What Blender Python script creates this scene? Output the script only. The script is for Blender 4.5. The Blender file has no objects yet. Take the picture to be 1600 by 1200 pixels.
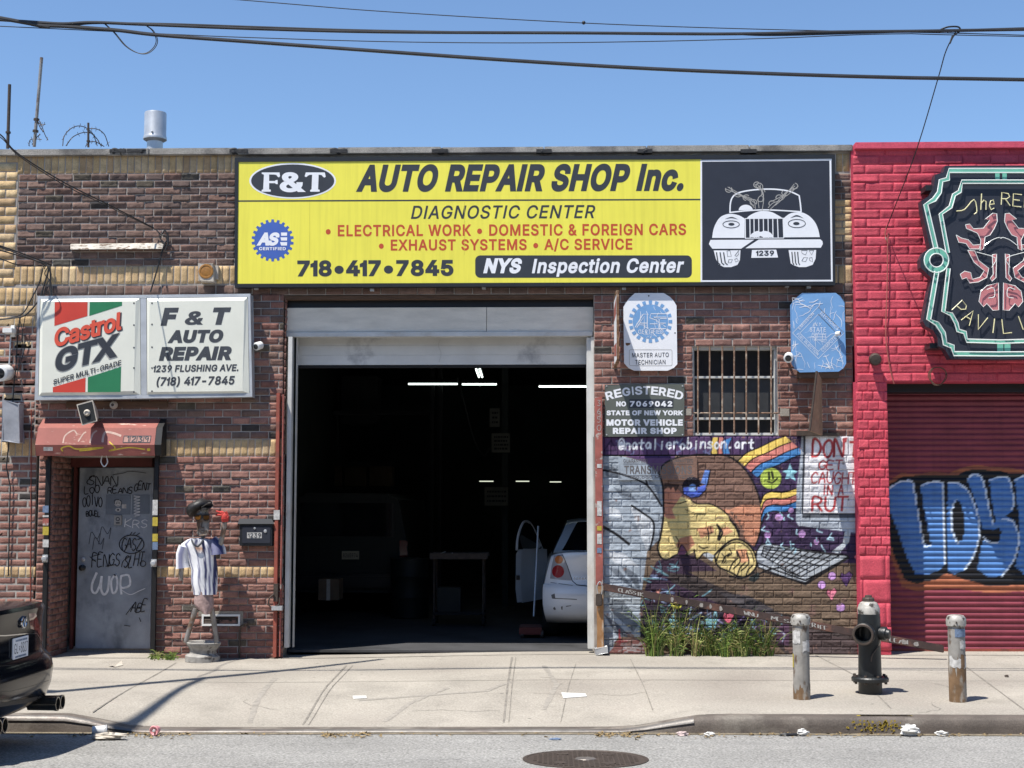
import bpy, bmesh, math, random
import numpy as np
import mathutils
from mathutils import Vector, Matrix
from mathutils.geometry import tessellate_polygon
from mathutils.bvhtree import BVHTree

C = bpy.context.scene.collection
R = math.radians
random.seed(7)
RNG = np.random.default_rng(11)

# ---------------------------------------------------------------- camera
FPX = 2219.0
YAW, PITCH = R(1.4), math.atan(189 / FPX)
CAM = np.array((0.0, -16.0, 1.65))
cd = bpy.data.cameras.new('camera')
cam = bpy.data.objects.new('camera', cd)
C.objects.link(cam)
cam.location = CAM
cam.rotation_euler = (math.pi / 2 + PITCH, 0, YAW)
cd.sensor_width = 36
cd.lens = FPX / 1600 * 36
cd.clip_end = 2000
cd.clip_start = 0.1
bpy.context.scene.camera = cam

# ---------------------------------------------------------------- sky, sun, exposure
SUN = Vector((-0.34, -0.31, 1.0)).normalized()          # towards the sun
W = bpy.data.worlds.new('World')
bpy.context.scene.world = W
W.use_nodes = True
nt = W.node_tree
sky = nt.nodes.new('ShaderNodeTexSky')
sky.sky_type = 'NISHITA'
sky.sun_disc = False
sky.sun_elevation = math.asin(SUN.z)
sky.sun_rotation = math.atan2(SUN.x, SUN.y) % (2 * math.pi)
sky.air_density = 1.0
sky.dust_density = 0.0
sky.ozone_density = 6.0
bg = nt.nodes['Background']
nt.links.new(sky.outputs[0], bg.inputs[0])
bg.inputs[1].default_value = 0.11
sl = bpy.data.lights.new('sun', 'SUN')
sun = bpy.data.objects.new('sun', sl)
C.objects.link(sun)
sl.energy = 5.0
sl.angle = R(0.53)
sl.color = (1.0, 0.955, 0.88)
sun.rotation_euler = SUN.to_track_quat('Z', 'Y').to_euler()
sun.location = (-4, -6, 14)
vs = bpy.context.scene.view_settings
vs.view_transform = 'Standard'
vs.look = 'None'
vs.exposure = 0.62
vs.gamma = 1.0

# ---------------------------------------------------------------- picture point -> place
_fw = np.array((-math.sin(YAW) * math.cos(PITCH), math.cos(YAW) * math.cos(PITCH), math.sin(PITCH)))
_rt = np.array((math.cos(YAW), math.sin(YAW), 0.0))
_up = np.cross(_rt, _fw)

def ray(px, py):
    return _rt * ((px - 800) / FPX) + _up * ((600 - py) / FPX) + _fw

def P(px, py, Y=0.0):
    d = ray(px, py)
    return Vector(CAM + d * ((Y - CAM[1]) / d[1]))

def X(px, py=700, Y=0.0): return P(px, py, Y).x
def Z(py, px=700, Y=0.0): return P(px, py, Y).z

def project(v):
    d = np.asarray(v) - CAM
    k = d @ _fw
    return 800 + FPX * (d @ _rt) / k, 600 - FPX * (d @ _up) / k

def sst(a, b, x):
    t = min(1, max(0, (x - a) / (b - a)))
    return t * t * (3 - 2 * t)

# ground heights
KY = -4.14
def z0(x): return -0.055 * (1 - sst(-3.2, 0.6, x))
def drop(x): return sst(-4.05, -3.35, x) * (1 - sst(0.55, 1.4, x))
def zs(x, Y):
    z = z0(x) * (1 - .75 * sst(.4, 3.8, -Y)) + 0.02 * min(Y, 0) - drop(x) * 0.112 * sst(2.2, 4.1, -Y)
    return z
def zr(x, Y): return -0.212 + z0(x) * .25 + 0.034 * min(max(KY - Y, 0), 6)

def G(px, py, fn=zs):
    z = 0.0
    for _ in range(12):
        d = ray(px, py)
        t = (z - CAM[2]) / d[2]
        p = CAM + d * t
        z = fn(p[0], p[1])
    return Vector((p[0], p[1], z))

# ---------------------------------------------------------------- colours and materials
def lin(c): return c / 12.92 if c <= 0.04045 else ((c + 0.055) / 1.055) ** 2.4
def c8(r, g, b, k=1.0): return (lin(r / 255) * k, lin(g / 255) * k, lin(b / 255) * k)

def _nodes(name):
    m = bpy.data.materials.new(name)
    m.use_nodes = True
    t = m.node_tree
    return m, t, t.nodes['Principled BSDF']

def _noise(t, scale, detail=5, stretch=None, co='Object', rough=0.6):
    tc = t.nodes.new('ShaderNodeTexCoord')
    n = t.nodes.new('ShaderNodeTexNoise')
    n.inputs['Scale'].default_value = scale
    n.inputs['Detail'].default_value = detail
    n.inputs['Roughness'].default_value = rough
    if stretch:
        mp = t.nodes.new('ShaderNodeMapping')
        mp.inputs['Scale'].default_value = stretch
        t.links.new(tc.outputs[co], mp.inputs[0])
        t.links.new(mp.outputs[0], n.inputs[0])
    else:
        t.links.new(tc.outputs[co], n.inputs[0])
    return n

def _range(t, src, a, b, lo, hi):
    r = t.nodes.new('ShaderNodeMapRange')
    r.inputs[1].default_value = a
    r.inputs[2].default_value = b
    r.inputs[3].default_value = lo
    r.inputs[4].default_value = hi
    t.links.new(src, r.inputs[0])
    return r.outputs[0]

def _mix(t, fac, a, b, mode='MIX'):
    m = t.nodes.new('ShaderNodeMix')
    m.data_type = 'RGBA'
    m.blend_type = mode
    for s, v in ((0, fac), (6, a), (7, b)):
        if isinstance(v, (int, float)): m.inputs[s].default_value = v
        elif isinstance(v, tuple): m.inputs[s].default_value = (*v[:3], 1)
        else: t.links.new(v, m.inputs[s])
    return m.outputs[2]

def M(name, col, rough=0.6, metal=0.0, var=0.15, scale=6, bump=0.0, bscale=60, spec=0.4,
      col2=None, s2=3, lo=0.5, hi=0.62, st2=None, attr=False, coat=0.0, stretch=None, emit=None,
      fine=0.0, fscale=150, spots=None, streak=0.0):
    m, t, b = _nodes(name)
    b.inputs['Roughness'].default_value = rough
    b.inputs['Metallic'].default_value = metal
    b.inputs['Specular IOR Level'].default_value = spec
    b.inputs['Coat Weight'].default_value = coat
    b.inputs['Coat Roughness'].default_value = 0.05
    if attr:
        a = t.nodes.new('ShaderNodeAttribute')
        a.attribute_name = 'col'
        src = a.outputs[0]
    else:
        src = tuple(col)
    if col2 is not None:
        n = _noise(t, s2, 6, st2)
        src = _mix(t, _range(t, n.outputs[0], lo, hi, 0, 1), src, tuple(col2))
    if var:
        n = _noise(t, scale, 5, stretch)
        v = _range(t, n.outputs[0], 0.28, 0.72, 1 - var, 1 + var * 0.6)
        src = _mix(t, 1.0, src, v, 'MULTIPLY')
    if spots:
        tc = t.nodes.new('ShaderNodeTexCoord'); vo = t.nodes.new('ShaderNodeTexVoronoi')
        vo.inputs['Scale'].default_value = spots[0]
        t.links.new(tc.outputs['Object'], vo.inputs['Vector'])
        src = _mix(t, _range(t, vo.outputs['Distance'], spots[1] * .6, spots[1], spots[2], 0), src, (0.05, 0.047, 0.043))
    if streak:
        n = _noise(t, 1.0, 4, (22, 22, .9))
        src = _mix(t, 1.0, src, _range(t, n.outputs[0], .45, .75, 1, 1 - streak), 'MULTIPLY')
    if fine:
        n = _noise(t, fscale, 2)
        v = _range(t, n.outputs[0], 0.3, 0.7, 1 - fine, 1 + fine)
        src = _mix(t, 1.0, src, v, 'MULTIPLY')
    if isinstance(src, tuple): b.inputs['Base Color'].default_value = (*src[:3], 1)
    else: t.links.new(src, b.inputs['Base Color'])
    if bump:
        n = _noise(t, bscale, 4, stretch)
        bp = t.nodes.new('ShaderNodeBump')
        bp.inputs['Strength'].default_value = bump
        bp.inputs['Distance'].default_value = 0.01
        t.links.new(n.outputs[0], bp.inputs['Height'])
        t.links.new(bp.outputs[0], b.inputs['Normal'])
    if emit:
        b.inputs['Emission Color'].default_value = (*emit[:3], 1)
        b.inputs['Emission Strength'].default_value = emit[3]
    return m

mt = {}
mt['brick'] = M('brick', None, 0.92, var=0.30, scale=9, bump=0.45, bscale=70, attr=True, spec=0.15, fine=0.22, fscale=110)
mt['mortar'] = M('mortar', (0.42, 0.38, 0.34), 0.95, var=0.35, scale=4, bump=0.3, spec=0.1, col2=(0.25, 0.22, 0.20), s2=1.2)
mt['mural'] = M('mural_paint', None, 0.8, var=0.24, scale=9, bump=0.3, bscale=90, attr=True, spec=0.25, fine=0.10, fscale=120)
mt['pink'] = M('pink_paint', None, 0.7, var=0.2, scale=5, bump=0.5, bscale=60, streak=.12, fine=.12, fscale=80, attr=True, spec=0.3)
mt['shutter'] = M('shutter_paint', None, 0.55, streak=.15, var=0.26, scale=3, bump=0.05, attr=True, spec=0.35, stretch=(1, 1, 5))
mt['coping'] = M('coping_stone', (0.33, 0.31, 0.28), 0.95, var=0.3, scale=4, bump=0.7, bscale=90, col2=(0.17, 0.16, 0.15), s2=2.2, fine=0.35, fscale=120)
mt['tar'] = M('tar', (0.025, 0.025, 0.027), 0.7, var=0.4, bump=0.8, bscale=30)
mt['concrete'] = M('concrete', (0.345, 0.315, 0.27), 0.93, var=0.24, scale=1.6, bump=0.25, bscale=140, col2=(0.24, 0.215, 0.185), s2=0.8, lo=0.48, hi=0.68, fine=0.2, fscale=60, spec=0.2, spots=(2.6, .055, .6))
mt['concrete_old'] = M('old_concrete', (0.29, 0.26, 0.22), 0.93, var=0.25, scale=2, bump=0.3, bscale=90, fine=0.2, fscale=90)
mt['joint'] = M('joint', (0.215, 0.195, 0.168), 0.95, var=0.4, scale=12)
mt['asphalt'] = M('asphalt', (0.275, 0.268, 0.252), 0.9, var=0.2, scale=0.8, bump=0.7, bscale=160, col2=(0.20, 0.196, 0.188), s2=0.7, lo=0.55, hi=0.75, fine=0.5, fscale=55, spec=0.25, st2=(0.5, 2, 1), spots=(3.3, .045, .55))
mt['kerb'] = M('kerb_stone', (0.115, 0.095, 0.08), 0.7, var=0.35, scale=3, bump=0.3, bscale=50, col2=(0.21, 0.185, 0.155), s2=2.0, fine=0.2, fscale=90)
mt['kerb_steel'] = M('kerb_steel', (0.20, 0.185, 0.17), 0.5, 0.4, var=0.4, scale=4, col2=(0.13, 0.11, 0.10), s2=3, st2=(1, 6, 6), bump=0.2)
mt['dirt'] = M('gutter_dirt', (0.20, 0.165, 0.115), 0.98, var=0.5, scale=9, bump=1.0, bscale=60, fine=0.4, fscale=120)
mt['white'] = M('white_paint', (0.74, 0.74, 0.72), 0.5, var=0.08)
mt['offwhite'] = M('offwhite_plastic', (0.72, 0.72, 0.63), 0.35, var=0.06, scale=2, spec=0.45)
mt['yellow'] = M('yellow_vinyl', (0.82, 0.745, 0.09), 0.45, var=0.09, scale=.9, streak=.10, spec=0.4)
mt['black'] = M('black_paint', (0.018, 0.020, 0.024), 0.45, var=0.2)
mt['signblack'] = M('sign_black', (0.030, 0.033, 0.045), 0.4, var=0.1)
mt['ink'] = M('ink', (0.035, 0.040, 0.050), 0.5, var=0.12)
mt['inkgrey'] = M('grey_ink', (0.055, 0.06, 0.07), 0.5, var=0.2)
mt['signwhite'] = M('sign_white', (0.78, 0.79, 0.82), 0.4, var=0.05)
mt['orange'] = M('red_orange_ink', (0.50, 0.075, 0.028), 0.5, var=0.08)
mt['blue'] = M('blue_ink', (0.055, 0.12, 0.42), 0.5, var=0.06)
mt['grey'] = M('grey_ink_light', (0.36, 0.35, 0.33), 0.5, var=0.15)
mt['red'] = M('red_ink', (0.56, 0.06, 0.04), 0.4, var=0.08)
mt['redlite'] = M('red_emboss', (0.66, 0.10, 0.06), 0.3, var=0.05)
mt['green'] = M('green_ink', (0.03, 0.19, 0.085), 0.4, var=0.1)
mt['alu'] = M('aluminium', (0.50, 0.52, 0.54), 0.45, 0.3, var=0.2, scale=5, bump=0.05)
mt['steel'] = M('galvanised', (0.55, 0.56, 0.57), 0.42, 0.55, var=0.2, scale=7)
mt['rust'] = M('rusty_steel', (0.17, 0.085, 0.045), 0.85, var=0.4, scale=12, bump=0.4, bscale=80, col2=(0.35, 0.24, 0.16), s2=9)
mt['rustbar'] = M('rust_bar', (0.20, 0.12, 0.08), 0.85, var=0.4, scale=20, col2=(0.40, 0.32, 0.25), s2=14)
mt['redpaint'] = M('worn_red_paint', (0.30, 0.075, 0.05), 0.6, var=0.25, scale=6, col2=(0.20, 0.07, 0.05), s2=7, bump=0.2)
mt['hood'] = M('hood_paint', (0.30, 0.095, 0.075), 0.6, var=0.2, scale=4, col2=(0.60, 0.42, 0.34), s2=6, lo=0.62, hi=0.72, st2=(1, 3, 3), bump=0.1)
mt['redfade'] = M('faded_red_paint', (0.33, 0.10, 0.08), 0.65, var=0.3, scale=8, col2=(0.42, 0.36, 0.32), s2=11, lo=0.6, hi=0.66)
mt['framegrey'] = M('frame_paint', (0.56, 0.56, 0.54), 0.6, var=0.2, scale=3, bump=0.1, col2=(0.40, 0.36, 0.31), s2=2, lo=0.55, hi=0.75)
mt['board'] = M('header_board', (0.72, 0.67, 0.58), 0.75, var=0.16, scale=3, bump=0.4, bscale=40, stretch=(1, 1, 4))
mt['panel'] = M('door_panel', (0.62, 0.62, 0.60), 0.5, var=0.14, scale=2, bump=0.06, col2=(0.27, 0.27, 0.28), s2=2.5, lo=0.6, hi=0.75)
mt['wood'] = M('old_wood', (0.12, 0.07, 0.045), 0.85, var=0.4, scale=5, stretch=(1, 6, 12), bump=0.5)
mt['plank'] = M('peeling_white_wood', (0.58, 0.54, 0.47), 0.85, var=0.4, scale=9, col2=(0.20, 0.14, 0.10), s2=12, lo=0.52, hi=0.60, st2=(1, 3, 4), bump=0.3)
mt['doorblue'] = M('door_paint', (0.29, 0.325, 0.365), 0.55, var=0.3, scale=3, col2=(0.15, 0.175, 0.21), s2=2.6, lo=0.53, hi=0.70, bump=0.08, st2=(1.5, 1, 1))
mt['doorred'] = M('door_frame_red', (0.10, 0.022, 0.018), 0.6, var=0.3)
mt['glass'] = M('window_glass', (0.02, 0.022, 0.025), 0.06, var=0.0, spec=0.6)
mt['screen'] = M('window_screen', (0.045, 0.047, 0.05), 0.3, var=0.3, scale=5)
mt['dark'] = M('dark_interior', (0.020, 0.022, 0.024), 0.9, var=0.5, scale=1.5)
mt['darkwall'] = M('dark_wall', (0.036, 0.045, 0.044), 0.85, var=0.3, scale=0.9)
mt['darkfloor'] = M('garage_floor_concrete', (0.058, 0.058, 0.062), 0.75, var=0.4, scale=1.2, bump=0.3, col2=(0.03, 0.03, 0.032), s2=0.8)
mt['rubber'] = M('rubber', (0.014, 0.014, 0.015), 0.8, var=0.3, bump=0.3)
mt['chrome'] = M('chrome', (0.65, 0.66, 0.68), 0.15, 1.0, var=0.05)
mt['carblack'] = M('black_car_paint', (0.006, 0.007, 0.010), 0.14, var=0.0, spec=0.28, coat=0.0)
mt['carwhite'] = M('pearl_car_paint', (0.78, 0.79, 0.80), 0.3, var=0.06, scale=2, coat=0.8, spec=0.5)
mt['carglass'] = M('car_glass', (0.008, 0.010, 0.012), 0.05, var=0.0, spec=0.7)
mt['cartrim'] = M('black_trim', (0.012, 0.012, 0.013), 0.45, var=0.2)
mt['lampred'] = M('tail_lamp_red', (0.30, 0.02, 0.025), 0.18, var=0.1, coat=0.7)
mt['lampdark'] = M('tail_lamp_dark', (0.13, 0.008, 0.010), 0.12, var=0.0, coat=1.0)
mt['lamporange'] = M('lamp_orange', (0.48, 0.15, 0.05), 0.2, var=0.1, coat=0.7)
mt['lampclear'] = M('lamp_clear', (0.50, 0.50, 0.53), 0.15, 0.3, var=0.1, coat=0.8)
mt['wire'] = M('cable_black', (0.02, 0.02, 0.022), 0.55, var=0.3, scale=30)
mt['wirehi'] = M('cable_wrap', (0.035, 0.035, 0.038), 0.45, var=0.7, scale=14, stretch=(0.3, 8, 8))
mt['hydrant'] = M('hydrant_black', (0.012, 0.014, 0.015), 0.42, var=0.3, scale=12, bump=0.3, bscale=50, spec=0.5)
mt['silver'] = M('silver_paint', (0.42, 0.40, 0.36), 0.5, 0.2, var=0.35, scale=14, col2=(0.08, 0.07, 0.06), s2=16, lo=0.54, hi=0.62)
mt['bollard'] = M('bollard_grey', (0.31, 0.295, 0.27), 0.6, 0.15, var=0.3, scale=8, col2=(0.13, 0.085, 0.055), s2=9, lo=0.54, hi=0.64, streak=.3, st2=(1.4, 1.4, 0.6), bump=0.15)
mt['bollardrust'] = M('bollard_rust', (0.19, 0.115, 0.06), 0.8, var=0.4, scale=10, col2=(0.30, 0.27, 0.23), s2=8, lo=0.5, hi=0.6, st2=(1.5, 1.5, 0.5), bump=0.2)
mt['paper'] = M('paper', (0.58, 0.57, 0.54), 0.8, var=0.1, bump=0.3, bscale=20)
mt['sticker'] = M('sticker', (0.52, 0.51, 0.49), 0.6, var=0.45, scale=30)
mt['stickery'] = M('yellow_sticker', (0.46, 0.36, 0.05), 0.6, var=0.25, scale=40)
mt['stickerb'] = M('blue_sticker', (0.15, 0.21, 0.32), 0.6, var=0.4, scale=50)
mt['pinkplastic'] = M('pink_plastic', (0.72, 0.32, 0.34), 0.35, var=0.15)
mt['clearplastic'] = M('cloudy_plastic', (0.62, 0.63, 0.64), 0.25, var=0.15)
mt['iron'] = M('cast_iron', (0.085, 0.066, 0.055), 0.6, 0.4, var=0.3, scale=14, bump=0.3)
mt['leaf'] = M('dry_leaf', (0.24, 0.17, 0.08), 0.85, var=0.4, scale=30)
mt['weed'] = M('weed_green', None, 0.6, var=0.2, attr=True, spec=0.3)
mt['spraywhite'] = M('white_spray', (0.74, 0.75, 0.76), 0.7, var=0.25, scale=20)
mt['spraygrey'] = M('grey_spray', (0.27, 0.29, 0.32), 0.7, var=0.25, scale=20)
mt['sprayblack'] = M('black_marker', (0.012, 0.012, 0.015), 0.6, var=0.3, scale=20)
mt['sprayyellow'] = M('yellow_spray', (0.62, 0.45, 0.05), 0.7, var=0.25, scale=25)
mt['sign_blue'] = M('faded_blue_vinyl', (0.17, 0.34, 0.60), 0.45, var=0.16, scale=3)
mt['signgreen'] = M('grey_green_plate', (0.105, 0.115, 0.10), 0.55, var=0.12)
mt['mint'] = M('mint_paint', (0.16, 0.46, 0.36), 0.45, var=0.15)
mt['neonpink'] = M('pink_sign_paint', (0.52, 0.19, 0.20), 0.45, var=0.12)
mt['tube'] = M('unlit_neon_glass', (0.78, 0.80, 0.76), 0.12, var=0.0, spec=0.6)
mt['tubey'] = M('pale_yellow_neon_glass', (0.80, 0.74, 0.42), 0.15, var=0.0, spec=0.6)
mt['beige'] = M('beige_plastic', (0.50, 0.45, 0.38), 0.55, var=0.2, scale=12)
mt['amber'] = M('amber_lens', (0.34, 0.16, 0.04), 0.4, var=0.35, scale=20)
mt['pipe'] = M('exhaust_pipe', (0.30, 0.28, 0.26), 0.5, 0.5, var=0.3, scale=12, col2=(0.20, 0.13, 0.09), s2=8)
mt['rim'] = M('chalky_rim', (0.30, 0.285, 0.26), 0.7, var=0.4, scale=12, col2=(0.08, 0.07, 0.065), s2=9, lo=0.55, hi=0.62)
mt['cloth'] = M('shirt_cloth', None, 0.9, var=0.12, attr=True, bump=0.2, bscale=40)
mt['pinkcloth'] = M('faded_pink_cloth', (0.38, 0.27, 0.25), 0.95, var=0.4, scale=18, bump=0.6, bscale=30)
mt['redcloth'] = M('red_glove_cloth', (0.50, 0.055, 0.045), 0.8, var=0.2)
mt['capcloth'] = M('black_leather', (0.022, 0.02, 0.02), 0.5, var=0.4, bump=0.4, bscale=30)
mt['lens'] = M('amber_goggle_lens', (0.14, 0.06, 0.015), 0.1, var=0.2, coat=1.0)
mt['tubelight'] = M('fluorescent_tube', (0.8, 0.8, 0.8), 0.5, var=0.0, emit=(0.85, 1.0, 0.92, 2.6))
mt['dimlight'] = M('dim_tube', (0.5, 0.5, 0.5), 0.5, var=0.0, emit=(0.95, 1.0, 0.8, 0.6))
mt['cardboard'] = M('cardboard', (0.16, 0.11, 0.07), 0.9, var=0.2)
mt['vanpaint'] = M('dull_dark_paint', (0.008, 0.012, 0.011), 0.6, var=0.3)
mt['toolred'] = M('tool_red', (0.13, 0.02, 0.018), 0.4, var=0.2)
mt['scuff'] = M('tyre_scuff', (0.285, 0.26, 0.225), 0.9, var=0.3, scale=20)
mt['sprayhood'] = M('thin_white_spray', (0.52, 0.36, 0.30), 0.7, var=0.3, scale=14)
mt['yellowseam'] = M('vinyl_seam', (0.62, 0.55, 0.07), 0.5)
mt['mortar_wide'] = M('pale_mortar', (0.36, 0.33, 0.30), 0.95, var=0.3, scale=5, bump=0.3, spec=0.1)
mt['kerbyellow'] = M('worn_kerb_paint', (0.36, 0.26, 0.035), 0.8, var=0.4, scale=40)
mt['scuffmark'] = M('bumper_scuff', (0.16, 0.155, 0.15), 0.7, var=0.3, scale=40)
mt['sticker_dull'] = M('weathered_sticker', (0.30, 0.28, 0.26), 0.7, var=0.4, scale=40)

# ---------------------------------------------------------------- objects
ORG = {}

def tag(o, label=None, cat=None, group=None, kind=None):
    if label: o['label'] = label
    if cat: o['category'] = cat
    if group: o['group'] = group
    if kind: o['kind'] = kind
    return o

def thing(name, loc, label, cat, group=None):
    o = bpy.data.objects.new(name, None)
    o.empty_display_size = 0.1
    C.objects.link(o)
    o.location = loc
    ORG[o.name] = Vector(loc)
    return tag(o, label, cat, group)

def link_mesh(name, me, parent, mat, org=None):
    o = bpy.data.objects.new(name, me)
    if mat is not None and not me.materials: me.materials.append(mat)
    C.objects.link(o)
    if parent is not None:
        o.parent = parent
        ORG[o.name] = ORG[parent.name]
    else:
        o.location = org
        ORG[o.name] = Vector(org)
    return o

def _origin(V, parent):
    if parent is not None: return np.array(ORG[parent.name])
    lo, hi = V.min(0), V.max(0)
    return np.array(((lo[0] + hi[0]) / 2, (lo[1] + hi[1]) / 2, lo[2]))

def build_np(name, V, Q, mat, parent=None, col=None, smooth=False):
    V = np.asarray(V, float)
    Q = np.asarray(Q, int)
    org = _origin(V, parent)
    me = bpy.data.meshes.new(name)
    k = Q.shape[1]
    me.vertices.add(len(V)); me.vertices.foreach_set('co', (V - org).astype(np.float32).ravel())
    me.loops.add(Q.size); me.loops.foreach_set('vertex_index', Q.astype(np.int32).ravel())
    me.polygons.add(len(Q))
    me.polygons.foreach_set('loop_start', np.arange(0, Q.size, k, dtype=np.int32))
    me.polygons.foreach_set('loop_total', np.full(len(Q), k, dtype=np.int32))
    if smooth: me.polygons.foreach_set('use_smooth', np.ones(len(Q), bool))
    me.update(calc_edges=True)
    if col is not None:
        a = me.attributes.new('col', 'FLOAT_COLOR', 'POINT')
        c = np.ones((len(V), 4), np.float32); c[:, :3] = col
        a.data.foreach_set('color', c.ravel())
    return link_mesh(name, me, parent, mat, org)

class MB:
    def __init__(s): s.v, s.f, s.c = [], [], []
    def add(s, vs, fs, col=None):
        n = len(s.v)
        s.v += [tuple(v) for v in vs]
        s.f += [tuple(i + n for i in f) for f in fs]
        if col is not None: s.c += [col] * len(vs)
        return s
    def box(s, a, b, col=None):
        x0, y0, z0_, x1, y1, z1 = min(a[0], b[0]), min(a[1], b[1]), min(a[2], b[2]), max(a[0], b[0]), max(a[1], b[1]), max(a[2], b[2])
        return s.add([(x0, y0, z0_), (x1, y0, z0_), (x1, y1, z0_), (x0, y1, z0_), (x0, y0, z1), (x1, y0, z1), (x1, y1, z1), (x0, y1, z1)],
                     [(0, 3, 2, 1), (4, 5, 6, 7), (0, 1, 5, 4), (1, 2, 6, 5), (2, 3, 7, 6), (3, 0, 4, 7)], col)
    def pbox(s, x0, y0, x1, y1, Yf, Yb, col=None):          # box from a picture rectangle at depth Yf
        a = P(x0, y1, Yf); b = P(x1, y0, Yf)
        return s.box((a.x, Yf, a.z), (b.x, Yb, b.z), col)
    def hexa(s, p8, col=None):
        return s.add(p8, [(0, 3, 2, 1), (4, 5, 6, 7), (0, 1, 5, 4), (1, 2, 6, 5), (2, 3, 7, 6), (3, 0, 4, 7)], col)
    def tube(s, pts, r, n=8, caps=True, col=None, flat=1.0):
        pts = [Vector(p) for p in pts]
        rs = r if isinstance(r, (list, tuple)) else [r] * len(pts)
        ref = None; rings = []
        for i, p in enumerate(pts):
            d = (pts[min(i + 1, len(pts) - 1)] - pts[max(i - 1, 0)]).normalized()
            if ref is None:
                ref = d.orthogonal().normalized()
            ref = (ref - d * ref.dot(d)).normalized()
            bi = d.cross(ref)
            rings.append([p + (ref * math.cos(2 * math.pi * k / n) + bi * math.sin(2 * math.pi * k / n) * flat) * rs[i] for k in range(n)])
        vs = [v for g in rings for v in g]
        fs = [(i * n + k, i * n + (k + 1) % n, (i + 1) * n + (k + 1) % n, (i + 1) * n + k) for i in range(len(pts) - 1) for k in range(n)]
        if caps:
            fs.append(tuple(range(n - 1, -1, -1))); fs.append(tuple((len(pts) - 1) * n + k for k in range(n)))
        return s.add(vs, fs, col)
    def lathe(s, prof, o=(0, 0, 0), axis=(0, 0, 1), n=24, col=None, cap=True):
        ax = Vector(axis).normalized(); u = ax.orthogonal().normalized(); w = ax.cross(u); o = Vector(o)
        vs = [o + ax * h + (u * math.cos(2 * math.pi * k / n) + w * math.sin(2 * math.pi * k / n)) * max(r, 1e-4) for r, h in prof for k in range(n)]
        fs = [(i * n + k, i * n + (k + 1) % n, (i + 1) * n + (k + 1) % n, (i + 1) * n + k) for i in range(len(prof) - 1) for k in range(n)]
        if cap: fs.append(tuple(range(n - 1, -1, -1))); fs.append(tuple((len(prof) - 1) * n + k for k in range(n)))
        return s.add(vs, fs, col)
    def prism(s, front, back, col=None):                    # two rings of points, same order
        n = len(front)
        fs = [(i, (i + 1) % n, n + (i + 1) % n, n + i) for i in range(n)]
        for t in tessellate_polygon([[Vector(p) for p in front]]): fs.append(tuple(t))
        for t in tessellate_polygon([[Vector(p) for p in back]]): fs.append(tuple(n + i for i in reversed(t)))
        return s.add(list(front) + list(back), fs, col)
    def plate(s, pts, Yf, Yb, col=None):                    # picture outline pushed back into a slab
        f = [P(x, y, Yf) for x, y in pts]
        return s.prism(f, [Vector((v.x, Yb, v.z)) for v in f], col)
    def ball(s, c, r, n=12, sq=(1, 1, 1), col=None):
        prof = [(math.sin(math.pi * i / n), -math.cos(math.pi * i / n)) for i in range(n + 1)]
        c = Vector(c)
        vs = [c + Vector((math.cos(2 * math.pi * k / n) * a * sq[0], math.sin(2 * math.pi * k / n) * a * sq[1], h * sq[2])) * r for a, h in prof for k in range(n)]
        fs = [(i * n + k, i * n + (k + 1) % n, (i + 1) * n + (k + 1) % n, (i + 1) * n + k) for i in range(n) for k in range(n)]
        return s.add(vs, fs, col)
    def xf(s, m):
        s.v = [tuple(m @ Vector(v)) for v in s.v]; return s
    def build(s, name, mat, parent=None, smooth=False, bevel=0.0, org=None):
        V = np.array(s.v, float)
        o_ = _origin(V, parent) if org is None else np.array(org)
        me = bpy.data.meshes.new(name)
        me.from_pydata([tuple(v) for v in V - o_], [], s.f)
        if s.c:
            a = me.attributes.new('col', 'FLOAT_COLOR', 'POINT')
            c = np.ones((len(V), 4), np.float32); c[:, :3] = np.array(s.c)
            a.data.foreach_set('color', c.ravel())
        if bevel or smooth:
            bm = bmesh.new(); bm.from_mesh(me)
            if bevel:
                bmesh.ops.bevel(bm, geom=[e for e in bm.edges if len(e.link_faces) == 2 and e.calc_face_angle(0) > 0.6], offset=bevel, segments=2, affect='EDGES', clamp_overlap=True)
            if smooth:
                for f in bm.faces: f.smooth = True
                for e in bm.edges:
                    if len(e.link_faces) == 2 and e.calc_face_angle(0) > 0.7: e.smooth = False
            bmesh.ops.recalc_face_normals(bm, faces=bm.faces)
            bm.to_mesh(me); bm.free()
        me.update()
        return link_mesh(name, me, parent, mat, o_)

def catmull(pts, k=6):
    pts = [Vector(p) for p in pts]
    if len(pts) < 3: return pts
    out = []
    q = [pts[0] * 2 - pts[1]] + pts + [pts[-1] * 2 - pts[-2]]
    for i in range(1, len(q) - 2):
        for j in range(k):
            t = j / k
            a, b, c, d = q[i - 1], q[i], q[i + 1], q[i + 2]
            out.append(0.5 * ((2 * b) + (c - a) * t + (2 * a - 5 * b + 4 * c - d) * t * t + (3 * b - a - 3 * c + d) * t ** 3))
    out.append(pts[-1])
    return out

def cat2(pts, k=6): return [(v.x, v.y) for v in catmull([(a, b, 0) for a, b in pts], k)]

def copy_tree(o, parent=None):
    c = o.copy(); C.objects.link(c)
    if parent is not None: c.parent = parent
    for ch in list(o.children): copy_tree(ch, c)
    return c

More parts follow.
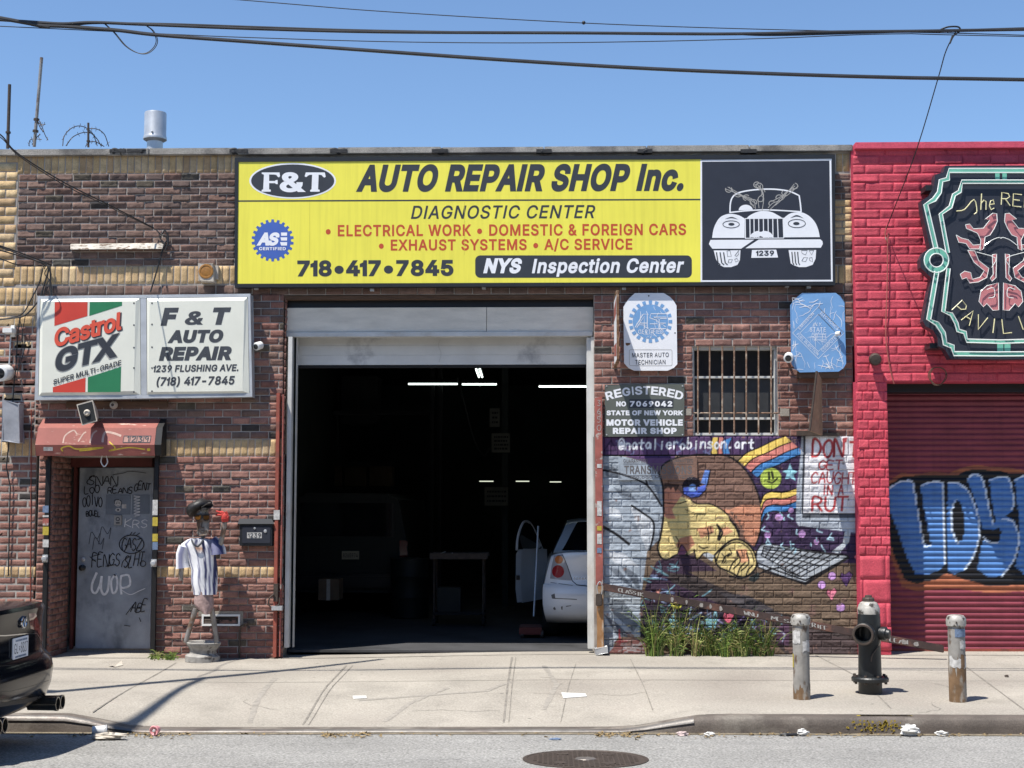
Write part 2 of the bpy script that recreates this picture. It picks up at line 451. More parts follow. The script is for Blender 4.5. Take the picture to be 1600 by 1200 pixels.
# ---------------------------------------------------------------- flat lettering and drawing on a surface
_tg = {}
try:                                               # the sans face that ships with Blender; else its built-in one
    import os
    FONT = bpy.data.fonts.load(os.path.join(bpy.utils.system_resource('DATAFILES', path='fonts'), 'Inter.woff2'))
except Exception:
    FONT = None
def text_geo(body, bold=0.0, shear=0.0, space=1.0):
    """flat letters; bold grows every outline by a mitred rim"""
    key = (body, bold, shear, space)
    if key in _tg: return _tg[key]
    cu = bpy.data.curves.new('t', 'FONT')
    cu.body = body.replace('I', '\u0399').replace('1', '\u0399') if FONT else body
    cu.space_character = space * (1 + max(bold, 0) * 1.6)
    cu.resolution_u = 4; cu.fill_mode = 'NONE'
    if FONT: cu.font = FONT
    o = bpy.data.objects.new('t', cu); C.objects.link(o)
    me = bpy.data.meshes.new_from_object(o.evaluated_get(bpy.context.evaluated_depsgraph_get()))
    bpy.data.objects.remove(o); bpy.data.curves.remove(cu)
    nx_ = {e.vertices[0]: e.vertices[1] for e in me.edges}; co = [tuple(v.co[:2]) for v in me.vertices]; bpy.data.meshes.remove(me)
    loops = []; done = set()
    for a in list(nx_):
        if a in done: continue
        lp, k = [], a
        while k not in done and k in nx_: done.add(k); lp.append(co[k]); k = nx_[k]
        if len(lp) > 2: loops.append(lp)
    if FONT and '1' in body:                       # this face has a slab 1: give it the plain one
        bars = [i for i, lp in enumerate(loops) if len(lp) == 4 and max(q[1] for q in lp) - min(q[1] for q in lp) > .48 and max(q[1] for q in lp) < .55]
        bars.sort(key=lambda i: min(q[0] for q in loops[i]))
        for ch, i in zip([c for c in body if c in 'I1'], bars):
            if ch != '1': continue
            x0 = min(q[0] for q in loops[i]); x1 = max(q[0] for q in loops[i]); h = max(q[1] for q in loops[i]); w_ = x1 - x0
            loops[i] = [(x0 + .5 * w_, 0), (x1 + .5 * w_, 0), (x1 + .5 * w_, h), (x0 + .85 * w_, h), (x0 + .55 * w_, .86 * h), (x0 - .9 * w_, .77 * h), (x0 - .9 * w_, .66 * h), (x0 + .5 * w_, .69 * h)]
    pv, pe = [], []
    for lp in loops:
        n0 = len(pv); pv += [Vector(q) for q in lp]; pe += [(n0 + k, n0 + (k + 1) % len(lp)) for k in range(len(lp))]
    if not pv: _tg[key] = (np.zeros((0, 2)), [], []); return _tg[key]
    ov, _, of = mathutils.geometry.delaunay_2d_cdt(pv, pe, [], 0, 1e-6)[:3]
    A = np.array([q for lp in loops for q in lp]); B_ = np.array([lp[(k + 1) % len(lp)] for lp in loops for k in range(len(lp))])
    keep = []
    for f in of:
        cx = sum(ov[i].x for i in f) / len(f); cy = sum(ov[i].y for i in f) / len(f)
        up = (A[:, 1] <= cy) & (B_[:, 1] > cy); dn = (A[:, 1] > cy) & (B_[:, 1] <= cy)
        side = (B_[:, 0] - A[:, 0]) * (cy - A[:, 1]) - (cx - A[:, 0]) * (B_[:, 1] - A[:, 1])
        if int((up & (side > 0)).sum()) - int((dn & (side < 0)).sum()): keep.append(f)
    bm = bmesh.new(); bv = [bm.verts.new((q.x, q.y, 0)) for q in ov]
    for f in keep: bm.faces.new([bv[i] for i in f])
    bmesh.ops.delete(bm, geom=[v for v in bm.verts if not v.link_faces], context='VERTS')
    bm.normal_update()
    for f in bm.faces:
        if f.normal.z < 0: f.normal_flip()
    bm.verts.index_update(); bm.verts.ensure_lookup_table()
    V = [(v.co.x, v.co.y) for v in bm.verts]; F = [tuple(v.index for v in f.verts) for f in bm.faces]; L = [0] * len(V)
    if bold > 0:
        nxt = {}
        for e in bm.edges:
            if len(e.link_faces) == 1:
                f = e.link_faces[0]; vs = [v.index for v in f.verts]; a, c = e.verts[0].index, e.verts[1].index
                if vs[(vs.index(a) + 1) % len(vs)] != c: a, c = c, a
                nxt.setdefault(a, []).append(c)
        prv = {}; lid = {}; nl = 0
        for a, cs in nxt.items():
            for c in cs: prv[c] = a
        for a in nxt:
            if a in lid: continue
            nl += 1; k = a
            while k not in lid and k in nxt: lid[k] = nl; k = nxt[k][0]
        off = {}
        for a, cs in nxt.items():
            c = cs[0]; p_ = prv.get(a)
            if p_ is None: continue
            def nrm(i, j):
                dx, dy = V[j][0] - V[i][0], V[j][1] - V[i][1]; d = math.hypot(dx, dy) or 1; return (dy / d, -dx / d)
            n1, n2 = nrm(p_, a), nrm(a, c); mx, my = n1[0] + n2[0], n1[1] + n2[1]; d = mx * mx + my * my
            k = 2 / max(d, .8); off[a] = len(V); V.append((V[a][0] + mx * k * bold, V[a][1] + my * k * bold)); L.append(1 + lid[a] % 9)
        for a, cs in nxt.items():
            for c in cs:
                if a in off and c in off: F.append((a, off[a], off[c], c))
    bm.free()
    V = np.array(V)
    if shear and len(V): V[:, 0] += shear * V[:, 1]
    _tg[key] = (V, F, L)
    return _tg[key]
def cap_h(bold):
    V = text_geo('H', bold)[0]
    return V[:, 1].min(), V[:, 1].max()

class PB:
    """flat marks on a surface given by mp(x, y, lift) -> point"""
    def __init__(s, mp): s.mp, s.v, s.f, s.l = mp, [], [], 0.0
    def _add(s, pts, fs, L=None):
        n = len(s.v)
        s.v += [tuple(s.mp(x, y, s.l + (.0001 + .00003 * L[i] if L and L[i] else 0))) for i, (x, y) in enumerate(pts)]
        s.f += [tuple(i + n for i in f) for f in fs]
        s.l += 0.00003
    def poly(s, pts):
        tri = tessellate_polygon([[Vector((x, y, 0)) for x, y in pts]])
        s._add(pts, [tuple(t) for t in tri]); return s
    def rect(s, x0, y0, x1, y1): return s.poly([(x0, y0), (x1, y0), (x1, y1), (x0, y1)])
    def ell(s, cx, cy, rx, ry, n=36, a0=0):
        return s.poly([(cx + rx * math.cos(2 * math.pi * k / n), cy + ry * math.sin(2 * math.pi * k / n)) for k in range(n)])
    def ring(s, cx, cy, rx, ry, w, n=36):
        o = [(cx + rx * math.cos(2 * math.pi * k / n), cy + ry * math.sin(2 * math.pi * k / n)) for k in range(n)]
        i = [(cx + (rx - w) * math.cos(2 * math.pi * k / n), cy + (ry - w) * math.sin(2 * math.pi * k / n)) for k in range(n)]
        s._add(o + i, [(k, (k + 1) % n, n + (k + 1) % n, n + k) for k in range(n)]); return s
    def stroke(s, pts, w, taper=False):
        pts = [p for i, p in enumerate(pts) if i == 0 or math.dist(p, pts[i - 1]) > 1e-6]
        if len(pts) < 2: return s
        L, Rr = [], []
        for i, p in enumerate(pts):
            a = pts[max(i - 1, 0)]; b = pts[min(i + 1, len(pts) - 1)]
            dx, dy = b[0] - a[0], b[1] - a[1]; d = math.hypot(dx, dy) or 1
            k = w / 2
            if taper: k *= 0.35 + 0.65 * math.sin(math.pi * min(1, max(0, (i + .5) / len(pts))))
            L.append((p[0] - dy / d * k, p[1] + dx / d * k)); Rr.append((p[0] + dy / d * k, p[1] - dx / d * k))
        n = len(pts)
        s._add(L + Rr, [(i, i + 1, n + i + 1, n + i) for i in range(n - 1)]); return s
    def text(s, body, p0, p1, cap, bold=0.02, shear=0.0, upright=True, space=1.0, fit=True):
        """text from baseline start p0 to end p1 with cap height cap (picture units, y down)"""
        V, F, L = text_geo(body, bold, shear, space)
        if not len(V): return s
        lo, hi = cap_h(bold)
        x0, x1 = V[:, 0].min(), V[:, 0].max()
        u = (V[:, 0] - x0) / (x1 - x0); w = (V[:, 1] - lo) / (hi - lo)
        dx, dy = p1[0] - p0[0], p1[1] - p0[1]; d = math.hypot(dx, dy)
        nx, ny = (0, -1) if upright else (dy / d, -dx / d)
        pts = [(p0[0] + dx * a + nx * cap * b, p0[1] + dy * a + ny * cap * b) for a, b in zip(u, w)]
        s._add(pts, F, L); return s
    def build(s, name, mat, parent=None):
        b = MB(); b.v, b.f = s.v, s.f
        return b.build(name, mat, parent)

def onY(Y): return lambda x, y, l=0.0: P(x, y, Y - l)
def crop(ox, oy, sc, mp): return lambda x, y, l=0.0: mp(ox + x / sc, oy + y / sc, l)

# one-stroke letters, unit box, y up
SF = {
 'A': [[(0, 0), (.5, 1), (1, 0)], [(.2, .4), (.8, .4)]], 'B': [[(0, 0), (0, 1), (.7, .95), (.75, .65), (0, .52), (.85, .45), (.85, .1), (0, 0)]],
 'C': [[(.95, .8), (.6, 1), (.15, .8), (0, .45), (.2, .08), (.6, 0), (.95, .15)]], 'D': [[(0, 0), (0, 1), (.6, .9), (.95, .5), (.6, .08), (0, 0)]],
 'E': [[(.9, 1), (0, 1), (0, 0), (.9, 0)], [(0, .52), (.7, .52)]], 'F': [[(.9, 1), (0, 1), (0, 0)], [(0, .52), (.7, .52)]],
 'G': [[(.95, .85), (.5, 1), (.1, .75), (0, .4), (.3, .02), (.8, .08), (.95, .45), (.6, .45)]], 'H': [[(0, 0), (0, 1)], [(1, 0), (1, 1)], [(0, .5), (1, .5)]],
 'I': [[(.5, 0), (.5, 1)]], 'K': [[(0, 0), (0, 1)], [(.9, 1), (0, .45), (.95, 0)]], 'L': [[(0, 1), (0, 0), (.85, 0)]],
 'M': [[(0, 0), (.1, 1), (.5, .3), (.9, 1), (1, 0)]], 'N': [[(0, 0), (0, 1), (1, 0), (1, 1)]], 'O': [[(.5, 1), (.1, .8), (0, .45), (.25, .05), (.7, .03), (1, .45), (.85, .88), (.5, 1)]],
 'P': [[(0, 0), (0, 1), (.7, .95), (.9, .75), (.6, .5), (0, .45)]], 'R': [[(0, 0), (0, 1), (.7, .95), (.85, .72), (.55, .52), (0, .48)], [(.4, .5), (.95, 0)]],
 'S': [[(.9, .85), (.5, 1), (.1, .8), (.3, .55), (.75, .42), (.85, .18), (.45, 0), (.05, .15)]], 'T': [[(0, 1), (1, 1)], [(.5, 1), (.5, 0)]],
 'U': [[(0, 1), (.05, .3), (.3, .02), (.7, .02), (.95, .3), (1, 1)]], 'V': [[(0, 1), (.5, 0), (1, 1)]], 'W': [[(0, 1), (.25, 0), (.5, .7), (.75, 0), (1, 1)]],
 'X': [[(0, 0), (1, 1)], [(0, 1), (1, 0)]], 'Y': [[(0, 1), (.5, .5), (1, 1)], [(.5, .5), (.45, 0)]], 'Z': [[(0, 1), (1, 1), (0, 0), (1, 0)]],
 "'": [[(.4, 1), (.3, .8)]], '.': [[(.3, .0), (.42, .03), (.3, .06)]],
 'n': [[(0, .6), (0, 0)], [(0, .42), (.4, .62), (.75, .5), (.8, 0)]], 'a': [[(.8, .5), (.4, .62), (.05, .35), (.25, .02), (.6, .1), (.8, .5), (.85, 0)]],
 't': [[(.45, .9), (.4, .1), (.7, 0)], [(0, .58), (.85, .6)]], 'l': [[(.4, 1), (.4, 0)]], 'i': [[(.4, .55), (.4, 0)], [(.38, .76), (.44, .8)]],
 'e': [[(.05, .32), (.8, .36), (.6, .6), (.2, .55), (.05, .25), (.35, 0), (.8, .1)]], 'r': [[(.1, .6), (.12, 0)], [(.12, .4), (.4, .6), (.75, .55)]],
 'o': [[(.4, .6), (.05, .35), (.25, .02), (.65, .05), (.8, .35), (.4, .6)]], 'b': [[(.1, 1), (.1, 0), (.6, .02), (.8, .3), (.5, .55), (.1, .4)]],
 's': [[(.75, .55), (.35, .62), (.15, .45), (.7, .22), (.6, .02), (.05, .05)]], 'h': [[(0, 1), (0, 0)], [(0, .4), (.4, .6), (.75, .5), (.8, 0)]],
 '@': [[(.72, .25), (.62, .6), (.35, .55), (.3, .25), (.5, .18), (.72, .45), (.8, .2), (.98, .35), (.95, .75), (.5, .95), (.08, .7), (.05, .25), (.4, -.05), (.85, .02)]],
 '1': [[(.25, .8), (.55, 1), (.5, 0)]], '2': [[(.05, .8), (.5, 1), (.85, .75), (.1, 0), (.9, 0)]], '3': [[(.1, .95), (.8, .9), (.4, .55), (.85, .3), (.5, 0), (.05, .1)]],
 '9': [[(.8, .7), (.4, .5), (.1, .75), (.5, 1), (.8, .75), (.65, 0)]], '6': [[(.8, .95), (.3, .7), (.1, .3), (.45, 0), (.8, .3), (.4, .52), (.15, .35)]],
 '5': [[(.85, 1), (.2, 1), (.15, .6), (.7, .6), (.8, .2), (.4, 0), (.05, .12)]],
}
def hand(word, x, y, w, h, gap=0.25, jit=0.0, lean=0.0, rise=0.0, smooth=True, rs=1):
    """strokes of a hand-lettered word; x,y baseline left (y down); w total width"""
    rnd = random.Random(rs)
    n = len(word); cw = w / (n + gap * (n - 1)); out = []
    for i, ch in enumerate(word):
        if ch == ' ': continue
        ox = x + i * cw * (1 + gap); jy = (rnd.random() - .5) * jit * h; k = 1 + (rnd.random() - .5) * jit
        for st in SF.get(ch, []):
            pts = [(ox + (a * cw + lean * b * h), y + jy + rise * (ox + a * cw - x) - b * h * k) for a, b in st]
            out.append(cat2(pts, 5) if smooth and len(pts) > 2 else pts)
    return out

# ---------------------------------------------------------------- painted surfaces: a canvas sampled into vertex colours
class Canvas:
    def __init__(s, w, h, bg): s.a = np.empty((h, w, 3)); s.a[:] = bg; s.w, s.h = w, h
    def _box(s, pts, m=0):
        xs = [p[0] for p in pts]; ys = [p[1] for p in pts]
        x0, x1 = max(0, int(min(xs) - m)), min(s.w, int(max(xs) + m) + 2); y0, y1 = max(0, int(min(ys) - m)), min(s.h, int(max(ys) + m) + 2)
        return x0, x1, y0, y1
    def poly(s, pts, col, k=0):
        if k: pts = cat2(list(pts) + [pts[0]], k)
        x0, x1, y0, y1 = s._box(pts)
        if x1 <= x0 or y1 <= y0: return
        yy, xx = np.mgrid[y0:y1, x0:x1]; ins = np.zeros(xx.shape, bool); n = len(pts)
        for i in range(n):
            ax, ay = pts[i]; bx, by = pts[(i + 1) % n]
            if ay == by: continue
            c = ((ay > yy) != (by > yy)) & (xx < (bx - ax) * (yy - ay) / (by - ay) + ax)
            ins ^= c
        s.a[y0:y1, x0:x1][ins] = col
    def stroke(s, pts, w, col, k=0):
        if k: pts = cat2(pts, k)
        if max(col) < .02: w *= 1.35
        for i in range(len(pts) - 1):
            a, b = pts[i], pts[i + 1]
            x0, x1, y0, y1 = s._box([a, b], w)
            if x1 <= x0 or y1 <= y0: continue
            yy, xx = np.mgrid[y0:y1, x0:x1]
            dx, dy = b[0] - a[0], b[1] - a[1]; L = dx * dx + dy * dy or 1
            t = np.clip(((xx - a[0]) * dx + (yy - a[1]) * dy) / L, 0, 1)
            d = np.hypot(xx - a[0] - t * dx, yy - a[1] - t * dy)
            s.a[y0:y1, x0:x1][d < w / 2] = col
    def disc(s, cx, cy, r, col, ry=None):
        ry = ry or r
        s.poly([(cx + r * math.cos(k * .2618), cy + ry * math.sin(k * .2618)) for k in range(24)], col)
    def at(s, x, y):
        xi = np.clip(x, 0, s.w - 1.001); yi = np.clip(y, 0, s.h - 1.001)
        x0 = xi.astype(int); y0 = yi.astype(int); fx = (xi - x0)[:, None]; fy = (yi - y0)[:, None]
        a = s.a; x1 = np.minimum(x0 + 1, s.w - 1); y1 = np.minimum(y0 + 1, s.h - 1)
        return (a[y0, x0] * (1 - fx) + a[y0, x1] * fx) * (1 - fy) + (a[y1, x0] * (1 - fx) + a[y1, x1] * fx) * fy

# ---------------------------------------------------------------- brickwork
class Bricks:
    def __init__(s): s.V, s.Q, s.Cc, s.n = [], [], [], 0
    def brick(s, a0, a1, b0, b1, col, mp, nx, nz, amp, rnd, split=True, rec=0.009):
        if not split or amp < .0055: rec = .0065
        U = np.linspace(0, 1, nx); Vv = np.linspace(0, 1, nz)
        e = 0.003
        us = np.concatenate(([a0], np.linspace(a0 + e, a1 - e, nx - 2), [a1])); vs_ = np.concatenate(([b0], np.linspace(b0 + e, b1 - e, nz - 2), [b1]))
        A, B = np.meshgrid(us, vs_)
        h = b1 - b0; rel = (B - b0) / h
        d = np.full(A.shape, (rnd.random() - .5) * .006)
        if split:
            for _ in range(rnd.choice((1, 2, 2))):
                c = rnd.uniform(.2, .8); ph = rnd.uniform(0, 6.28); f = rnd.uniform(35, 70)
                line = c + .13 * np.sin(A * f + ph) + .07 * np.sin(A * f * 2.7 + ph * 2)
                sg = rnd.choice((-1, 1, 1))
                d += amp * sg * (1 / (1 + np.exp(-(rel - line) * 26)) - .5)
            d += RNG.normal(0, amp * .16, A.shape)
        else:
            d += RNG.normal(0, amp * .2, A.shape)
        d = np.maximum(d, -.003)
        d[0, :] = d[-1, :] = -rec; d[:, 0] = d[:, -1] = -rec
        pts = mp(A.ravel(), B.ravel(), d.ravel())
        idx = np.arange(nx * nz).reshape(nz, nx) + s.n
        s.V.append(pts); s.Q.append(np.stack((idx[:-1, :-1], idx[:-1, 1:], idx[1:, 1:], idx[1:, :-1]), -1).reshape(-1, 4))
        if callable(col): s.Cc.append(col(A.ravel(), B.ravel()))
        else: s.Cc.append(np.tile(np.array(col), (nx * nz, 1)))
        s.n += nx * nz
    def panel(s, a0, a1, b0, b1, rows, blen, pal, mp, nx=10, nz=6, amp=.007, gap=.009, soldier=False, seed=1, split=True, odd=None, jit=.12, painted=None, off=0.0):
        rnd = random.Random(seed)
        rh = (b1 - b0) / rows
        for r in range(rows):
            z_0, z_1 = b0 + r * rh, b0 + (r + 1) * rh
            st = math.floor(a0 / blen) * blen - blen + (0 if (r % 2 == 0 or soldier) else blen / 2) + off
            x = st
            while x < a1:
                l, q = max(x, a0), min(x + blen, a1)
                if q - l > gap * 2.4:
                    base = pal[rnd.randrange(len(pal))] if not (odd and rnd.random() < .05) else odd[rnd.randrange(len(odd))]
                    k = 1 + (rnd.random() - .5) * 2 * jit
                    col = painted if painted else tuple(c * k for c in base)
                    jx = (rnd.random() - .5) * .004
                    s.brick(l + gap / 2 + jx, q - gap / 2 + jx, z_0 + gap / 2, z_1 - gap / 2 + (rnd.random() - .5) * .002, col, mp, max(5, min(nx, int(nx * (q - l) / blen) + 3)), nz, amp, rnd, split)
                x += blen
    def build(s, name, mat, parent): return build_np(name, np.concatenate(s.V), np.concatenate(s.Q), mat, parent, np.concatenate(s.Cc), smooth=False)

def wallY(Y=0.0): return lambda a, b, d: np.stack((a, np.full(a.shape, Y) - d, b), -1)
def wallX(x, sgn): return lambda a, b, d: np.stack((x + sgn * d, a, b), -1)    # a runs along Y

def prect(x0, y0, x1, y1, Y=0.0):
    cx, cy = (x0 + x1) / 2, (y0 + y1) / 2
    return P(x0, cy, Y).x, P(x1, cy, Y).x, P(cx, y1, Y).z, P(cx, y0, Y).z

# ================================================================ ground
def sheet(name, xs, ys, fn, mat, kind='structure'):
    A, B = np.meshgrid(xs, ys)
    z = np.array([[fn(x, y) for x in xs] for y in ys])
    V = np.stack((A.ravel(), B.ravel(), z.ravel()), -1)
    i = np.arange(len(xs) * len(ys)).reshape(len(ys), len(xs))
    Q = np.stack((i[:-1, :-1], i[:-1, 1:], i[1:, 1:], i[1:, :-1]), -1).reshape(-1, 4)
    o = build_np(name, V, Q, mat, None, smooth=True)
    return tag(o, kind=kind)

XS = np.concatenate((np.linspace(-60, -9, 9), np.arange(-8.5, 8.6, .25), np.linspace(9, 60, 9)))
KW = KY + 0.16                                     # back of the kerb
sheet('sidewalk', XS, np.concatenate((np.linspace(KW, 0, 22), [0.62])), lambda x, y: zs(x, y), mt['concrete'])
sheet('road', np.concatenate((np.linspace(-400, -60, 6)[:-1], XS, np.linspace(60, 400, 6)[1:])), np.concatenate(([-400, -120, -40, -20], np.linspace(-12, KY - .02, 24), [KY + .05])), zr, mt['asphalt'])
sheet('ground', np.linspace(-400, 400, 5), np.array([0.5, 30, 400]), lambda x, y: -0.35, mt['asphalt'])

# kerb: rounded top, worn steel nosing where the drive is dropped
def kerb_part(name, xs, prof, mat):
    V, Q = [], []
    for x in xs:
        zt = zs(x, KW); zb = zr(x, KY) - .05
        for (dy, k, dz) in prof: V.append((x, KY + dy, zb + (zt - zb) * k + dz))
    m = len(prof)
    for i in range(len(xs) - 1):
        for j in range(m - 1): Q.append((i * m + j, (i + 1) * m + j, (i + 1) * m + j + 1, i * m + j + 1))
    return tag(build_np(name, V, Q, mat, None, smooth=True), kind='structure')
kerb_part('kerb', XS, [(-.012, 0, 0), (-.008, .6, 0), (0.0, .86, 0), (.018, .97, 0), (.05, 1, .0015), (.17, 1, .002)], mt['kerb'])
kx = np.arange(-8, 1.35, .2)
kerb_part('kerb_nosing', kx, [(-.012, .80, 0), (-.006, .92, 0), (.010, .985, .002), (.03, 1, .0045), (.042, 1, .0045)], mt['kerb_steel'])

def ground_strip(name, pts, w, mat, lift=.003, fn=zs, kind='structure'):
    b = MB(); n = 24
    path = []
    for i in range(len(pts) - 1):
        for k in range(n): path.append((pts[i][0] + (pts[i + 1][0] - pts[i][0]) * k / n, pts[i][1] + (pts[i + 1][1] - pts[i][1]) * k / n))
    path.append(pts[-1])
    vs, fs = [], []
    for i, p in enumerate(path):
        q = path[min(i + 1, len(path) - 1)]; o = path[max(i - 1, 0)]
        dx, dy = q[0] - o[0], q[1] - o[1]; d = math.hypot(dx, dy)
        k = w / 2 * (0.7 + .6 * random.random())
        for s_ in (-1, 1):
            x, y = p[0] - dy / d * k * s_, p[1] + dx / d * k * s_
            vs.append((x, y, fn(x, y) + lift))
    for i in range(len(path) - 1): fs.append((2 * i, 2 * i + 2, 2 * i + 3, 2 * i + 1))
    b.add(vs, fs)
    return tag(b.build(name, mat), kind=kind)
def gxy(px, py): g = G(px, py); return (g.x, g.y)
for a, b_, w in (((145, 1113), (275, 1036), .016), ((473, 1133), (541, 1040), .018), ((482, 1133), (551, 1040), .010),
                 ((787, 1129), (800, 1027), .020), ((795, 1129), (806, 1027), .009), ((1266, 1020), (1345, 1060), .014), ((1345, 1060), (1392, 1107), .012),
                 ((1500, 1035), (1600, 1109), .014), ((876, 1129), (900, 1037), .006), ((985, 1030), (1020, 1110), .010)):
    ground_strip('sidewalk_joint', [gxy(*a), gxy(*b_)], w, mt['joint'])
ground_strip('sidewalk_joint', [(-8, KW - .01), (8, KW - .01)], .012, mt['joint'])
ground_strip('sidewalk_joint', [(-8, -2.02), (8, -2.02)], .010, mt['joint'])
ground_strip('sidewalk_joint', [(-8, -.035), (8, -.035)], .03, mt['joint'])
rnd = random.Random(21)
for k in range(9):
    px, py = rnd.uniform(150, 1580), rnd.uniform(1045, 1115); pts = [gxy(px, py)]; a = rnd.uniform(0, 6.28)
    for q in range(rnd.randint(4, 9)): a += rnd.uniform(-.8, .8); pts.append((pts[-1][0] + .09 * math.cos(a), max(KW + .02, min(-.05, pts[-1][1] + .09 * math.sin(a)))))
    ground_strip('pavement_crack', pts, rnd.uniform(.004, .008), mt['joint'])
for pts in ([(700, 1075), (640, 1100), (600, 1128)], [(560, 1095), (760, 1080), (800, 1065)], [(850, 1040), (870, 1070), (850, 1110)], [(430, 1060), (400, 1100), (390, 1130)]):
    ground_strip('tyre_scuff', [gxy(*q) for q in pts], .05, mt['scuff'], .002)
ground_strip('gutter_dirt', [(-8, KY - .06), (8, KY - .06)], .11, mt['dirt'], .004, zr)
# kerb yellow paint flakes
b = MB()
rnd = random.Random(3)
for k in range(190):
    px = rnd.gauss(1378, 26); py = rnd.choice((rnd.uniform(1113, 1116), rnd.uniform(1126, 1142)))
    if not 1322 < px < 1412: continue
    if py < 1120:
        x = G(px, 1112).x; zt = zs(x, KW); s = rnd.uniform(.01, .035)
        b.add([(x - s, KY + .055, zt + .004), (x + s, KY + .057, zt + .004), (x + s * .7, KY + .10, zt + .004), (x - s * .8, KY + .105, zt + .004)], [(0, 1, 2, 3)])
    else:
        v = P(px, py, KY - .0135); s = rnd.uniform(.003, .012)
        b.add([v + Vector((-s, 0, -s * rnd.uniform(.4, 1.2))), v + Vector((s, 0, -s * rnd.uniform(.3, 1))), v + Vector((s * rnd.uniform(.3, 1), 0, s)), v + Vector((-s * .7, 0, s * rnd.uniform(.4, 1)))], [(0, 1, 2, 3)])
tag(b.build('kerb_paint', mt['kerbyellow']), kind='structure')

# ================================================================ the repair shop
DK = [c8(116, 96, 88), c8(109, 92, 84), c8(122, 100, 91), c8(103, 88, 83), c8(117, 93, 84)]
RD = [c8(143, 107, 97), c8(134, 99, 90), c8(150, 113, 102), c8(126, 96, 88), c8(138, 100, 90)]
OD = [c8(84, 80, 74), c8(66, 62, 60), c8(96, 88, 78)]
TAN = [c8(196, 168, 128), c8(186, 158, 118), c8(204, 178, 138), c8(178, 150, 116), c8(190, 166, 132)]
shop = thing('brick_shop', (X(690), 0, 0), 'brown brick garage with tan brick bands and a wide open bay', 'building')
br = Bricks(); tn = None; W0 = wallY(0)
def bp(acc, rect, rows, blen, pal, **k):
    a0, a1, b0, b1 = prect(*rect)
    own = acc is None
    if own: acc = Bricks(); par = k.pop('par', None) or shop
    acc.panel(a0, a1, b0, b1, rows, blen, pal, k.pop('mp', W0), **k)
    if own: acc.build('tan_brick_band', mt['brick'], par)
# upper wall
bp(tn, (27, 242, 368, 271), 1, .0805, TAN, soldier=True, seed=1, nx=6, nz=8, amp=.004, split=False)
bp(tn, (368, 242, 1332, 271), 1, .0805, TAN, soldier=True, seed=2, nx=5, nz=5, amp=.004, split=False)
bp(br, (27, 271, 368, 415.5), 13, .21, DK, seed=3, odd=OD, nx=12, nz=7, amp=.009)
bp(tn, (21, 415.5, 368, 444), 1, .0805, TAN, soldier=True, seed=4, nx=6, nz=8, amp=.005, split=False)
bp(br, (1303, 271, 1332, 312), 4, .21, DK, seed=5)
bp(tn, (1303, 312, 1332, 378), 6, .21, TAN, seed=6, amp=.004, split=False)
bp(br, (1303, 378, 1332, 414), 3, .21, DK, seed=7, odd=OD)
bp(tn, (1303, 414, 1332, 445), 1, .0805, TAN, soldier=True, seed=8, nx=6, nz=7, split=False)
bp(br, (57, 444, 1333, 460), 1, .21, DK, seed=9)
# left pier
bp(br, (57, 460, 443, 686), 20, .21, DK + RD, seed=10, odd=OD, nx=9)
bp(tn, (245, 686, 443, 713), 1, .0805, TAN, soldier=True, seed=11, nx=6, nz=8, amp=.004, split=False)
bp(br, (245, 713, 443, 885), 15, .21, RD, seed=12, odd=OD, nx=12, nz=7, amp=.009)
bp(tn, (240, 885, 443, 902), 1, .0805, TAN, soldier=True, seed=13, nx=6, nz=6, amp=.004, split=False)
bp(br, (240, 902, 443, 1032), 12, .21, RD, seed=14, odd=OD, nx=12, nz=7, amp=.009)
bp(br, (57, 686, 81, 1030), 30, .21, RD, seed=15, odd=OD)
# right pier round the window
bp(br, (928, 460, 1333, 541), 7, .21, RD, seed=16, odd=OD, nx=12, nz=7, amp=.009)
bp(br, (928, 541, 1083, 682), 12, .21, RD, seed=17, odd=OD, nx=12, nz=7, amp=.009)
bp(br, (1215, 541, 1333, 682), 12, .21, RD, seed=18, odd=OD, nx=12, nz=7, amp=.009)
# door recess sides
xl, xr_ = X(81, 860), X(240, 860)
br.panel(.004, .60, -.07, Z(712), 33, .21, RD, wallX(xl, 1), seed=19, nx=6, nz=5)
br.panel(.004, .60, -.07, Z(712), 33, .21, RD, wallX(xr_, -1), seed=20, nx=6, nz=5)
# bay jamb returns
br.panel(.004, .10, -.07, Z(460), 50, .21, RD, wallX(X(443, 740), 1), seed=21, nx=5, nz=4)
wallo = br.build('brick_wall', mt['brick'], shop)


# backing behind the bricks = mortar, with the openings left out
T = 0.35
zt = Z(240)
b = MB()
def back(rect, z0_=None, z1=None, t=T):
    a0, a1, c0, c1 = prect(*rect)
    b.box((a0, .0062, c0 if z0_ is None else z0_), (a1, t, c1 if z1 is None else z1))
back((27, 241, 1332.6, 460), z1=zt)
back((57, 460, 441, 712)); b.box((X(57, 870), .0062, -.3), (xl - .012, T, Z(712))); b.box((xr_ + .012, .0062, -.3), (X(443, 870) - .012, T, Z(712)))
back((928, 460, 1333, 541)); back((928, 541, 1083, 682)); back((1215, 541, 1333, 682)); back((928, 682, 1340, 1030), z0_=-.3)
b.box((xl - .3, T + .001, -.3), (xl - .012, .75, Z(690))); b.box((xr_ + .012, T + .001, -.3), (xr_ + .3, .75, Z(690)))
b.build('mortar', mt['mortar'], shop)

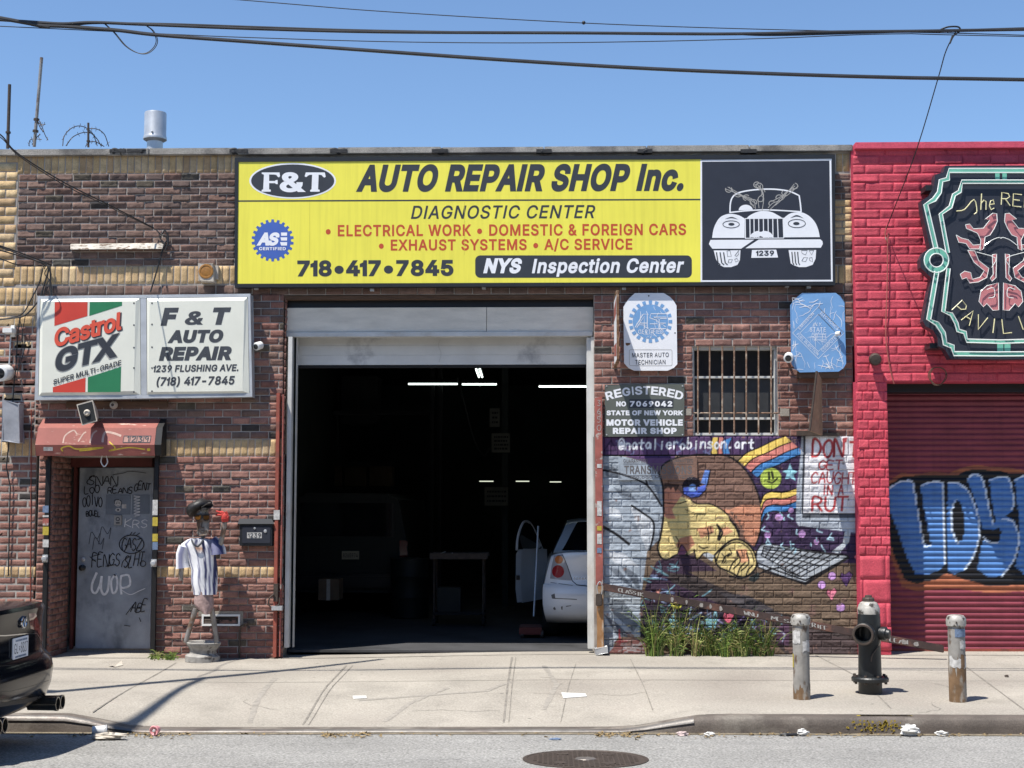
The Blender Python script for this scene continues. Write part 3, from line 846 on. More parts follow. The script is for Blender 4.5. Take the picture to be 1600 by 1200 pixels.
# ---- coping
b = MB(); rnd = random.Random(5)
xs = [X(27.5, 235), X(180), X(235, 235), X(372, 235), X(528, 235), X(690, 235), X(850, 235), X(1010, 235), X(1170, 235), X(1331.5, 235)]
for i in range(len(xs) - 1):
    z = Z(229.5, 700, -.05)
    b.box((xs[i] + .004, -.055, Z(239.5, 700, -.05) + rnd.uniform(0, .004)), (xs[i + 1] - .004, .38, z + rnd.uniform(-.006, .006)))
b.build('coping', mt['coping'], shop, bevel=.006)
for x0, x1 in ((172, 197), (199, 227), (359, 387), (516, 543), (675, 700), (838, 862), (996, 1019), (1157, 1182)):
    b = MB(); cx = (x0 + x1) / 2; v = P(cx, 236.5, -.045); hw = (P(x1, 234, -.06).x - P(x0, 234, -.06).x) / 2
    for k in range(7):
        b.ball((v.x + rnd.uniform(-.75, .75) * hw, v.y + rnd.uniform(0, .02), v.z + rnd.uniform(-.012, .02)), 1, 8, (hw * rnd.uniform(.3, .5), .03, .020 + rnd.uniform(0, .010)))
    b.box((v.x - hw, v.y - .02, v.z - .02), (v.x + hw, v.y + .05, v.z + .022)); b.build('tar_patch', mt['tar'], shop)
b = MB(); b.box((X(27), T, Z(244)), (X(1333), 14, Z(242))); b.build('roof', mt['tar'], shop)

# ---- bay lintel, header, frame, door
b = MB(); b.pbox(441, 460.5, 928, 468, .012, .25); b.build('lintel', mt['wood'], shop)
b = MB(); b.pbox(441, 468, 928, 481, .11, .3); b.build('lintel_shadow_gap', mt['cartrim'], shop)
b = MB(); b.pbox(446, 480, 760, 519, .085, .13); b.pbox(760.6, 479.5, 927, 519, .085, .13); b.build('header_board', mt['board'], shop, bevel=.003)
b = MB(); b.pbox(447, 517.5, 926, 526.5, .065, .16); b.build('header_trim', mt['framegrey'], shop, bevel=.004)
fr = MB(); fr.pbox(444, 526, 457, 1012, .02, .16); fr.pbox(456.8, 527, 463.5, 1012, .10, .22); fr.build('bay_frame', mt['framegrey'], shop, bevel=.004); fr = MB(); fr.pbox(925.5, 526, 931.5, 1014, .065, .16); fr.pbox(918.5, 527, 925.8, 1014, .10, .22)
fr.build('bay_frame', mt['framegrey'], shop, bevel=.004)
dp = MB()
a0, a1, c0, c1 = prect(463, 524, 919, 570, .30)
rows = [c0 + (c1 - c0) * k / 3 for k in range(4)]
for k in range(3): dp.box((a0, .30 - (.0012 if k % 2 else 0), rows[k] + .0005), (a1, .35, rows[k + 1] - .0005))
bd = dp.build('overhead_door', mt['panel'], shop, bevel=.002)
b = MB(); b.pbox(463, 570, 919, 575, .298, .352); b.build('bottom_seal', mt['rubber'], bd)
b = PB(onY(.2945)); b.stroke(cat2([(688, 531), (685, 540), (689, 552), (686, 566)]), 1.6).build('dent', mt['framegrey'], bd)

# ---- garage interior (one deep room)
ix0, ix1, iz = X(330, 800), X(1330, 800), Z(440)
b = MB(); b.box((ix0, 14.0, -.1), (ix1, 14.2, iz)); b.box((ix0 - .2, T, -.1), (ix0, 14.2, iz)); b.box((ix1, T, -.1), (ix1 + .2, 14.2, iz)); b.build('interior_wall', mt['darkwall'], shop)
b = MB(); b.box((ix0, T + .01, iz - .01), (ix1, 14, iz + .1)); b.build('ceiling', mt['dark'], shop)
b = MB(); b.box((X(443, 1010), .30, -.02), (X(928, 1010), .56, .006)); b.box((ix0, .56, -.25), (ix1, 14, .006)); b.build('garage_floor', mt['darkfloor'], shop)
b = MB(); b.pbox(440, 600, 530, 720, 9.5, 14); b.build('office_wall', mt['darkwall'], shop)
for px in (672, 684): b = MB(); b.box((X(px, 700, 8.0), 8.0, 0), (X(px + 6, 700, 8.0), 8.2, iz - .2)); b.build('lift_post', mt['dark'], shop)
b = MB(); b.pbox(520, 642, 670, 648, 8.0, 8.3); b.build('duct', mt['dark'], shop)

# ---- entry door
dy = .60
dr = MB(); a0, a1, c0, c1 = prect(121, 730.5, 237.5, 1013.5, dy); dr.box((a0, dy, c0), (a1, dy + .05, c1))
door = dr.build('entry_door', mt['doorblue'], shop, bevel=.004)
b = MB(); b.pbox(108, 714, 238, 729.5, dy - .03, dy + .1); b.pbox(108, 729, 120, 1014, dy - .03, dy + .1); b.build('door_frame', mt['doorred'], shop, bevel=.004)
b = MB(); b.box((xl, dy + .1, -.1), (xr_, dy + .2, Z(700))); b.pbox(78, 690, 243, 713, .02, .62); b.build('recess_wall', mt['mortar'], shop)
b = MB(); b.box((xl, .62, -.1), (xr_, .72, .01)); b.build('door_sill', mt['concrete_old'], shop)
k0 = P(130, 887, dy); b = MB(); b.lathe([(.032, 0), (.032, .012), (.014, .02), (.014, .04), (.03, .05), (.034, .065), (.02, .078), (0, .08)], (k0.x, dy, k0.z), (0, -1, 0)); b.build('knob', mt['cartrim'], door, smooth=True)
k0 = P(130, 874, dy); b = MB(); b.lathe([(.024, 0), (.024, .012), (.012, .016), (0, .016)], (k0.x, dy, k0.z), (0, -1, 0)); b.build('deadbolt', mt['steel'], door, smooth=True)
pl = MB(); pl.pbox(178, 805, 190, 820, dy - .02, dy); pl.build('keypad', mt['grey'], door, bevel=.003)
b = PB(onY(dy - .021)); b.ring(184, 811, 3.2, 3.2, 1.2); b.rect(181, 816, 187, 818); b.build('keypad_mark', mt['ink'], door)
pl = MB(); pl.pbox(165, 773, 204, 804, dy - .006, dy); pl.pbox(206, 773, 234, 803, dy - .004, dy); pl.build('patch_plate', M('patch_paint', (.17, .20, .24), .5), door, bevel=.001)
D4 = crop(0, 680, 3.636, onY(dy - .0075))
b = PB(D4)
for word, x, y, w, h, ln in (('SNAN', 500, 283, 165, 50, .1), ('REANS', 612, 330, 140, 34, .1), ('GENT', 760, 312, 90, 40, .2), ('LOO', 480, 332, 85, 38, 0), ('OOIVO', 470, 398, 110, 60, 0), ('BOUEL', 490, 460, 80, 30, 0),
                             ('FENGS', 520, 745, 160, 70, .1), ('SLHT', 700, 745, 110, 70, .2), ('ABE', 740, 1000, 85, 60, .3)):
    for st in hand(word, x, y, w, h, .15, .3, ln, rs=len(word) + x): b.stroke(st, 5)
b.stroke(cat2([(500, 280), (495, 262), (530, 230), (545, 240)]), 5); b.stroke(cat2([(640, 225), (700, 215), (740, 205), (830, 215)]), 3)
b.ring(747, 620, 72, 55, 5)
for st in hand('GASZ', 690, 650, 110, 65, .1, .3, .1, rs=2): b.stroke(st, 5)
for a in ((740, 565, 750, 550), (757, 563, 770, 550), (772, 570, 795, 555), (715, 1020, 760, 960), (705, 1080, 740, 1085), (790, 1035, 800, 1060), (520, 690, 570, 675), (600, 745, 660, 735), (510, 690, 545, 720)): b.stroke([(a[0], a[1]), (a[2], a[3])], 4)
b.stroke(cat2([(690, 750), (700, 715), (740, 690), (735, 720), (715, 750)]), 4); b.ring(812, 730, 18, 18, 4)
b.build('marker_graffiti', mt['sprayblack'], door)
b = PB(D4)
b.stroke(cat2([(550, 780), (525, 840), (524, 885), (545, 895), (568, 850), (578, 800)]), 13); b.stroke(cat2([(578, 800), (574, 870), (590, 905), (612, 880), (622, 800)]), 13)
b.stroke(cat2([(655, 790), (632, 830), (640, 895), (662, 880), (666, 820), (650, 788)]), 12); b.stroke(cat2([(690, 905), (684, 850), (688, 800)]), 12); b.stroke(cat2([(684, 800), (730, 796), (738, 850), (700, 868), (686, 862)]), 12); b.stroke(cat2([(690, 880), (740, 905), (790, 885), (825, 870)]), 4)
for st in hand('KRS', 708, 525, 130, 45, .15, .2, .1): b.stroke(st, 5)
for a in range(7): b.stroke(cat2([(760, 345 + a * 17), (795, 350 + a * 17), (765, 358 + a * 17)]), 4)
b.build('spray_graffiti', mt['spraywhite'], door)
b = PB(D4)
for cx, cy in ((540, 590), (600, 560), (560, 620)): b.stroke(cat2([(cx - 35, cy + 30), (cx - 20, cy - 40), (cx + 10, cy), (cx + 30, cy - 35), (cx + 20, cy + 30)]), 4)
b.build('faint_graffiti', M('faint_marker', (.09, .10, .12), .6), door)
b = PB(D4); b.ell(670, 388, 20, 17); b.ell(671, 424, 16, 11); b.rect(693, 392, 718, 416); b.rect(660, 365, 682, 376); b.build('sticker', mt['sticker'], door)
b = PB(crop(0, 680, 3.636, onY(dy - .009))); b.stroke(cat2([(652, 390), (650, 372), (660, 366), (678, 368), (690, 378), (688, 396)]), 4); b.ell(664, 386, 2.5, 4); b.ell(676, 386, 2.5, 4); b.stroke(cat2([(664, 398), (670, 401), (677, 397)]), 2); b.ell(671, 424, 6, 6); b.build('sticker_mark', mt['ink'], door)

# ---- barred window
S1 = 3.81
def q1(x, y): return (920 + x / S1, 440 + y / S1)
def wbox(bm, x0, y0, x1, y1, Yf, Yb): bm.pbox(*q1(x0, y0), *q1(x1, y1), Yf, Yb)
w = MB(); wbox(w, 612, 372, 1128, 384, .03, .2); wbox(w, 612, 385, 1128, 406, .05, .2); wbox(w, 612, 406, 627, 912, .05, .2); wbox(w, 1110, 406, 1128, 912, .05, .2); wbox(w, 627, 562, 1110, 576, .07, .2); wbox(w, 627, 808, 1110, 822, .07, .2); wbox(w, 612, 900, 1128, 916, .03, .2)
win = w.build('window', mt['framegrey'], shop, bevel=.002)
p = MB(); wbox(p, 627, 406, 1110, 562, .16, .165); p.build('open_pane', mt['glass'], win)
p = MB(); wbox(p, 627, 576, 1110, 808, .12, .125); p.build('screen_pane', mt['screen'], win)
p = MB(); wbox(p, 627, 822, 1110, 900, .12, .125); p.build('lower_pane', mt['glass'], win)
for x in (650, 720, 795, 866, 938, 1011, 1086):
    t = MB(); a = P(*q1(x, 384), -.005); c = P(*q1(x, 908), -.005); t.tube([a, c], .0095, 8); t.build('window_bar', mt['rustbar'], win, smooth=True)
t = MB(); t.tube([P(*q1(615, 783), .012), P(*q1(1140, 783), .012)], .009, 6); t.build('crossbar', mt['rustbar'], win)
b = MB(); wbox(b, 575, 755, 612, 797, -.012, .02); wbox(b, 1140, 755, 1195, 802, -.012, .02); b.build('cement_patch', mt['concrete_old'], shop, bevel=.004)

# ---- the painted wall (mural): canvas in picture crop units
cv = Canvas(1400, 1200, c8(116, 96, 78))
K = 1.0
def c_(r, g, b): return c8(r, g, b, K)
BLK = c_(28, 26, 30); PUR = c_(62, 46, 78); PUR2 = c_(84, 58, 98); GRY = c_(156, 166, 176); DGR = c_(108, 116, 126); LGR = c_(198, 203, 208); BRN = c_(124, 94, 80); ORA = c_(196, 132, 100); YEL = c_(222, 198, 128); DBR = c_(84, 68, 60); PNK = c_(200, 132, 104)
cv.poly([(0, 0), (1400, 0), (1400, 140), (0, 140)], PUR2)
cv.poly([(740, 60), (1080, 40), (1080, 700), (820, 640), (760, 140)], PUR); cv.poly([(800, 480), (1400, 520), (1400, 700), (800, 700)], PUR)
rnd = random.Random(9)
for k in range(90):
    x, y = rnd.uniform(780, 1060), rnd.uniform(150, 640); cv.stroke([(x, y), (x + rnd.uniform(-40, 40), y + rnd.uniform(-40, 40))], rnd.uniform(8, 22), rnd.choice((c_(50, 36, 62), c_(74, 54, 92), c_(88, 62, 104))))
# lower left dark scribble figure
cv.poly([(235, 1090), (240, 900), (270, 800), (320, 690), (420, 655), (520, 660), (640, 745), (640, 850), (760, 900), (900, 960), (1000, 1020), (1000, 1110), (640, 1110)], c_(66, 48, 66), 0)
cv.poly([(235, 1090), (250, 920), (480, 905), (760, 960), (990, 1040), (990, 1120), (600, 1120)], c_(46, 38, 52))
# dark sleeve
cv.poly([(350, 745), (480, 760), (620, 790), (800, 850), (960, 930), (1120, 980), (1370, 1060), (1370, 1180), (1000, 1180), (760, 950), (620, 900), (400, 800)], c_(72, 62, 60))
cv.poly([(480, 745), (640, 740), (800, 790), (1100, 830), (1400, 760), (1400, 1060), (1140, 1010), (900, 940), (700, 850)], c_(116, 96, 78))
cv.poly([(640, 850), (800, 870), (930, 940), (900, 975), (760, 930)], c_(78, 72, 74))
# jacket
cv.poly([(35, 140), (150, 145), (260, 175), (330, 230), (355, 330), (352, 450), (330, 580), (270, 640), (255, 760), (235, 900), (235, 1085), (120, 1085), (60, 1180), (30, 1180)], GRY)
for pts, col in (([(180, 395), (300, 480), (300, 560), (270, 640), (225, 530)], LGR), ([(40, 400), (120, 420), (150, 470), (60, 450)], LGR), ([(40, 620), (150, 650), (230, 720), (100, 700)], LGR), ([(60, 720), (120, 730), (220, 850), (150, 800)], DGR), ([(120, 700), (220, 760), (240, 860)], DGR),
                 ([(60, 880), (150, 900), (230, 1010), (200, 1060), (90, 960)], DGR), ([(40, 960), (110, 1010), (190, 1085), (120, 1085)], c_(88, 94, 104)), ([(40, 190), (100, 200), (140, 260), (60, 250)], DGR), ([(90, 300), (180, 330), (230, 390), (140, 360)], DGR), ([(50, 1020), (90, 1060), (100, 1170), (50, 1170)], c_(128, 134, 142)), ([(270, 250), (330, 300), (340, 380), (290, 300)], c_(126, 136, 148))): cv.poly(pts, col)
for pts, w_ in (([(40, 215), (130, 235), (250, 280), (300, 330), (345, 400)], 8), ([(190, 400), (250, 440), (300, 480), (305, 540), (285, 630)], 8), ([(42, 510), (110, 550), (175, 600)], 11), ([(265, 270), (278, 305)], 7)): cv.stroke(pts, w_, BLK, 4)
# brick red bare patch low
cv.poly([(130, 1095), (310, 1090), (310, 1170), (60, 1180)], c_(120, 74, 70))
for k in range(16): cv.stroke([(rnd.uniform(120, 300), rnd.uniform(1085, 1170)), (rnd.uniform(120, 300), rnd.uniform(1085, 1170))], 5, c_(150, 140, 140))
cv.stroke([(125, 1045), (130, 1120)], 8, c_(150, 50, 60)); cv.stroke([(100, 1110), (170, 1105)], 6, c_(150, 50, 60))
# purple gap, hair
cv.poly([(150, 140), (420, 140), (345, 240), (260, 175)], PUR2)
cv.poly([(330, 230), (360, 180), (430, 150), (520, 138), (620, 134), (700, 148), (760, 190), (810, 255), (845, 330), (862, 410), (862, 500), (850, 565), (830, 615), (760, 580), (600, 420), (440, 350), (360, 310)], BRN)
cv.poly([(640, 415), (700, 420), (770, 395), (862, 400), (862, 500), (850, 565), (830, 615), (780, 570), (750, 510), (735, 490), (700, 445)], ORA)
# face
FACE = [(355, 470), (385, 420), (440, 350), (500, 370), (530, 390), (600, 390), (660, 420), (690, 450), (715, 500), (735, 500), (740, 520), (755, 530), (750, 575), (790, 590), (835, 640), (838, 720), (790, 770), (720, 765), (640, 720), (615, 690), (560, 655), (530, 682), (515, 640), (480, 658), (420, 658), (380, 680), (345, 672), (330, 620), (345, 540)]
cv.poly(FACE, YEL)
cv.poly([(358, 312), (420, 305), (455, 340), (400, 420), (420, 470), (380, 470), (352, 450)], PNK)
cv.poly([(440, 570), (500, 555), (520, 600), (470, 650), (420, 610)], c_(190, 128, 96)); cv.poly([(530, 520), (610, 505), (620, 540), (550, 570)], c_(214, 150, 110)); cv.poly([(650, 520), (690, 510), (720, 535), (670, 560)], c_(214, 150, 110))
cv.poly([(730, 630), (790, 625), (800, 690), (760, 700)], c_(206, 146, 106))
for pts, w_ in (([(355, 330), (355, 460), (340, 560), (325, 620), (345, 672), (380, 680), (420, 658), (480, 658)], 8), ([(330, 230), (350, 290), (355, 340)], 8), ([(330, 232), (360, 182), (430, 150), (520, 136), (620, 132), (700, 147), (760, 190), (810, 255), (845, 330), (864, 410), (864, 500), (850, 570), (832, 612)], 7), ([(355, 385), (430, 390), (480, 375)], 5),
                ([(500, 372), (530, 390), (600, 392), (660, 422), (690, 448)], 6), ([(635, 500), (650, 530), (640, 575)], 9), ([(600, 510), (605, 545)], 4), ([(515, 630), (530, 682), (570, 645), (610, 660)], 6), ([(430, 655), (440, 625), (452, 605), (475, 640), (478, 655)], 6),
                ([(620, 660), (680, 600), (740, 575), (800, 605), (835, 660), (838, 720), (790, 770), (750, 770), (700, 745), (640, 715), (620, 660)], 8), ([(700, 625), (710, 650), (690, 665)], 5), ([(660, 650), (680, 680), (670, 700)], 5), ([(740, 640), (755, 690), (720, 730)], 6), ([(790, 650), (800, 700), (760, 740)], 6)): cv.stroke(pts, w_, BLK, 4)
cv.poly([(690, 445), (705, 470), (735, 500), (742, 520), (755, 530), (750, 575), (735, 530), (725, 510), (700, 480)], BLK)
cv.poly([(560, 655), (590, 645), (620, 660), (610, 692)], LGR); cv.poly([(430, 655), (440, 625), (452, 605), (475, 640), (470, 655)], c_(120, 72, 100))
for pts, w_ in (([(632, 690), (650, 640), (690, 605), (735, 590), (780, 605), (812, 640), (828, 690)], 5), ([(660, 700), (676, 668), (700, 650)], 6), ([(700, 735), (716, 700), (742, 676)], 6), ([(742, 758), (756, 722), (782, 696)], 6), ([(786, 768), (796, 736), (820, 712)], 6),
                ([(735, 640), (742, 668)], 4), ([(762, 632), (770, 664)], 4), ([(790, 640), (795, 668)], 4), ([(585, 520), (592, 560), (588, 580)], 6), ([(565, 548), (612, 540)], 4), ([(640, 505), (662, 540), (646, 580)], 8), ([(540, 610), (560, 622), (585, 618)], 5), ([(470, 420), (520, 440), (580, 440)], 3), ([(420, 560), (436, 590), (430, 620)], 4)): cv.stroke(pts, w_, BLK, 4)
for x0, y0 in ((700, 430), (720, 448), (738, 470), (748, 498), (756, 522)): cv.poly([(x0, y0), (x0 + 16, y0 + 30), (x0 + 22, y0 + 4)], BRN)
for k in range(26): x, y = rnd.uniform(380, 850), rnd.uniform(150, 330); cv.stroke([(x, y), (x + 30, y + rnd.uniform(-8, 22))], 3, c_(108, 82, 70))
# headphones
cv.disc(505, 300, 52, c_(38, 34, 44), 50); cv.poly([(455, 300), (545, 300), (580, 290), (575, 320), (540, 355), (500, 360), (460, 340)], c_(62, 88, 180)); cv.poly([(550, 280), (572, 215), (600, 215), (580, 295)], c_(92, 130, 200)); cv.disc(508, 310, 22, c_(120, 160, 220))
cv.stroke([(455, 300), (460, 340), (500, 360), (540, 355), (575, 320), (585, 285), (600, 215)], 5, BLK); cv.stroke([(460, 302), (545, 300)], 5, BLK)
cv.poly([(360, 320), (380, 300), (395, 320), (405, 300), (420, 330), (440, 290), (360, 280)], c_(70, 52, 46))
# rainbow ribbons
RB = (c_(240, 205, 90), c_(216, 128, 116), c_(62, 132, 196))
def ribbon(top, w_, cols):
    t = cat2(top, 8)
    for i, col in enumerate(cols):
        cv.poly([(x + i * w_[0], y + i * w_[1]) for x, y in t] + [(x + (i + 1) * w_[0], y + (i + 1) * w_[1]) for x, y in reversed(t)], col)
    for i in range(len(cols) + 1): cv.stroke([(x + i * w_[0], y + i * w_[1]) for x, y in t], 5, BLK)
ribbon([(745, 165), (790, 125), (860, 95), (930, 60), (990, 38)], (34, 30), RB)
ribbon([(862, 390), (880, 345), (920, 328), (985, 330), (1052, 308)], (2, 34), RB)
cv.poly([(610, 45), (640, 45), (630, 90), (640, 130), (600, 130)], RB[0]); cv.poly([(645, 45), (670, 45), (655, 90), (668, 130), (640, 130)], RB[1]); cv.poly([(672, 60), (712, 45), (690, 90), (700, 130), (664, 130)], RB[2])
for x in (612, 643, 671, 712): cv.stroke([(x, 45), (x - 10, 90), (x - 6, 130)], 4, BLK, 3)
# laptop
cv.poly([(1075, 30), (1400, 30), (1400, 545), (1310, 535), (1060, 505), (1045, 480), (1050, 300), (1068, 150)], c_(170, 178, 188)); cv.poly([(1090, 30), (1400, 30), (1400, 440), (1078, 440)], c_(226, 224, 226)); cv.poly([(1078, 440), (1400, 440), (1400, 466), (1078, 464)], c_(74, 78, 86))
cv.poly([(1085, 30), (1096, 30), (1084, 440), (1074, 440)], c_(60, 62, 70))
cv.poly([(1310, 535), (1372, 545), (1372, 640), (1330, 660), (1230, 640), (1290, 600)], c_(174, 180, 186)); cv.poly([(1240, 640), (1290, 610), (1325, 555), (1310, 540), (1380, 545), (1380, 690), (1320, 660)], PUR)
cv.poly([(1300, 535), (1330, 540), (1322, 590), (1270, 650), (1230, 640), (1290, 595)], c_(174, 180, 186))
LB = [(860, 605), (900, 598), (1080, 628), (1310, 660), (1322, 672), (1095, 812), (850, 722), (838, 680), (840, 640)]
cv.poly(LB, c_(178, 184, 190)); cv.stroke(LB + [LB[0]], 6, BLK)
kp = [(880, 612), (1270, 660), (1070, 770), (865, 660)]
def kq(u, v):
    a = [kp[0][i] + (kp[1][i] - kp[0][i]) * u for i in (0, 1)]; c = [kp[3][i] + (kp[2][i] - kp[3][i]) * u for i in (0, 1)]
    return (a[0] + (c[0] - a[0]) * v, a[1] + (c[1] - a[1]) * v)
for k in range(11): cv.stroke([kq(k / 10, 0), kq(k / 10, 1)], 5, BLK)
for k in range(5): cv.stroke([kq(0, k / 4), kq(1, k / 4)], 5, BLK)
for pts in ([(850, 700), (950, 740), (1095, 790), (1300, 680)], [(880, 745), (1095, 803), (1310, 672)], [(820, 770), (900, 735), (960, 722), (1000, 745), (1060, 765)], [(700, 770), (760, 780), (830, 750)]): cv.stroke(pts, 7, BLK)
cv.poly([(800, 775), (850, 745), (858, 770), (830, 800), (800, 790)], c_(54, 62, 62))
# small shapes
cv.disc(915, 258, 55, c_(186, 206, 78)); cv.stroke([(905, 228), (906, 262)], 8, BLK); cv.stroke([(922, 226), (926, 258)], 8, BLK); cv.stroke([(898, 275), (925, 280), (948, 258)], 6, BLK, 3)
cv.poly([(1014, 180), (1028, 215), (1054, 222), (1032, 240), (1046, 272), (1018, 255), (990, 262), (998, 232), (974, 222), (1004, 212)], c_(150, 212, 226))
for x, y, r in ((958, 460, 21), (1020, 425, 14), (898, 552, 18), (1077, 548, 19), (1152, 588, 15), (1233, 767, 20), (1180, 813, 20), (1278, 930, 22)): cv.disc(x, y, r + 4, BLK); cv.disc(x, y, r, c_(196, 146, 206))
for x, y, s, col in ((1232, 860, 1, c_(226, 126, 148)), (1308, 780, 1.2, c_(94, 62, 112)), (695, 985, 1.1, c_(216, 96, 120)), (1366, 672, .6, c_(226, 126, 148)), (330, 850, .5, c_(226, 146, 128))):
    hp = [(x, y + 34 * s), (x - 26 * s, y - 4 * s), (x - 20 * s, y - 24 * s), (x - 4 * s, y - 16 * s), (x + 12 * s, y - 30 * s), (x + 26 * s, y - 16 * s)]
    cv.poly([(x + (a - x) * 1.18, y + (b2 - y) * 1.15) for a, b2 in hp], BLK); cv.poly(hp, col)
CY = c_(168, 206, 220)
for k in range(26):
    x, y = rnd.uniform(880, 1260), rnd.uniform(430, 630)
    if y > 505 + (x - 1060) * .13 or x < 1040: cv.stroke([(x, y), (x + rnd.uniform(-16, 16), y + rnd.uniform(8, 26)), (x + rnd.uniform(-6, 26), y + rnd.uniform(10, 34))], 6, CY, 3)
for k in range(56):
    x, y = rnd.uniform(260, 620), rnd.uniform(690, 1080)
    if x < 300 and y < 800: continue
    if y > 760 + (x - 330) * .35 or (x < 420 and y < 860): cv.stroke([(x, y), (x + rnd.uniform(-40, 40), y + rnd.uniform(-22, 22)), (x + rnd.uniform(-20, 60), y + rnd.uniform(-40, 30))], rnd.uniform(4, 8), rnd.choice((c_(120, 164, 176), c_(144, 160, 196), c_(84, 120, 132))), 4)
for k in range(24):
    x, y = rnd.uniform(640, 980), rnd.uniform(960, 1090); cv.stroke([(x, y), (x + rnd.uniform(-30, 30), y + rnd.uniform(-26, 26)), (x + rnd.uniform(-40, 40), y + 30)], 5, rnd.choice((c_(116, 156, 168), c_(120, 100, 148))), 4)
cv.poly([(395, 985), (435, 1000), (430, 1040), (400, 1030), (380, 1000)], c_(130, 186, 196)); cv.poly([(575, 985), (640, 990), (625, 1040), (580, 1030)], c_(130, 186, 196)); cv.disc(425, 905, 32, c_(198, 196, 60)); cv.stroke([(405, 912), (430, 922), (450, 905)], 6, BLK, 3)
cv.poly([(940, 1030), (1010, 1010), (1010, 1130), (950, 1120)], c_(88, 62, 84)); cv.stroke([(945, 1045), (985, 1070), (975, 1110)], 7, c_(150, 150, 176), 4); cv.stroke([(1120, 1125), (1215, 1122)], 6, CY); cv.stroke([(1140, 1100), (1145, 1135)], 5, CY)
cv.poly([(1060, 1030), (1370, 1110), (1370, 1175), (1060, 1165)], c_(86, 72, 72))
# band outlines, triangle, lettering
cv.stroke([(0, 138), (600, 138), (760, 138)], 5, BLK); cv.stroke([(45, 115), (82, 60), (110, 112), (45, 115)], 6, c_(50, 36, 66))
for k in range(16):
    x = rnd.uniform(110, 620); y = rnd.uniform(55, 120); cv.stroke([(x, y), (x + rnd.uniform(-25, 25), y + rnd.uniform(-12, 12)), (x + rnd.uniform(-20, 30), y + 14)], 8, c_(104, 104, 146), 4)
WHT = c_(236, 238, 242)
for st in hand('@natalierobinson.art', 120, 106, 708, 52, .22, .12, .05, -.008): cv.stroke(st, 8.5, WHT)
RDT = c_(182, 62, 66)
for wd, x, y, w_, h, sw in (('DON', 1130, 148, 158, 92, 13), ("'", 1292, 140, 20, 92, 10), ('T', 1322, 148, 46, 80, 12), ('GET', 1165, 212, 120, 46, 8), ('CAUGHT', 1125, 284, 232, 58, 8), ('IN A', 1180, 345, 110, 50, 8), ('RUT', 1130, 428, 180, 72, 13)):
    for st in hand(wd, x, y, w_, h, .25, .1, .08, rs=4): cv.stroke(st, sw, RDT)
# an old plate painted over
for wd, y, h, x0, x1, col in (('x', 0, 0, 0, 0, None),): pass

def blotch(h, w, cell, amp):
    g = RNG.random((h // cell + 3, w // cell + 3)); y = np.arange(h) / cell; x = np.arange(w) / cell
    y0 = y.astype(int); x0 = x.astype(int); fy = (y - y0)[:, None]; fx = (x - x0)[None]
    fy = fy * fy * (3 - 2 * fy); fx = fx * fx * (3 - 2 * fx)
    v = (g[y0][:, x0] * (1 - fy) + g[y0 + 1][:, x0] * fy) * (1 - fx) + (g[y0][:, x0 + 1] * (1 - fy) + g[y0 + 1][:, x0 + 1] * fy) * fx
    return (v - .5) * 2 * amp
for _ in range(2):                                 # spray edges are never razor sharp
    q_ = np.pad(cv.a, ((1, 1), (1, 1), (0, 0)), 'edge'); cv.a = (q_[:-2, 1:-1] + q_[2:, 1:-1] + q_[1:-1, :-2] + q_[1:-1, 2:] + 2 * q_[1:-1, 1:-1]) / 6
wear = blotch(1200, 1400, 60, .5) + blotch(1200, 1400, 22, .35) + blotch(1200, 1400, 8, .3)
yy_ = np.linspace(0, 1, 1200)[:, None]
cv.a *= (1 + blotch(1200, 1400, 130, .14) + blotch(1200, 1400, 30, .10))[..., None]
m_ = np.clip((wear + (yy_ ** 5) * .28 - .60) * 6, 0, .8)[..., None]
cv.a = cv.a * (1 - m_) + np.array(c8(128, 98, 88)) * m_
grey_ = cv.a.mean(-1, keepdims=True); cv.a = cv.a * .90 + grey_ * .10

def mcol(A, B):
    d = np.stack((A, np.zeros(A.shape), B), -1) - CAM
    k = d @ _fw
    px = 800 + FPX * (d @ _rt) / k; py = 600 - FPX * (d @ _up) / k
    return cv.at((px - 930) * 3.3333, (py - 670) * 3.3333)
mu = Bricks()
kw = dict(painted=mcol, nx=26, nz=10)
bp(mu, (940, 682, 1341, 712), 1, .0805, TAN, soldier=True, seed=31, split=False, amp=.004, painted=mcol, nx=10, nz=24)
bp(mu, (940, 712, 1341, 884), 15, .21, RD, seed=32, amp=.0045, **kw)
bp(mu, (940, 884, 1342, 901), 1, .0805, TAN, soldier=True, seed=33, split=False, amp=.004, painted=mcol, nx=10, nz=14)
bp(mu, (940, 901, 1344, 1022), 11, .21, RD, seed=34, amp=.0045, **kw)
mu.build('painted_brick', mt['mural'], shop)
xs = np.linspace(X(940, 850), X(1344, 850), 330); zz = np.linspace(-.03, Z(682), 280)
A, B = np.meshgrid(xs, zz)
V = np.stack((A.ravel(), np.full(A.size, .0055), B.ravel()), -1); i = np.arange(A.size).reshape(A.shape)
build_np('painted_mortar', V, np.stack((i[:-1, :-1], i[:-1, 1:], i[1:, 1:], i[1:, :-1]), -1).reshape(-1, 4), mt['mural'], shop, mcol(A.ravel(), B.ravel()) * .8)

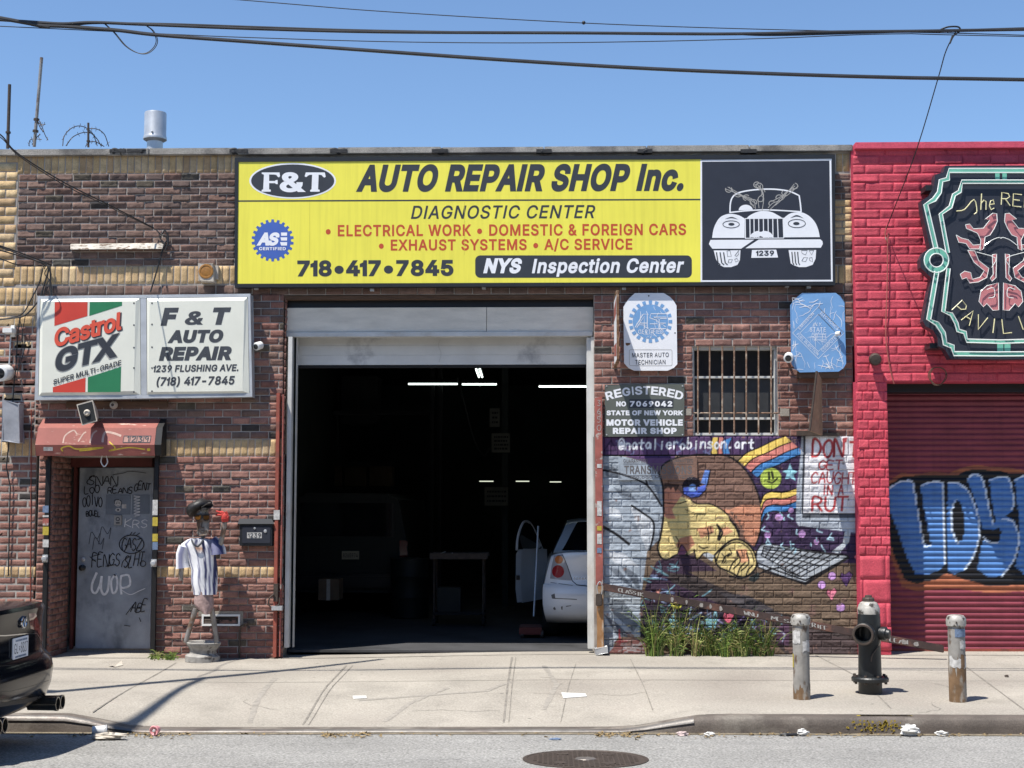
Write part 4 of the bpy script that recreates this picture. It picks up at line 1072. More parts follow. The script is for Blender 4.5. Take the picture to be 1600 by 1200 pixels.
# old metal plate painted over within the mural
tp = MB()
a = (966, 715.5, 1089, 750)
n_ = 60
for r in range(12):
    pass
xs = np.linspace(X(a[0], 733), X(a[2], 733), 90); zz = np.linspace(Z(a[3], 1030), Z(a[1], 1030), 26)
A, B = np.meshgrid(xs, zz); V = np.stack((A.ravel(), np.full(A.size, -.022), B.ravel()), -1); i = np.arange(A.size).reshape(A.shape)
tplate = thing('painted_over_sign', (xs.mean(), -.015, zz[0]), 'old transmissions sign painted over in the mural colours', 'sign')
build_np('plate', V, np.stack((i[:-1, :-1], i[:-1, 1:], i[1:, 1:], i[1:, :-1]), -1).reshape(-1, 4), mt['mural'], tplate, mcol(A.ravel(), B.ravel()) * 1.08)
b = MB(); b.box((xs[0], -.0215, zz[0]), (xs[-1], .01, zz[-1])); b.build('backing', mt['alu'], tplate)
b = PB(onY(-.0235))
b.text('TRANSMISSIONS', (975.5, 740.5), (1081, 740.5), 13, .02, 0, space=1.05); b.text('GUARANTEED', (1047, 722.5), (1083, 722.5), 5.5, .01); b.text('GUARANTEED', (974, 723), (1012, 723), 5.5, .01)
b.text('100,000 Mile Warranty', (985, 747.5), (1083, 747.5), 3.6, .01)
b.rect(974, 724.5, 1083, 725.3); b.rect(974, 742.6, 1083, 743.3)
b.build('lettering', M('faded_lettering', (.13, .12, .12), .7), tplate)

# ================================================================ left neighbour
nb = thing('tan_brick_building', (X(-150), 0, 0), 'tan and red brick building at the left edge, beside the shop', 'building')
nbk = Bricks(); nt_ = None; L0 = -420
bp(nt_, (L0, 242, 26, 448), 15, .24, TAN, seed=41, split=False, amp=.004, nx=7, nz=5, gap=.012, par=nb)
bp(nt_, (L0, 450, 56, 477), 1, .0805, TAN, soldier=True, seed=42, split=False, amp=.004, nx=6, nz=6, par=nb)
bp(nt_, (L0, 478, 56, 511), 2, .21, TAN, seed=43, split=False, amp=.004, par=nb)
bp(nbk, (L0, 511, 56, 686), 15, .21, RD, seed=44, odd=OD + TAN, gap=.013)
bp(nt_, (L0, 686, 56, 713), 1, .0805, TAN, soldier=True, seed=45, split=False, amp=.004, par=nb)
bp(nbk, (L0, 713, 56, 885), 15, .21, RD, seed=46, odd=OD, gap=.016, split=False, amp=.005)
bp(nt_, (L0, 885, 56, 902), 1, .0805, TAN, soldier=True, seed=47, split=False, amp=.004, par=nb)
bp(nbk, (L0, 902, 56, 1032), 12, .21, RD, seed=48, odd=OD, gap=.016, split=False, amp=.005)
nbk.build('brick_wall', mt['brick'], nb)
b = MB(); a0, a1, c0, c1 = prect(L0, 241, 26.4, 448); b.box((a0, .0062, c0), (a1, T, c1)); a0, a1, _, c1 = prect(L0, 448, 56.4, 1030); b.box((a0, .003, -.3), (a1, T, c0)); b.build('mortar', mt['mortar_wide'], nb)
b = MB(); b.box((X(L0), -.05, Z(240)), (X(26.5, 235), .38, Z(230.5))); b.build('coping', mt['coping'], nb, bevel=.006)
b = MB(); b.box((X(L0), T, Z(244)), (X(26.5), 14, Z(242))); b.box((X(L0), 13.8, -.3), (X(26.5), 14, Z(244))); b.build('roof', mt['tar'], nb)
bj = MB(); bj.tube([P(49, 640, -.004), P(47, 1010, -.004)], .006, 6); bj.build('pipe', mt['redpaint'], nb)

# ================================================================ pink building
pk = thing('pink_brick_building', (X(1480), 0, 0), 'bright pink painted brick building at the right edge', 'building')
PBS = []; PC = [c8(195, 76, 90), c8(190, 72, 86), c8(200, 80, 94)]
PY = -.045
def pp(rect, rows, blen, nm='brick_wall', **k):
    pb = Bricks(); PBS.append((nm, pb)); bp(pb, rect, rows, blen, PC, mp=wallY(PY), jit=.06, nx=11, nz=8, amp=.0050, gap=.009, **k)
R1 = 1980
pp((1334, 243, R1, 597), 25, .315, seed=51)
pp((1338, 597, 1388, 868), 18, .118, 'brick_pier', seed=52)
pp((1343, 868, 1391, 1016), 4, .5, 'pier_foot', seed=53, split=False)
pp((1334, 232, R1, 242.5), 1, .35, 'parapet_course', seed=54, split=False)
for nm, q_ in PBS: q_.build(nm, mt['pink'], pk)
b = MB()
def pbk(rect, Yf=PY + .005, t=.3, z0_=None, z1=None):
    a0, a1, c0, c1 = prect(*rect, PY); b.box((a0, Yf, c0 if z0_ is None else z0_), (a1, t, c1 if z1 is None else z1), c8(186, 66, 84))
pbk((1333.5, 232, R1, 597)); pbk((1337.5, 597, 1388, 1016), z0_=-.3)
b.box((X(1388, 800), .8, -.3), (X(R1), 14, Z(232)), c8(60, 40, 44))
b.build('mortar', mt['pink'], pk)
b = MB(); b.box((X(1333.5, 226), PY - .05, Z(232, 1400, -.1)), (X(R1, 226), .36, Z(222, 1335, -.1)), c8(204, 80, 100)); b.build('coping', mt['pink'], pk, bevel=.006)
# roller shutter with sprayed letters, set back in its opening
sx = Canvas(900, 1200, c8(128, 56, 68))
def qs(x, y): return (x * 300 / 852 * 3 + 240, y * 310 / 1200 * 3 + 360)
def q4(pts): return [((1380 + x / 3.873 - 1300) * 3, (720 + y / 3.873 - 600) * 3) for x, y in pts]
BLU = c8(82, 128, 188); OR = c8(158, 94, 66); BK = c8(20, 22, 28); WH = c8(206, 220, 236)
sx.poly(q4([(20, 130), (110, 70), (200, 80), (300, 65), (400, 75), (480, 40), (560, 25), (640, 35), (760, 40), (860, 60), (1600, 60), (1600, 770), (860, 790), (640, 800), (420, 770), (200, 790), (110, 760), (40, 560)]), OR)
sx.poly(q4([(20, 150), (120, 95), (200, 90), (300, 85), (450, 85), (500, 62), (560, 48), (620, 55), (700, 60), (780, 80), (1600, 80), (1600, 740), (800, 750), (640, 760), (500, 720), (380, 680), (330, 715), (200, 745), (130, 720), (60, 560), (20, 400)]), BK)
sx.poly(q4([(28, 170), (90, 130), (160, 120), (180, 150), (210, 300), (240, 500), (285, 510), (290, 495), (265, 400), (240, 250), (225, 150), (290, 128), (350, 130), (362, 160), (365, 400), (370, 630), (340, 665), (260, 690), (200, 690), (150, 600), (90, 430), (40, 300)]), BLU)
sx.poly(q4([(388, 140), (440, 130), (500, 170), (550, 260), (580, 370), (580, 470), (550, 580), (490, 665), (430, 685), (390, 665)]), BLU); sx.poly(q4([(435, 235), (465, 245), (490, 330), (495, 410), (480, 480), (450, 490), (425, 450), (412, 380), (415, 290)]), BK)
sx.poly(q4([(505, 110), (540, 80), (590, 90), (610, 140), (640, 270), (660, 370), (680, 375), (665, 290), (640, 110), (700, 98), (755, 100), (775, 150), (790, 250), (785, 300), (740, 335), (790, 360), (815, 430), (815, 520), (780, 620), (710, 700), (640, 705), (570, 660), (600, 480), (650, 500), (700, 490), (715, 430), (700, 405), (670, 420), (600, 410), (560, 250)]), BLU)
sx.poly(q4([(795, 115), (850, 90), (960, 95), (960, 690), (860, 695), (800, 640), (830, 500), (820, 330)]), BLU)
sx.poly(q4([(980, 95), (1080, 95), (1120, 690), (980, 690)]), BLU)
for pts in ([(32, 172), (90, 133), (160, 120), (182, 150), (212, 320), (246, 505), (285, 512)], [(230, 148), (290, 130), (350, 132), (364, 170), (366, 400), (370, 625)], [(395, 135), (450, 135), (510, 180), (555, 270), (580, 380), (578, 470), (550, 570), (490, 662)], [(440, 235), (418, 290), (412, 370), (425, 450), (455, 500)], [(510, 112), (545, 82), (590, 95), (612, 150), (640, 280), (665, 380)], [(640, 118), (700, 100), (755, 104), (778, 160), (788, 250), (782, 295)], [(725, 352), (780, 365), (814, 430), (816, 520), (785, 610), (715, 700)], [(605, 460), (640, 490), (690, 498)], [(800, 115), (850, 92)]): sx.stroke(q4(pts), 8, WH, 4)
sh = MB(); YS = .40; x0, x1, zb, ztp = X(1388, 800, PY), X(R1, 800), -.01, Z(608, 1400, YS)
nx_ = 190; xs = np.linspace(x0, x1, nx_); ns = 47; prof = []
for k in range(ns):
    h = (ztp - zb) / ns; zb_ = zb + k * h
    prof += [(zb_, 0.0), (zb_ + h * .12, -.004), (zb_ + h * .35, -.014), (zb_ + h * .62, -.016), (zb_ + h * .85, -.007), (zb_ + h * .96, .001)]
zz = np.array([p[0] for p in prof]); yy = np.array([p[1] for p in prof])
A, B = np.meshgrid(xs, zz); Yg = np.repeat((YS + yy)[:, None], nx_, 1)
V = np.stack((A.ravel(), Yg.ravel(), B.ravel()), -1); d = V - CAM; k = d @ _fw
col = sx.at((800 + FPX * (d @ _rt) / k - 1300) * 3, (600 - FPX * (d @ _up) / k - 600) * 3)
i = np.arange(A.size).reshape(A.shape)
shut = build_np('roller_shutter', V, np.stack((i[:-1, :-1], i[:-1, 1:], i[1:, 1:], i[1:, :-1]), -1).reshape(-1, 4), mt['shutter'], pk, col)
b = MB(); b.pbox(1380, 597, R1, 613, .15, .9); b.build('shutter_box', mt['cartrim'], shut)
b = MB(); a = P(1388, 1005, YS)
b.box((x0, YS - .02, -.015), (x1, YS + .02, .03)); b.build('bottom_rail', mt['redpaint'], shut)
b = MB(); b.box((x0 + .6, YS + .03, -.3), (x1, YS + .3, ztp)); b.build('shutter_backing', mt['dark'], shut)

# ================================================================ signs
def ct(ox, oy, sc): return lambda x, y: (ox + x / sc, oy + y / sc)

# ---- big yellow sign
YF = -.113
sg = thing('shop_sign', P(835, 446, -.05), 'long yellow sign in black frame with a white cartoon car at right', 'sign')
f = MB()
f.plate([(367, 246.3), (1304.5, 241), (1304.8, 247.5), (367, 253)], -.12, -.01)
f.plate([(366.5, 443.5), (1305, 440), (1305, 445.5), (366.5, 449)], -.12, -.01)
f.plate([(367, 253.1), (372.4, 253.1), (370.6, 443.4), (366.5, 443.4)], -.12, -.01)
f.plate([(1300.8, 247.6), (1304.8, 247.5), (1305, 440), (1302.8, 440)], -.12, -.01)
f.build('frame', mt['black'], sg, bevel=.004)
b = MB(); b.plate([(371.5, 252.8), (1096, 248.6), (1096.5, 441.2), (370, 443.8)], YF, -.02); b.build('yellow_panel', mt['yellow'], sg)
b = MB(); b.plate([(1096.2, 248.5), (1301.5, 247), (1303.2, 440.4), (1096.7, 441.2)], YF, -.02); b.build('black_panel', mt['signblack'], sg)
Ys = onY(YF - .0009)
b = PB(Ys)
for x, y in ((484, 404), (726, 398), (910, 319)): b.stroke([(x, 315.5), (x - .3, y)], .5)
b.build('panel_seam', mt['yellowseam'], sg)
b = PB(Ys); b.text('AUTO REPAIR SHOP Inc.', (556, 299.8), (1068, 298.2), 42.5, .042, .27, space=1.0); b.build('shop_name', mt['ink'], sg)
b = PB(Ys); b.text('DIAGNOSTIC CENTER', (642, 342), (930, 340.8), 20.5, .012, .22, space=1.06); b.poly([(371, 313), (1095, 310.6), (1095, 312.8), (371, 315.2)]); b.build('diagnostic_lettering', mt['ink'], sg)
b = PB(Ys); b.text('• ELECTRICAL WORK • DOMESTIC & FOREIGN CARS', (509, 369.4), (1072, 367.2), 17.8, .022, 0, space=1.06); b.build('service_lettering', mt['orange'], sg)
b = PB(Ys); b.text('• EXHAUST SYSTEMS • A/C SERVICE', (592, 391.6), (988, 390), 17.2, .022, 0, space=1.06); b.build('service_lettering', mt['orange'], sg)
b = PB(Ys); b.text('718•417•7845', (464.5, 432), (708.5, 431), 25, .04, 0); b.build('phone_number', mt['ink'], sg)
def rrect(x0, y0, x1, y1, r, n=6):
    out = []
    for cx, cy, a0 in ((x1 - r, y0 + r, -90), (x1 - r, y1 - r, 0), (x0 + r, y1 - r, 90), (x0 + r, y0 + r, 180)):
        for k in range(n + 1): a_ = R(a0 + 90 * k / n); out.append((cx + r * math.cos(a_), cy + r * math.sin(a_)))
    return out
b = PB(Ys); b.poly(rrect(742.5, 399, 1081, 434, 8)); bx = b.build('inspection_panel', mt['ink'], sg)
b = PB(onY(YF - .0022)); b.text('NYS', (755, 427), (815.5, 427), 23.5, .045, .24); b.text('Inspection Center', (831, 427), (1069, 426), 22.5, .028, .2, space=1.03); b.build('lettering', mt['signwhite'], bx)
b = PB(Ys); b.ell(457.3, 282.5, 67.8, 28, 48); ov = b.build('oval_emblem', mt['signwhite'], sg)
b = PB(onY(YF - .0018)); b.ell(457.3, 282.5, 65, 25.6, 48); b.build('oval_field', mt['ink'], ov)
c6 = ct(380, 240, 6.667); b = PB(crop(380, 240, 6.667, onY(YF - .003)))
b.poly([(193, 196), (378, 196), (384, 235), (372, 248), (358, 240), (345, 222), (318, 218), (270, 218), (270, 285), (330, 285), (340, 276), (358, 274), (360, 318), (342, 318), (332, 308), (270, 308), (270, 372), (286, 376), (288, 394), (280, 397), (196, 397), (190, 392), (194, 378), (208, 372), (216, 220), (208, 216), (194, 212)])
b.text('&', (380, 400), (652, 400), 205, .03)
b.poly([(652, 196), (850, 196), (860, 240), (846, 250), (832, 242), (818, 224), (786, 220), (780, 372), (796, 377), (797, 394), (790, 397), (704, 397), (696, 392), (699, 378), (712, 372), (718, 220), (690, 222), (672, 232), (660, 244), (646, 242), (641, 234)])
b.build('oval_lettering', mt['signwhite'], ov)
def gear(cx, cy, ro, ri, n, duty=.5, ph=0):
    pts = []
    for k in range(n):
        a = 2 * math.pi * k / n + ph; w = 2 * math.pi / n
        for q, rr in ((-.30, ri), (-.20, ro), (.20, ro), (.30, ri)): pts.append((cx + rr * math.sin(a + q * w), cy - rr * math.cos(a + q * w)))
    return pts
b = PB(Ys); b.poly(gear(426, 375.6, 33, 28.6, 22)); ge = b.build('gear_emblem', mt['blue'], sg)
b = PB(crop(380, 240, 6.667, onY(YF - .0022))); b.text('AS', (138, 958), (378, 958), 136, .05, .25, space=.85)
for y0, y1 in ((822, 856), (872, 906), (922, 958)): b.poly([(395 + (958 - y1) * .0, y1), (456, y1), (458, y0), (385 + (906 - y0) * .1, y0)])
b.text('CERTIFIED', (165, 1006), (444, 1006), 32, .03, space=1.05); b.build('gear_lettering', mt['signwhite'], ge)
# car picture
cc = crop(1080, 230, 5.454, onY(YF - .0009)); c2 = crop(1080, 230, 5.454, onY(YF - .0024))
b = PB(cc)
b.poly([(80, 108), (1198, 98), (1198, 114), (80, 124)]); b.poly([(88, 1134), (1206, 1130), (1208, 1144), (88, 1148)]); b.poly([(78, 108), (92, 108), (94, 1148), (80, 1148)]); b.poly([(1178, 100), (1194, 100), (1206, 1140), (1192, 1140)])
b.build('picture_border', mt['signwhite'], sg)
b = PB(cc)
b.poly(cat2([(178, 773), (190, 700), (215, 640), (250, 595), (300, 572), (350, 568), (410, 582), (455, 607)], 4) + [(455, 773)])
b.poly([(790, 768), (785, 608)] + cat2([(785, 608), (830, 572), (880, 556), (950, 558), (1010, 590), (1055, 640), (1082, 700), (1096, 766)], 4))
b.poly(cat2([(470, 608), (500, 580), (560, 552), (610, 543), (680, 551), (740, 580), (778, 604)], 4))
b.stroke(cat2([(330, 560), (334, 480), (350, 430), (385, 397), (450, 376), (560, 361), (680, 357), (780, 365), (850, 380), (920, 412)], 4) + [(930, 480), (937, 552)], 12)
b.stroke(cat2([(328, 556), (480, 541), (620, 534), (780, 540), (940, 550)], 4), 11)
for y in (608, 776): b.stroke([(458, y), (790, y - 2)], 7)
for x in (460, 500, 535, 575, 615, 655, 695, 735, 783): b.stroke([(x, 612), (x + (2 if x < 700 else 6), 774)], 8)
b.poly([(150, 825), (165, 790), (538, 788), (425, 865), (180, 865)]); b.poly([(575, 787), (1100, 785), (1118, 800), (1122, 825), (1104, 857), (462, 861)])
b.poly([(192, 880), (420, 878), (415, 960), (395, 1002), (340, 1022), (280, 1022), (235, 1000), (210, 950)]); b.poly([(830, 877), (1065, 876), (1060, 950), (1035, 1002), (980, 1021), (920, 1022), (870, 1005), (848, 990)])
b.poly([(518, 876), (725, 873), (740, 940), (512, 943)]); b.poly([(404, 538)] + [(465 - 60 * math.cos(k * .2618), 536 - 46 * math.sin(k * .2618)) for k in range(1, 12)] + [(528, 534)])
cp = b.build('car_drawing', mt['signwhite'], sg)
b = PB(c2); b.poly(cat2([(495, 766), (515, 738), (560, 714), (592, 722), (620, 713), (665, 722), (692, 748), (697, 768)], 4) + [(620, 770), (590, 757), (560, 770)]); b.build('drawn_lips', mt['signwhite'], sg)
b = PB(c2)
b.ring(340, 657, 73, 33, 6); b.ell(343, 656, 26, 12); b.ring(900, 650, 76, 38, 6); b.ell(896, 650, 27, 13)
b.poly(cat2([(285, 612), (345, 594), (402, 616)], 5) + cat2([(402, 616), (345, 604), (285, 612)], 5)[1:-1]); b.poly(cat2([(842, 604), (900, 578), (960, 606)], 5) + cat2([(960, 606), (900, 590), (842, 604)], 5)[1:-1])
for x0 in (215, 246, 276): b.stroke([(x0, 896), (x0 + 14, 985), (x0 + 34, 1003)], 10)
for x0 in (858, 882, 907): b.stroke([(x0, 892), (x0 + 8, 985), (x0 + 18, 1003)], 9)
for pts in ([(305, 885), (330, 880), (342, 930), (310, 932)], [(372, 925), (405, 880), (405, 912), (385, 932)], [(315, 985), (322, 957), (352, 957), (340, 985)], [(370, 955), (390, 948), (402, 968), (378, 978)], [(938, 880), (990, 880), (975, 918), (945, 905)], [(1005, 880), (1045, 880), (1025, 918)], [(942, 970), (960, 940), (992, 940), (975, 975)], [(1005, 945), (1030, 940), (1035, 978), (1010, 965)]): b.stroke(pts + [pts[0], pts[1]], 4)
b.text('1239', (552, 926), (706, 924), 44, .03)
b.build('car_drawing_ink', mt['ink'], sg)
b = PB(cc); rnd = random.Random(4)
for base in ([(560, 525), (530, 470), (470, 430), (400, 400), (320, 360)], [(590, 520), (590, 440), (600, 380), (580, 330), (560, 320)], [(640, 520), (690, 480), (750, 430), (800, 390), (880, 330)]):
    for k in range(4):
        o_ = (rnd.uniform(-22, 22), rnd.uniform(-14, 14)); p_ = [(x + o_[0] + 14 * math.sin(i * 2 + k * 1.7), y + o_[1] + 12 * math.cos(i * 2.2 + k)) for i, (x, y) in enumerate(base)]
        b.stroke(cat2(p_[k % 2:], 6), 6)
    for x, y in base[1:]:
        for k in range(2): a = rnd.uniform(0, 6); b.stroke([(x + 28 * math.cos(a + t * .4), y + 24 * math.sin(a + t * .4)) for t in range(7)], 7)
b.build('drawn_smoke', mt['grey'], sg)
b = MB()
for px, py in ((400, 451), (756, 450), (1230, 447), (581, 453), (975, 451), (1264, 449)): b.pbox(px - 3, py - 2, px + 3, py + 1.5, -.05, .0)
b.build('bracket', mt['alu'], sg)

# ---- light box with two faces
lb = thing('lightbox_sign', P(225, 624, -.1), 'white two-panel light box with oil advert and shop address', 'sign')
b = MB(); b.plate([(59, 462.5), (391, 459.5), (394, 620), (54.5, 625)], -.155, -.012); b.build('cabinet', mt['alu'], lb, bevel=.004)
b = MB()
for pts in ([(59, 462.5), (391, 459.5), (391, 464), (59, 467)], [(54.5, 619), (394, 614.5), (394, 620), (54.5, 625)], [(59, 467), (62.5, 467), (59.5, 619), (55, 619)], [(387.5, 464), (391, 464), (394, 614.5), (390, 614.5)], [(219.5, 466), (228.5, 466), (229.5, 617), (220.5, 617)]): b.plate(pts, -.172, -.15)
b.build('trim', mt['alu'], lb, bevel=.002)
def pan(name, o_, i_):
    b = MB(); A_ = [P(x, y, -.150) for x, y in o_]; A2 = [P(x + (.8 if k in (0, 3) else -.8), y, -.168) for k, (x, y) in enumerate(o_)]; B_ = [P(x, y, -.188) for x, y in i_]
    b.add(A_ + A2 + B_, [(0, 1, 5, 4), (1, 2, 6, 5), (2, 3, 7, 6), (3, 0, 4, 7), (4, 5, 9, 8), (5, 6, 10, 9), (6, 7, 11, 10), (7, 4, 8, 11), (8, 9, 10, 11)])
    return b.build(name, mt['offwhite'], lb)
pl_ = pan('left_face', [(62.5, 467), (219.5, 466), (220.5, 617), (59.5, 619)], [(67, 471), (212, 470), (209, 611), (65, 613.5)])
pr_ = pan('right_face', [(228.5, 466), (387.5, 464), (390, 614.5), (229.5, 617)], [(234, 470.5), (382, 469), (379, 611), (231, 612.5)])
lc = lambda l: crop(0, 440, 4, onY(-.189 - l))
b = PB(lc(.0006)); b.poly([(342, 128), (547, 128), (546, 215), (340, 277)]); b.poly([(330, 660), (535, 600), (533, 692), (330, 692)]); b.build('red_field', mt['red'], pl_)
b = PB(lc(.0006)); b.poly([(561, 128), (763, 126), (762, 150), (558, 214)]); b.poly([(549, 598), (757, 532), (753, 690), (548, 692)]); b.build('green_field', mt['green'], pl_)
b = PB(lc(.0015)); b.text('Castrol', (345, 418), (768, 306), 116, .045, .06, space=.93); b.build('brand_outline', mt['inkgrey'], pl_)
b = PB(lc(.004)); b.text('Castrol', (340, 412), (759, 300), 114, .03, .06, space=.93); b.build('brand_lettering', mt['redlite'], pl_)
b = PB(lc(.0022)); b.text('GTX', (342, 575), (752, 466), 150, .055, .12, space=.92); b.build('grade_lettering', mt['grey'], pl_)
b = PB(lc(.004)); b.text('GTX', (346, 570), (748, 462), 142, .04, .12, space=.92); b.text('SUPER MULTI-GRADE', (333, 646), (757, 522), 33, .02, .04); b.build('grade_face', mt['ink'], pl_)
b = PB(lc(.0006))
for wd, x0, x1, y, h in (('F', 1003, 1118, 276, 112), ('&', 1155, 1268, 270, 84), ('T', 1330, 1445, 270, 108), ('AUTO', 1046, 1396, 384, 80), ('REPAIR', 992, 1448, 495, 86)): b.text(wd, (x0, y), (x1, y - (x1 - x0) * .012), h, .028 if wd == '&' else .055, .2, space=1.0)
b.text('1239 FLUSHING AVE.', (958, 567), (1490, 559), 43, .03, .16); b.text('(718) 417-7845', (978, 652), (1468, 643), 54, .03, .16)
b.build('address_lettering', mt['inkgrey'], pr_)
b = PB(lc(.0006))
for x, ys_ in ((837, (135, 272, 413, 540, 690)), (950, (135, 268, 410, 540, 685))):
    for y in ys_: b.ell(x, y, 5, 6, 10)
b.build('screw', mt['ink'], pr_)
bb = MB(); bb.pbox(103, 627, 262, 637, -.03, .01); tag(bb.build('wooden_batten', mt['wood'], None, bevel=.003), 'dark wooden batten fixed to the brick under the light box', 'batten')
lt = thing('porcelain_lamp_holder', P(178, 633, -.05), 'small round porcelain lamp holder on the dark batten', 'lamp')
k0 = P(178, 633, -.03); b = MB(); b.lathe([(.045, 0), (.045, .015), (.03, .03), (.028, .05), (.018, .05)], k0, (0, -1, 0)); b.build('holder', mt['beige'], lt, smooth=True)
b = MB(); b.lathe([(.017, .035), (.017, .052), (.006, .056)], k0, (0, -1, 0)); b.build('socket', mt['iron'], lt)

# ---- round-shouldered shields
def shield(name, pts, oc, sc, Yf, mat, label, base_mat):
    t = thing(name, P(oc[0] + 480 / sc, oc[1] + 1100 / sc, Yf), label, 'sign'); b = MB(); b.plate([(oc[0] + x / sc, oc[1] + y / sc) for x, y in pts], Yf, Yf + .018); b.build('plate', mat, t, bevel=.003)
    return t
s1 = shield('certified_sign', [(275, 68), (660, 68), (745, 118), (800, 180), (832, 235), (842, 1020), (800, 1065), (715, 1105), (265, 1105), (190, 1070), (130, 1005), (122, 250), (150, 200), (200, 135)], (960, 450), 8.573, -.07, mt['signwhite'], 'white cut-corner sign with a pale blue cogwheel reading master auto technician', None)
sc1 = lambda l: crop(960, 450, 8.573, onY(-.071 - l))
b = PB(sc1(.0006)); b.ell(482, 450, 238, 230, 40)
for k in range(20):
    a = 2 * math.pi * k / 20; u_ = (math.sin(a), -math.cos(a)); w_ = (u_[1] * -1, u_[0])
    b.poly([(482 + u_[0] * r + w_[0] * q, 450 + u_[1] * r * .97 + w_[1] * q) for r, q in ((243, -20), (243, 20), (292, 24), (292, -24))])
b.build('cogwheel', mt['sign_blue'], s1)
def cracks(b, box, n, w, seed, inside=None):
    rnd = random.Random(seed)
    for _ in range(n):
        x, y = rnd.uniform(box[0], box[2]), rnd.uniform(box[1], box[3]); a = rnd.choice((1.57, 1.57, 0.2, 2.6)) + rnd.uniform(-.5, .5); pts = []
        for k in range(rnd.randint(4, 8)):
            if inside and not inside(x, y): break
            pts.append((x, y)); s_ = rnd.uniform(14, 36); a += rnd.uniform(-.6, .6); x += s_ * math.cos(a); y += s_ * math.sin(a)
        if len(pts) > 2: b.stroke(pts, w * rnd.uniform(.5, 1.3), True)
b = PB(sc1(.0014)); cracks(b, (270, 240, 690, 660), 26, 7, 2, lambda x, y: math.hypot(x - 482, y - 450) < 225)
b.text('CERTIFIED', (320, 612), (655, 612), 54, -.006, .0, space=1.08)
for st in ([(275, 530), (385, 350), (440, 350), (440, 548)], [(300, 530), (400, 380), (400, 548)], [(345, 470), (440, 470)], [(700, 345), (490, 345), (475, 400), (560, 430), (575, 480), (475, 480)], [(480, 545), (600, 545), (600, 420), (520, 390), (700, 390)], [(610, 410), (700, 410)], [(610, 470), (690, 470)], [(600, 545), (690, 545)]): b.stroke(st, 9)
b.build('white_marks', mt['signwhite'], s1)
b = PB(sc1(.0006)); b.stroke(rrect(200, 826, 772, 1040, 20, 4) + [(772 - 20, 826)], 5); b.build('plate_outline', mt['grey'], s1)
b = PB(sc1(.0006)); b.text('MASTER AUTO', (236, 930), (728, 922), 58, .006, 0, space=1.06); b.text('TECHNICIAN', (276, 1026), (684, 1020), 60, .006, 0, space=1.05); b.ell(460, 105, 10, 12, 12); b.ell(812, 602, 9, 11, 12); b.build('lettering', mt['inkgrey'], s1)
b = PB(sc1(.0005)); b.poly([(150, 735), (215, 735), (210, 760), (170, 775), (152, 760)]); b.build('rust_spot', mt['rust'], s1)
b = MB(); b.pbox(990, 500, 1040, 560, -.05, .0); b.build('spacer', mt['wood'], s1)

s2 = shield('computer_diagnostics_sign', [(170, 40), (430, 40), (465, 65), (497, 112), (510, 590), (490, 625), (452, 652), (150, 657), (110, 630), (84, 590), (77, 135), (110, 85)], (1220, 450), 5, -.11, mt['sign_blue'], 'cracked pale blue cut-corner sign with a diamond of lettering', None)
sc2 = lambda l: crop(1220, 450, 5, onY(-.111 - l))
b = PB(sc2(.0006))
dm = lambda k: [(293, 352 - 205 * k), (293 + 200 * k, 352), (293, 352 + 200 * k), (293 - 200 * k, 352)]
b.stroke(dm(1) + dm(1)[:2], 4); b.stroke(dm(.72) + dm(.72)[:2], 4)
ins = lambda x, y: 85 < x < 500 and 60 < y < 640 and abs(x - 293) / 200 + abs(y - 352) / 200 > 1.02
cracks(b, (85, 50, 500, 640), 95, 4.5, 5, ins); cracks(b, (180, 240, 400, 460), 16, 3, 6, lambda x, y: abs(x - 293) + abs(y - 352) < 140)
b.text('EMISSION', (150, 326), (262, 204), 24, .0, 0, False, 1.1); b.text('ELECTRONICS', (305, 200), (440, 330), 24, .0, 0, False, 1.05)
b.text('FUEL INJECTION', (122, 366), (284, 528), 22, .0, 0, False, 1.05); b.text('COMPUTER', (330, 500), (450, 378), 24, .0, 0, False, 1.1)
b.text('N.Y.', (262, 296), (322, 296), 26, 0, .2); b.text('STATE', (226, 340), (352, 340), 32, .0, 0, space=1.1)
for i, wd in enumerate(('Approved', 'Automotive', 'Technician')): b.text(wd, (244, 366 + i * 22), (354, 366 + i * 22), 15, 0)
b.build('lettering', mt['signwhite'], s2)
b = MB(); b.pbox(1247, 580, 1311, 591, -.09, .0); b.pbox(1255, 500, 1305, 560, -.09, 0); b.build('mount', mt['wood'], s2)

# ---- registered repair shop plate
rg = thing('registered_shop_sign', P(1007, 682, -.02), 'grey green state registered repair shop plate left of the barred window', 'sign')
b = MB(); b.plate([q1(97, 614), q1(568, 611), q1(568, 921), q1(95, 922)], -.032, -.008); b.build('plate', mt['signgreen'], rg, bevel=.002)
rc = lambda l: crop(920, 440, 3.81, onY(-.033 - l))
b = PB(rc(.0006))
wd = 'REGISTERED'; wsum = [.95, .9, 1, .42, .92, .9, .88, .95, .88, .98]; tot = sum(wsum); acc = 0
for ch, ww in zip(wd, wsum):
    u0 = acc / tot; u1 = (acc + ww * .93) / tot; acc += ww
    def arc(u):
        t = (u - .5) * 2; return (108 + 450 * u, 672 + 36 * t * t)
    if ch == 'I': u0, u1 = u0 + .012, u1 - .012
    b.text(ch, arc(u0), arc(u1), 50, .03, 0, False)
b.text('NO', (163, 743), (222, 743), 30, .045); b.text('STATE OF NEW YORK', (105, 796), (562, 796), 29, .045); b.text('MOTOR VEHICLE', (105, 858), (560, 858), 38, .055, space=1.04); b.text('REPAIR SHOP', (143, 907), (523, 907), 37, .055, space=1.04)
b.build('lettering', mt['signwhite'], rg)
b = PB(rc(.0006)); b.rect(240, 700, 503, 752); nb_ = b.build('number_field', mt['ink'], rg)
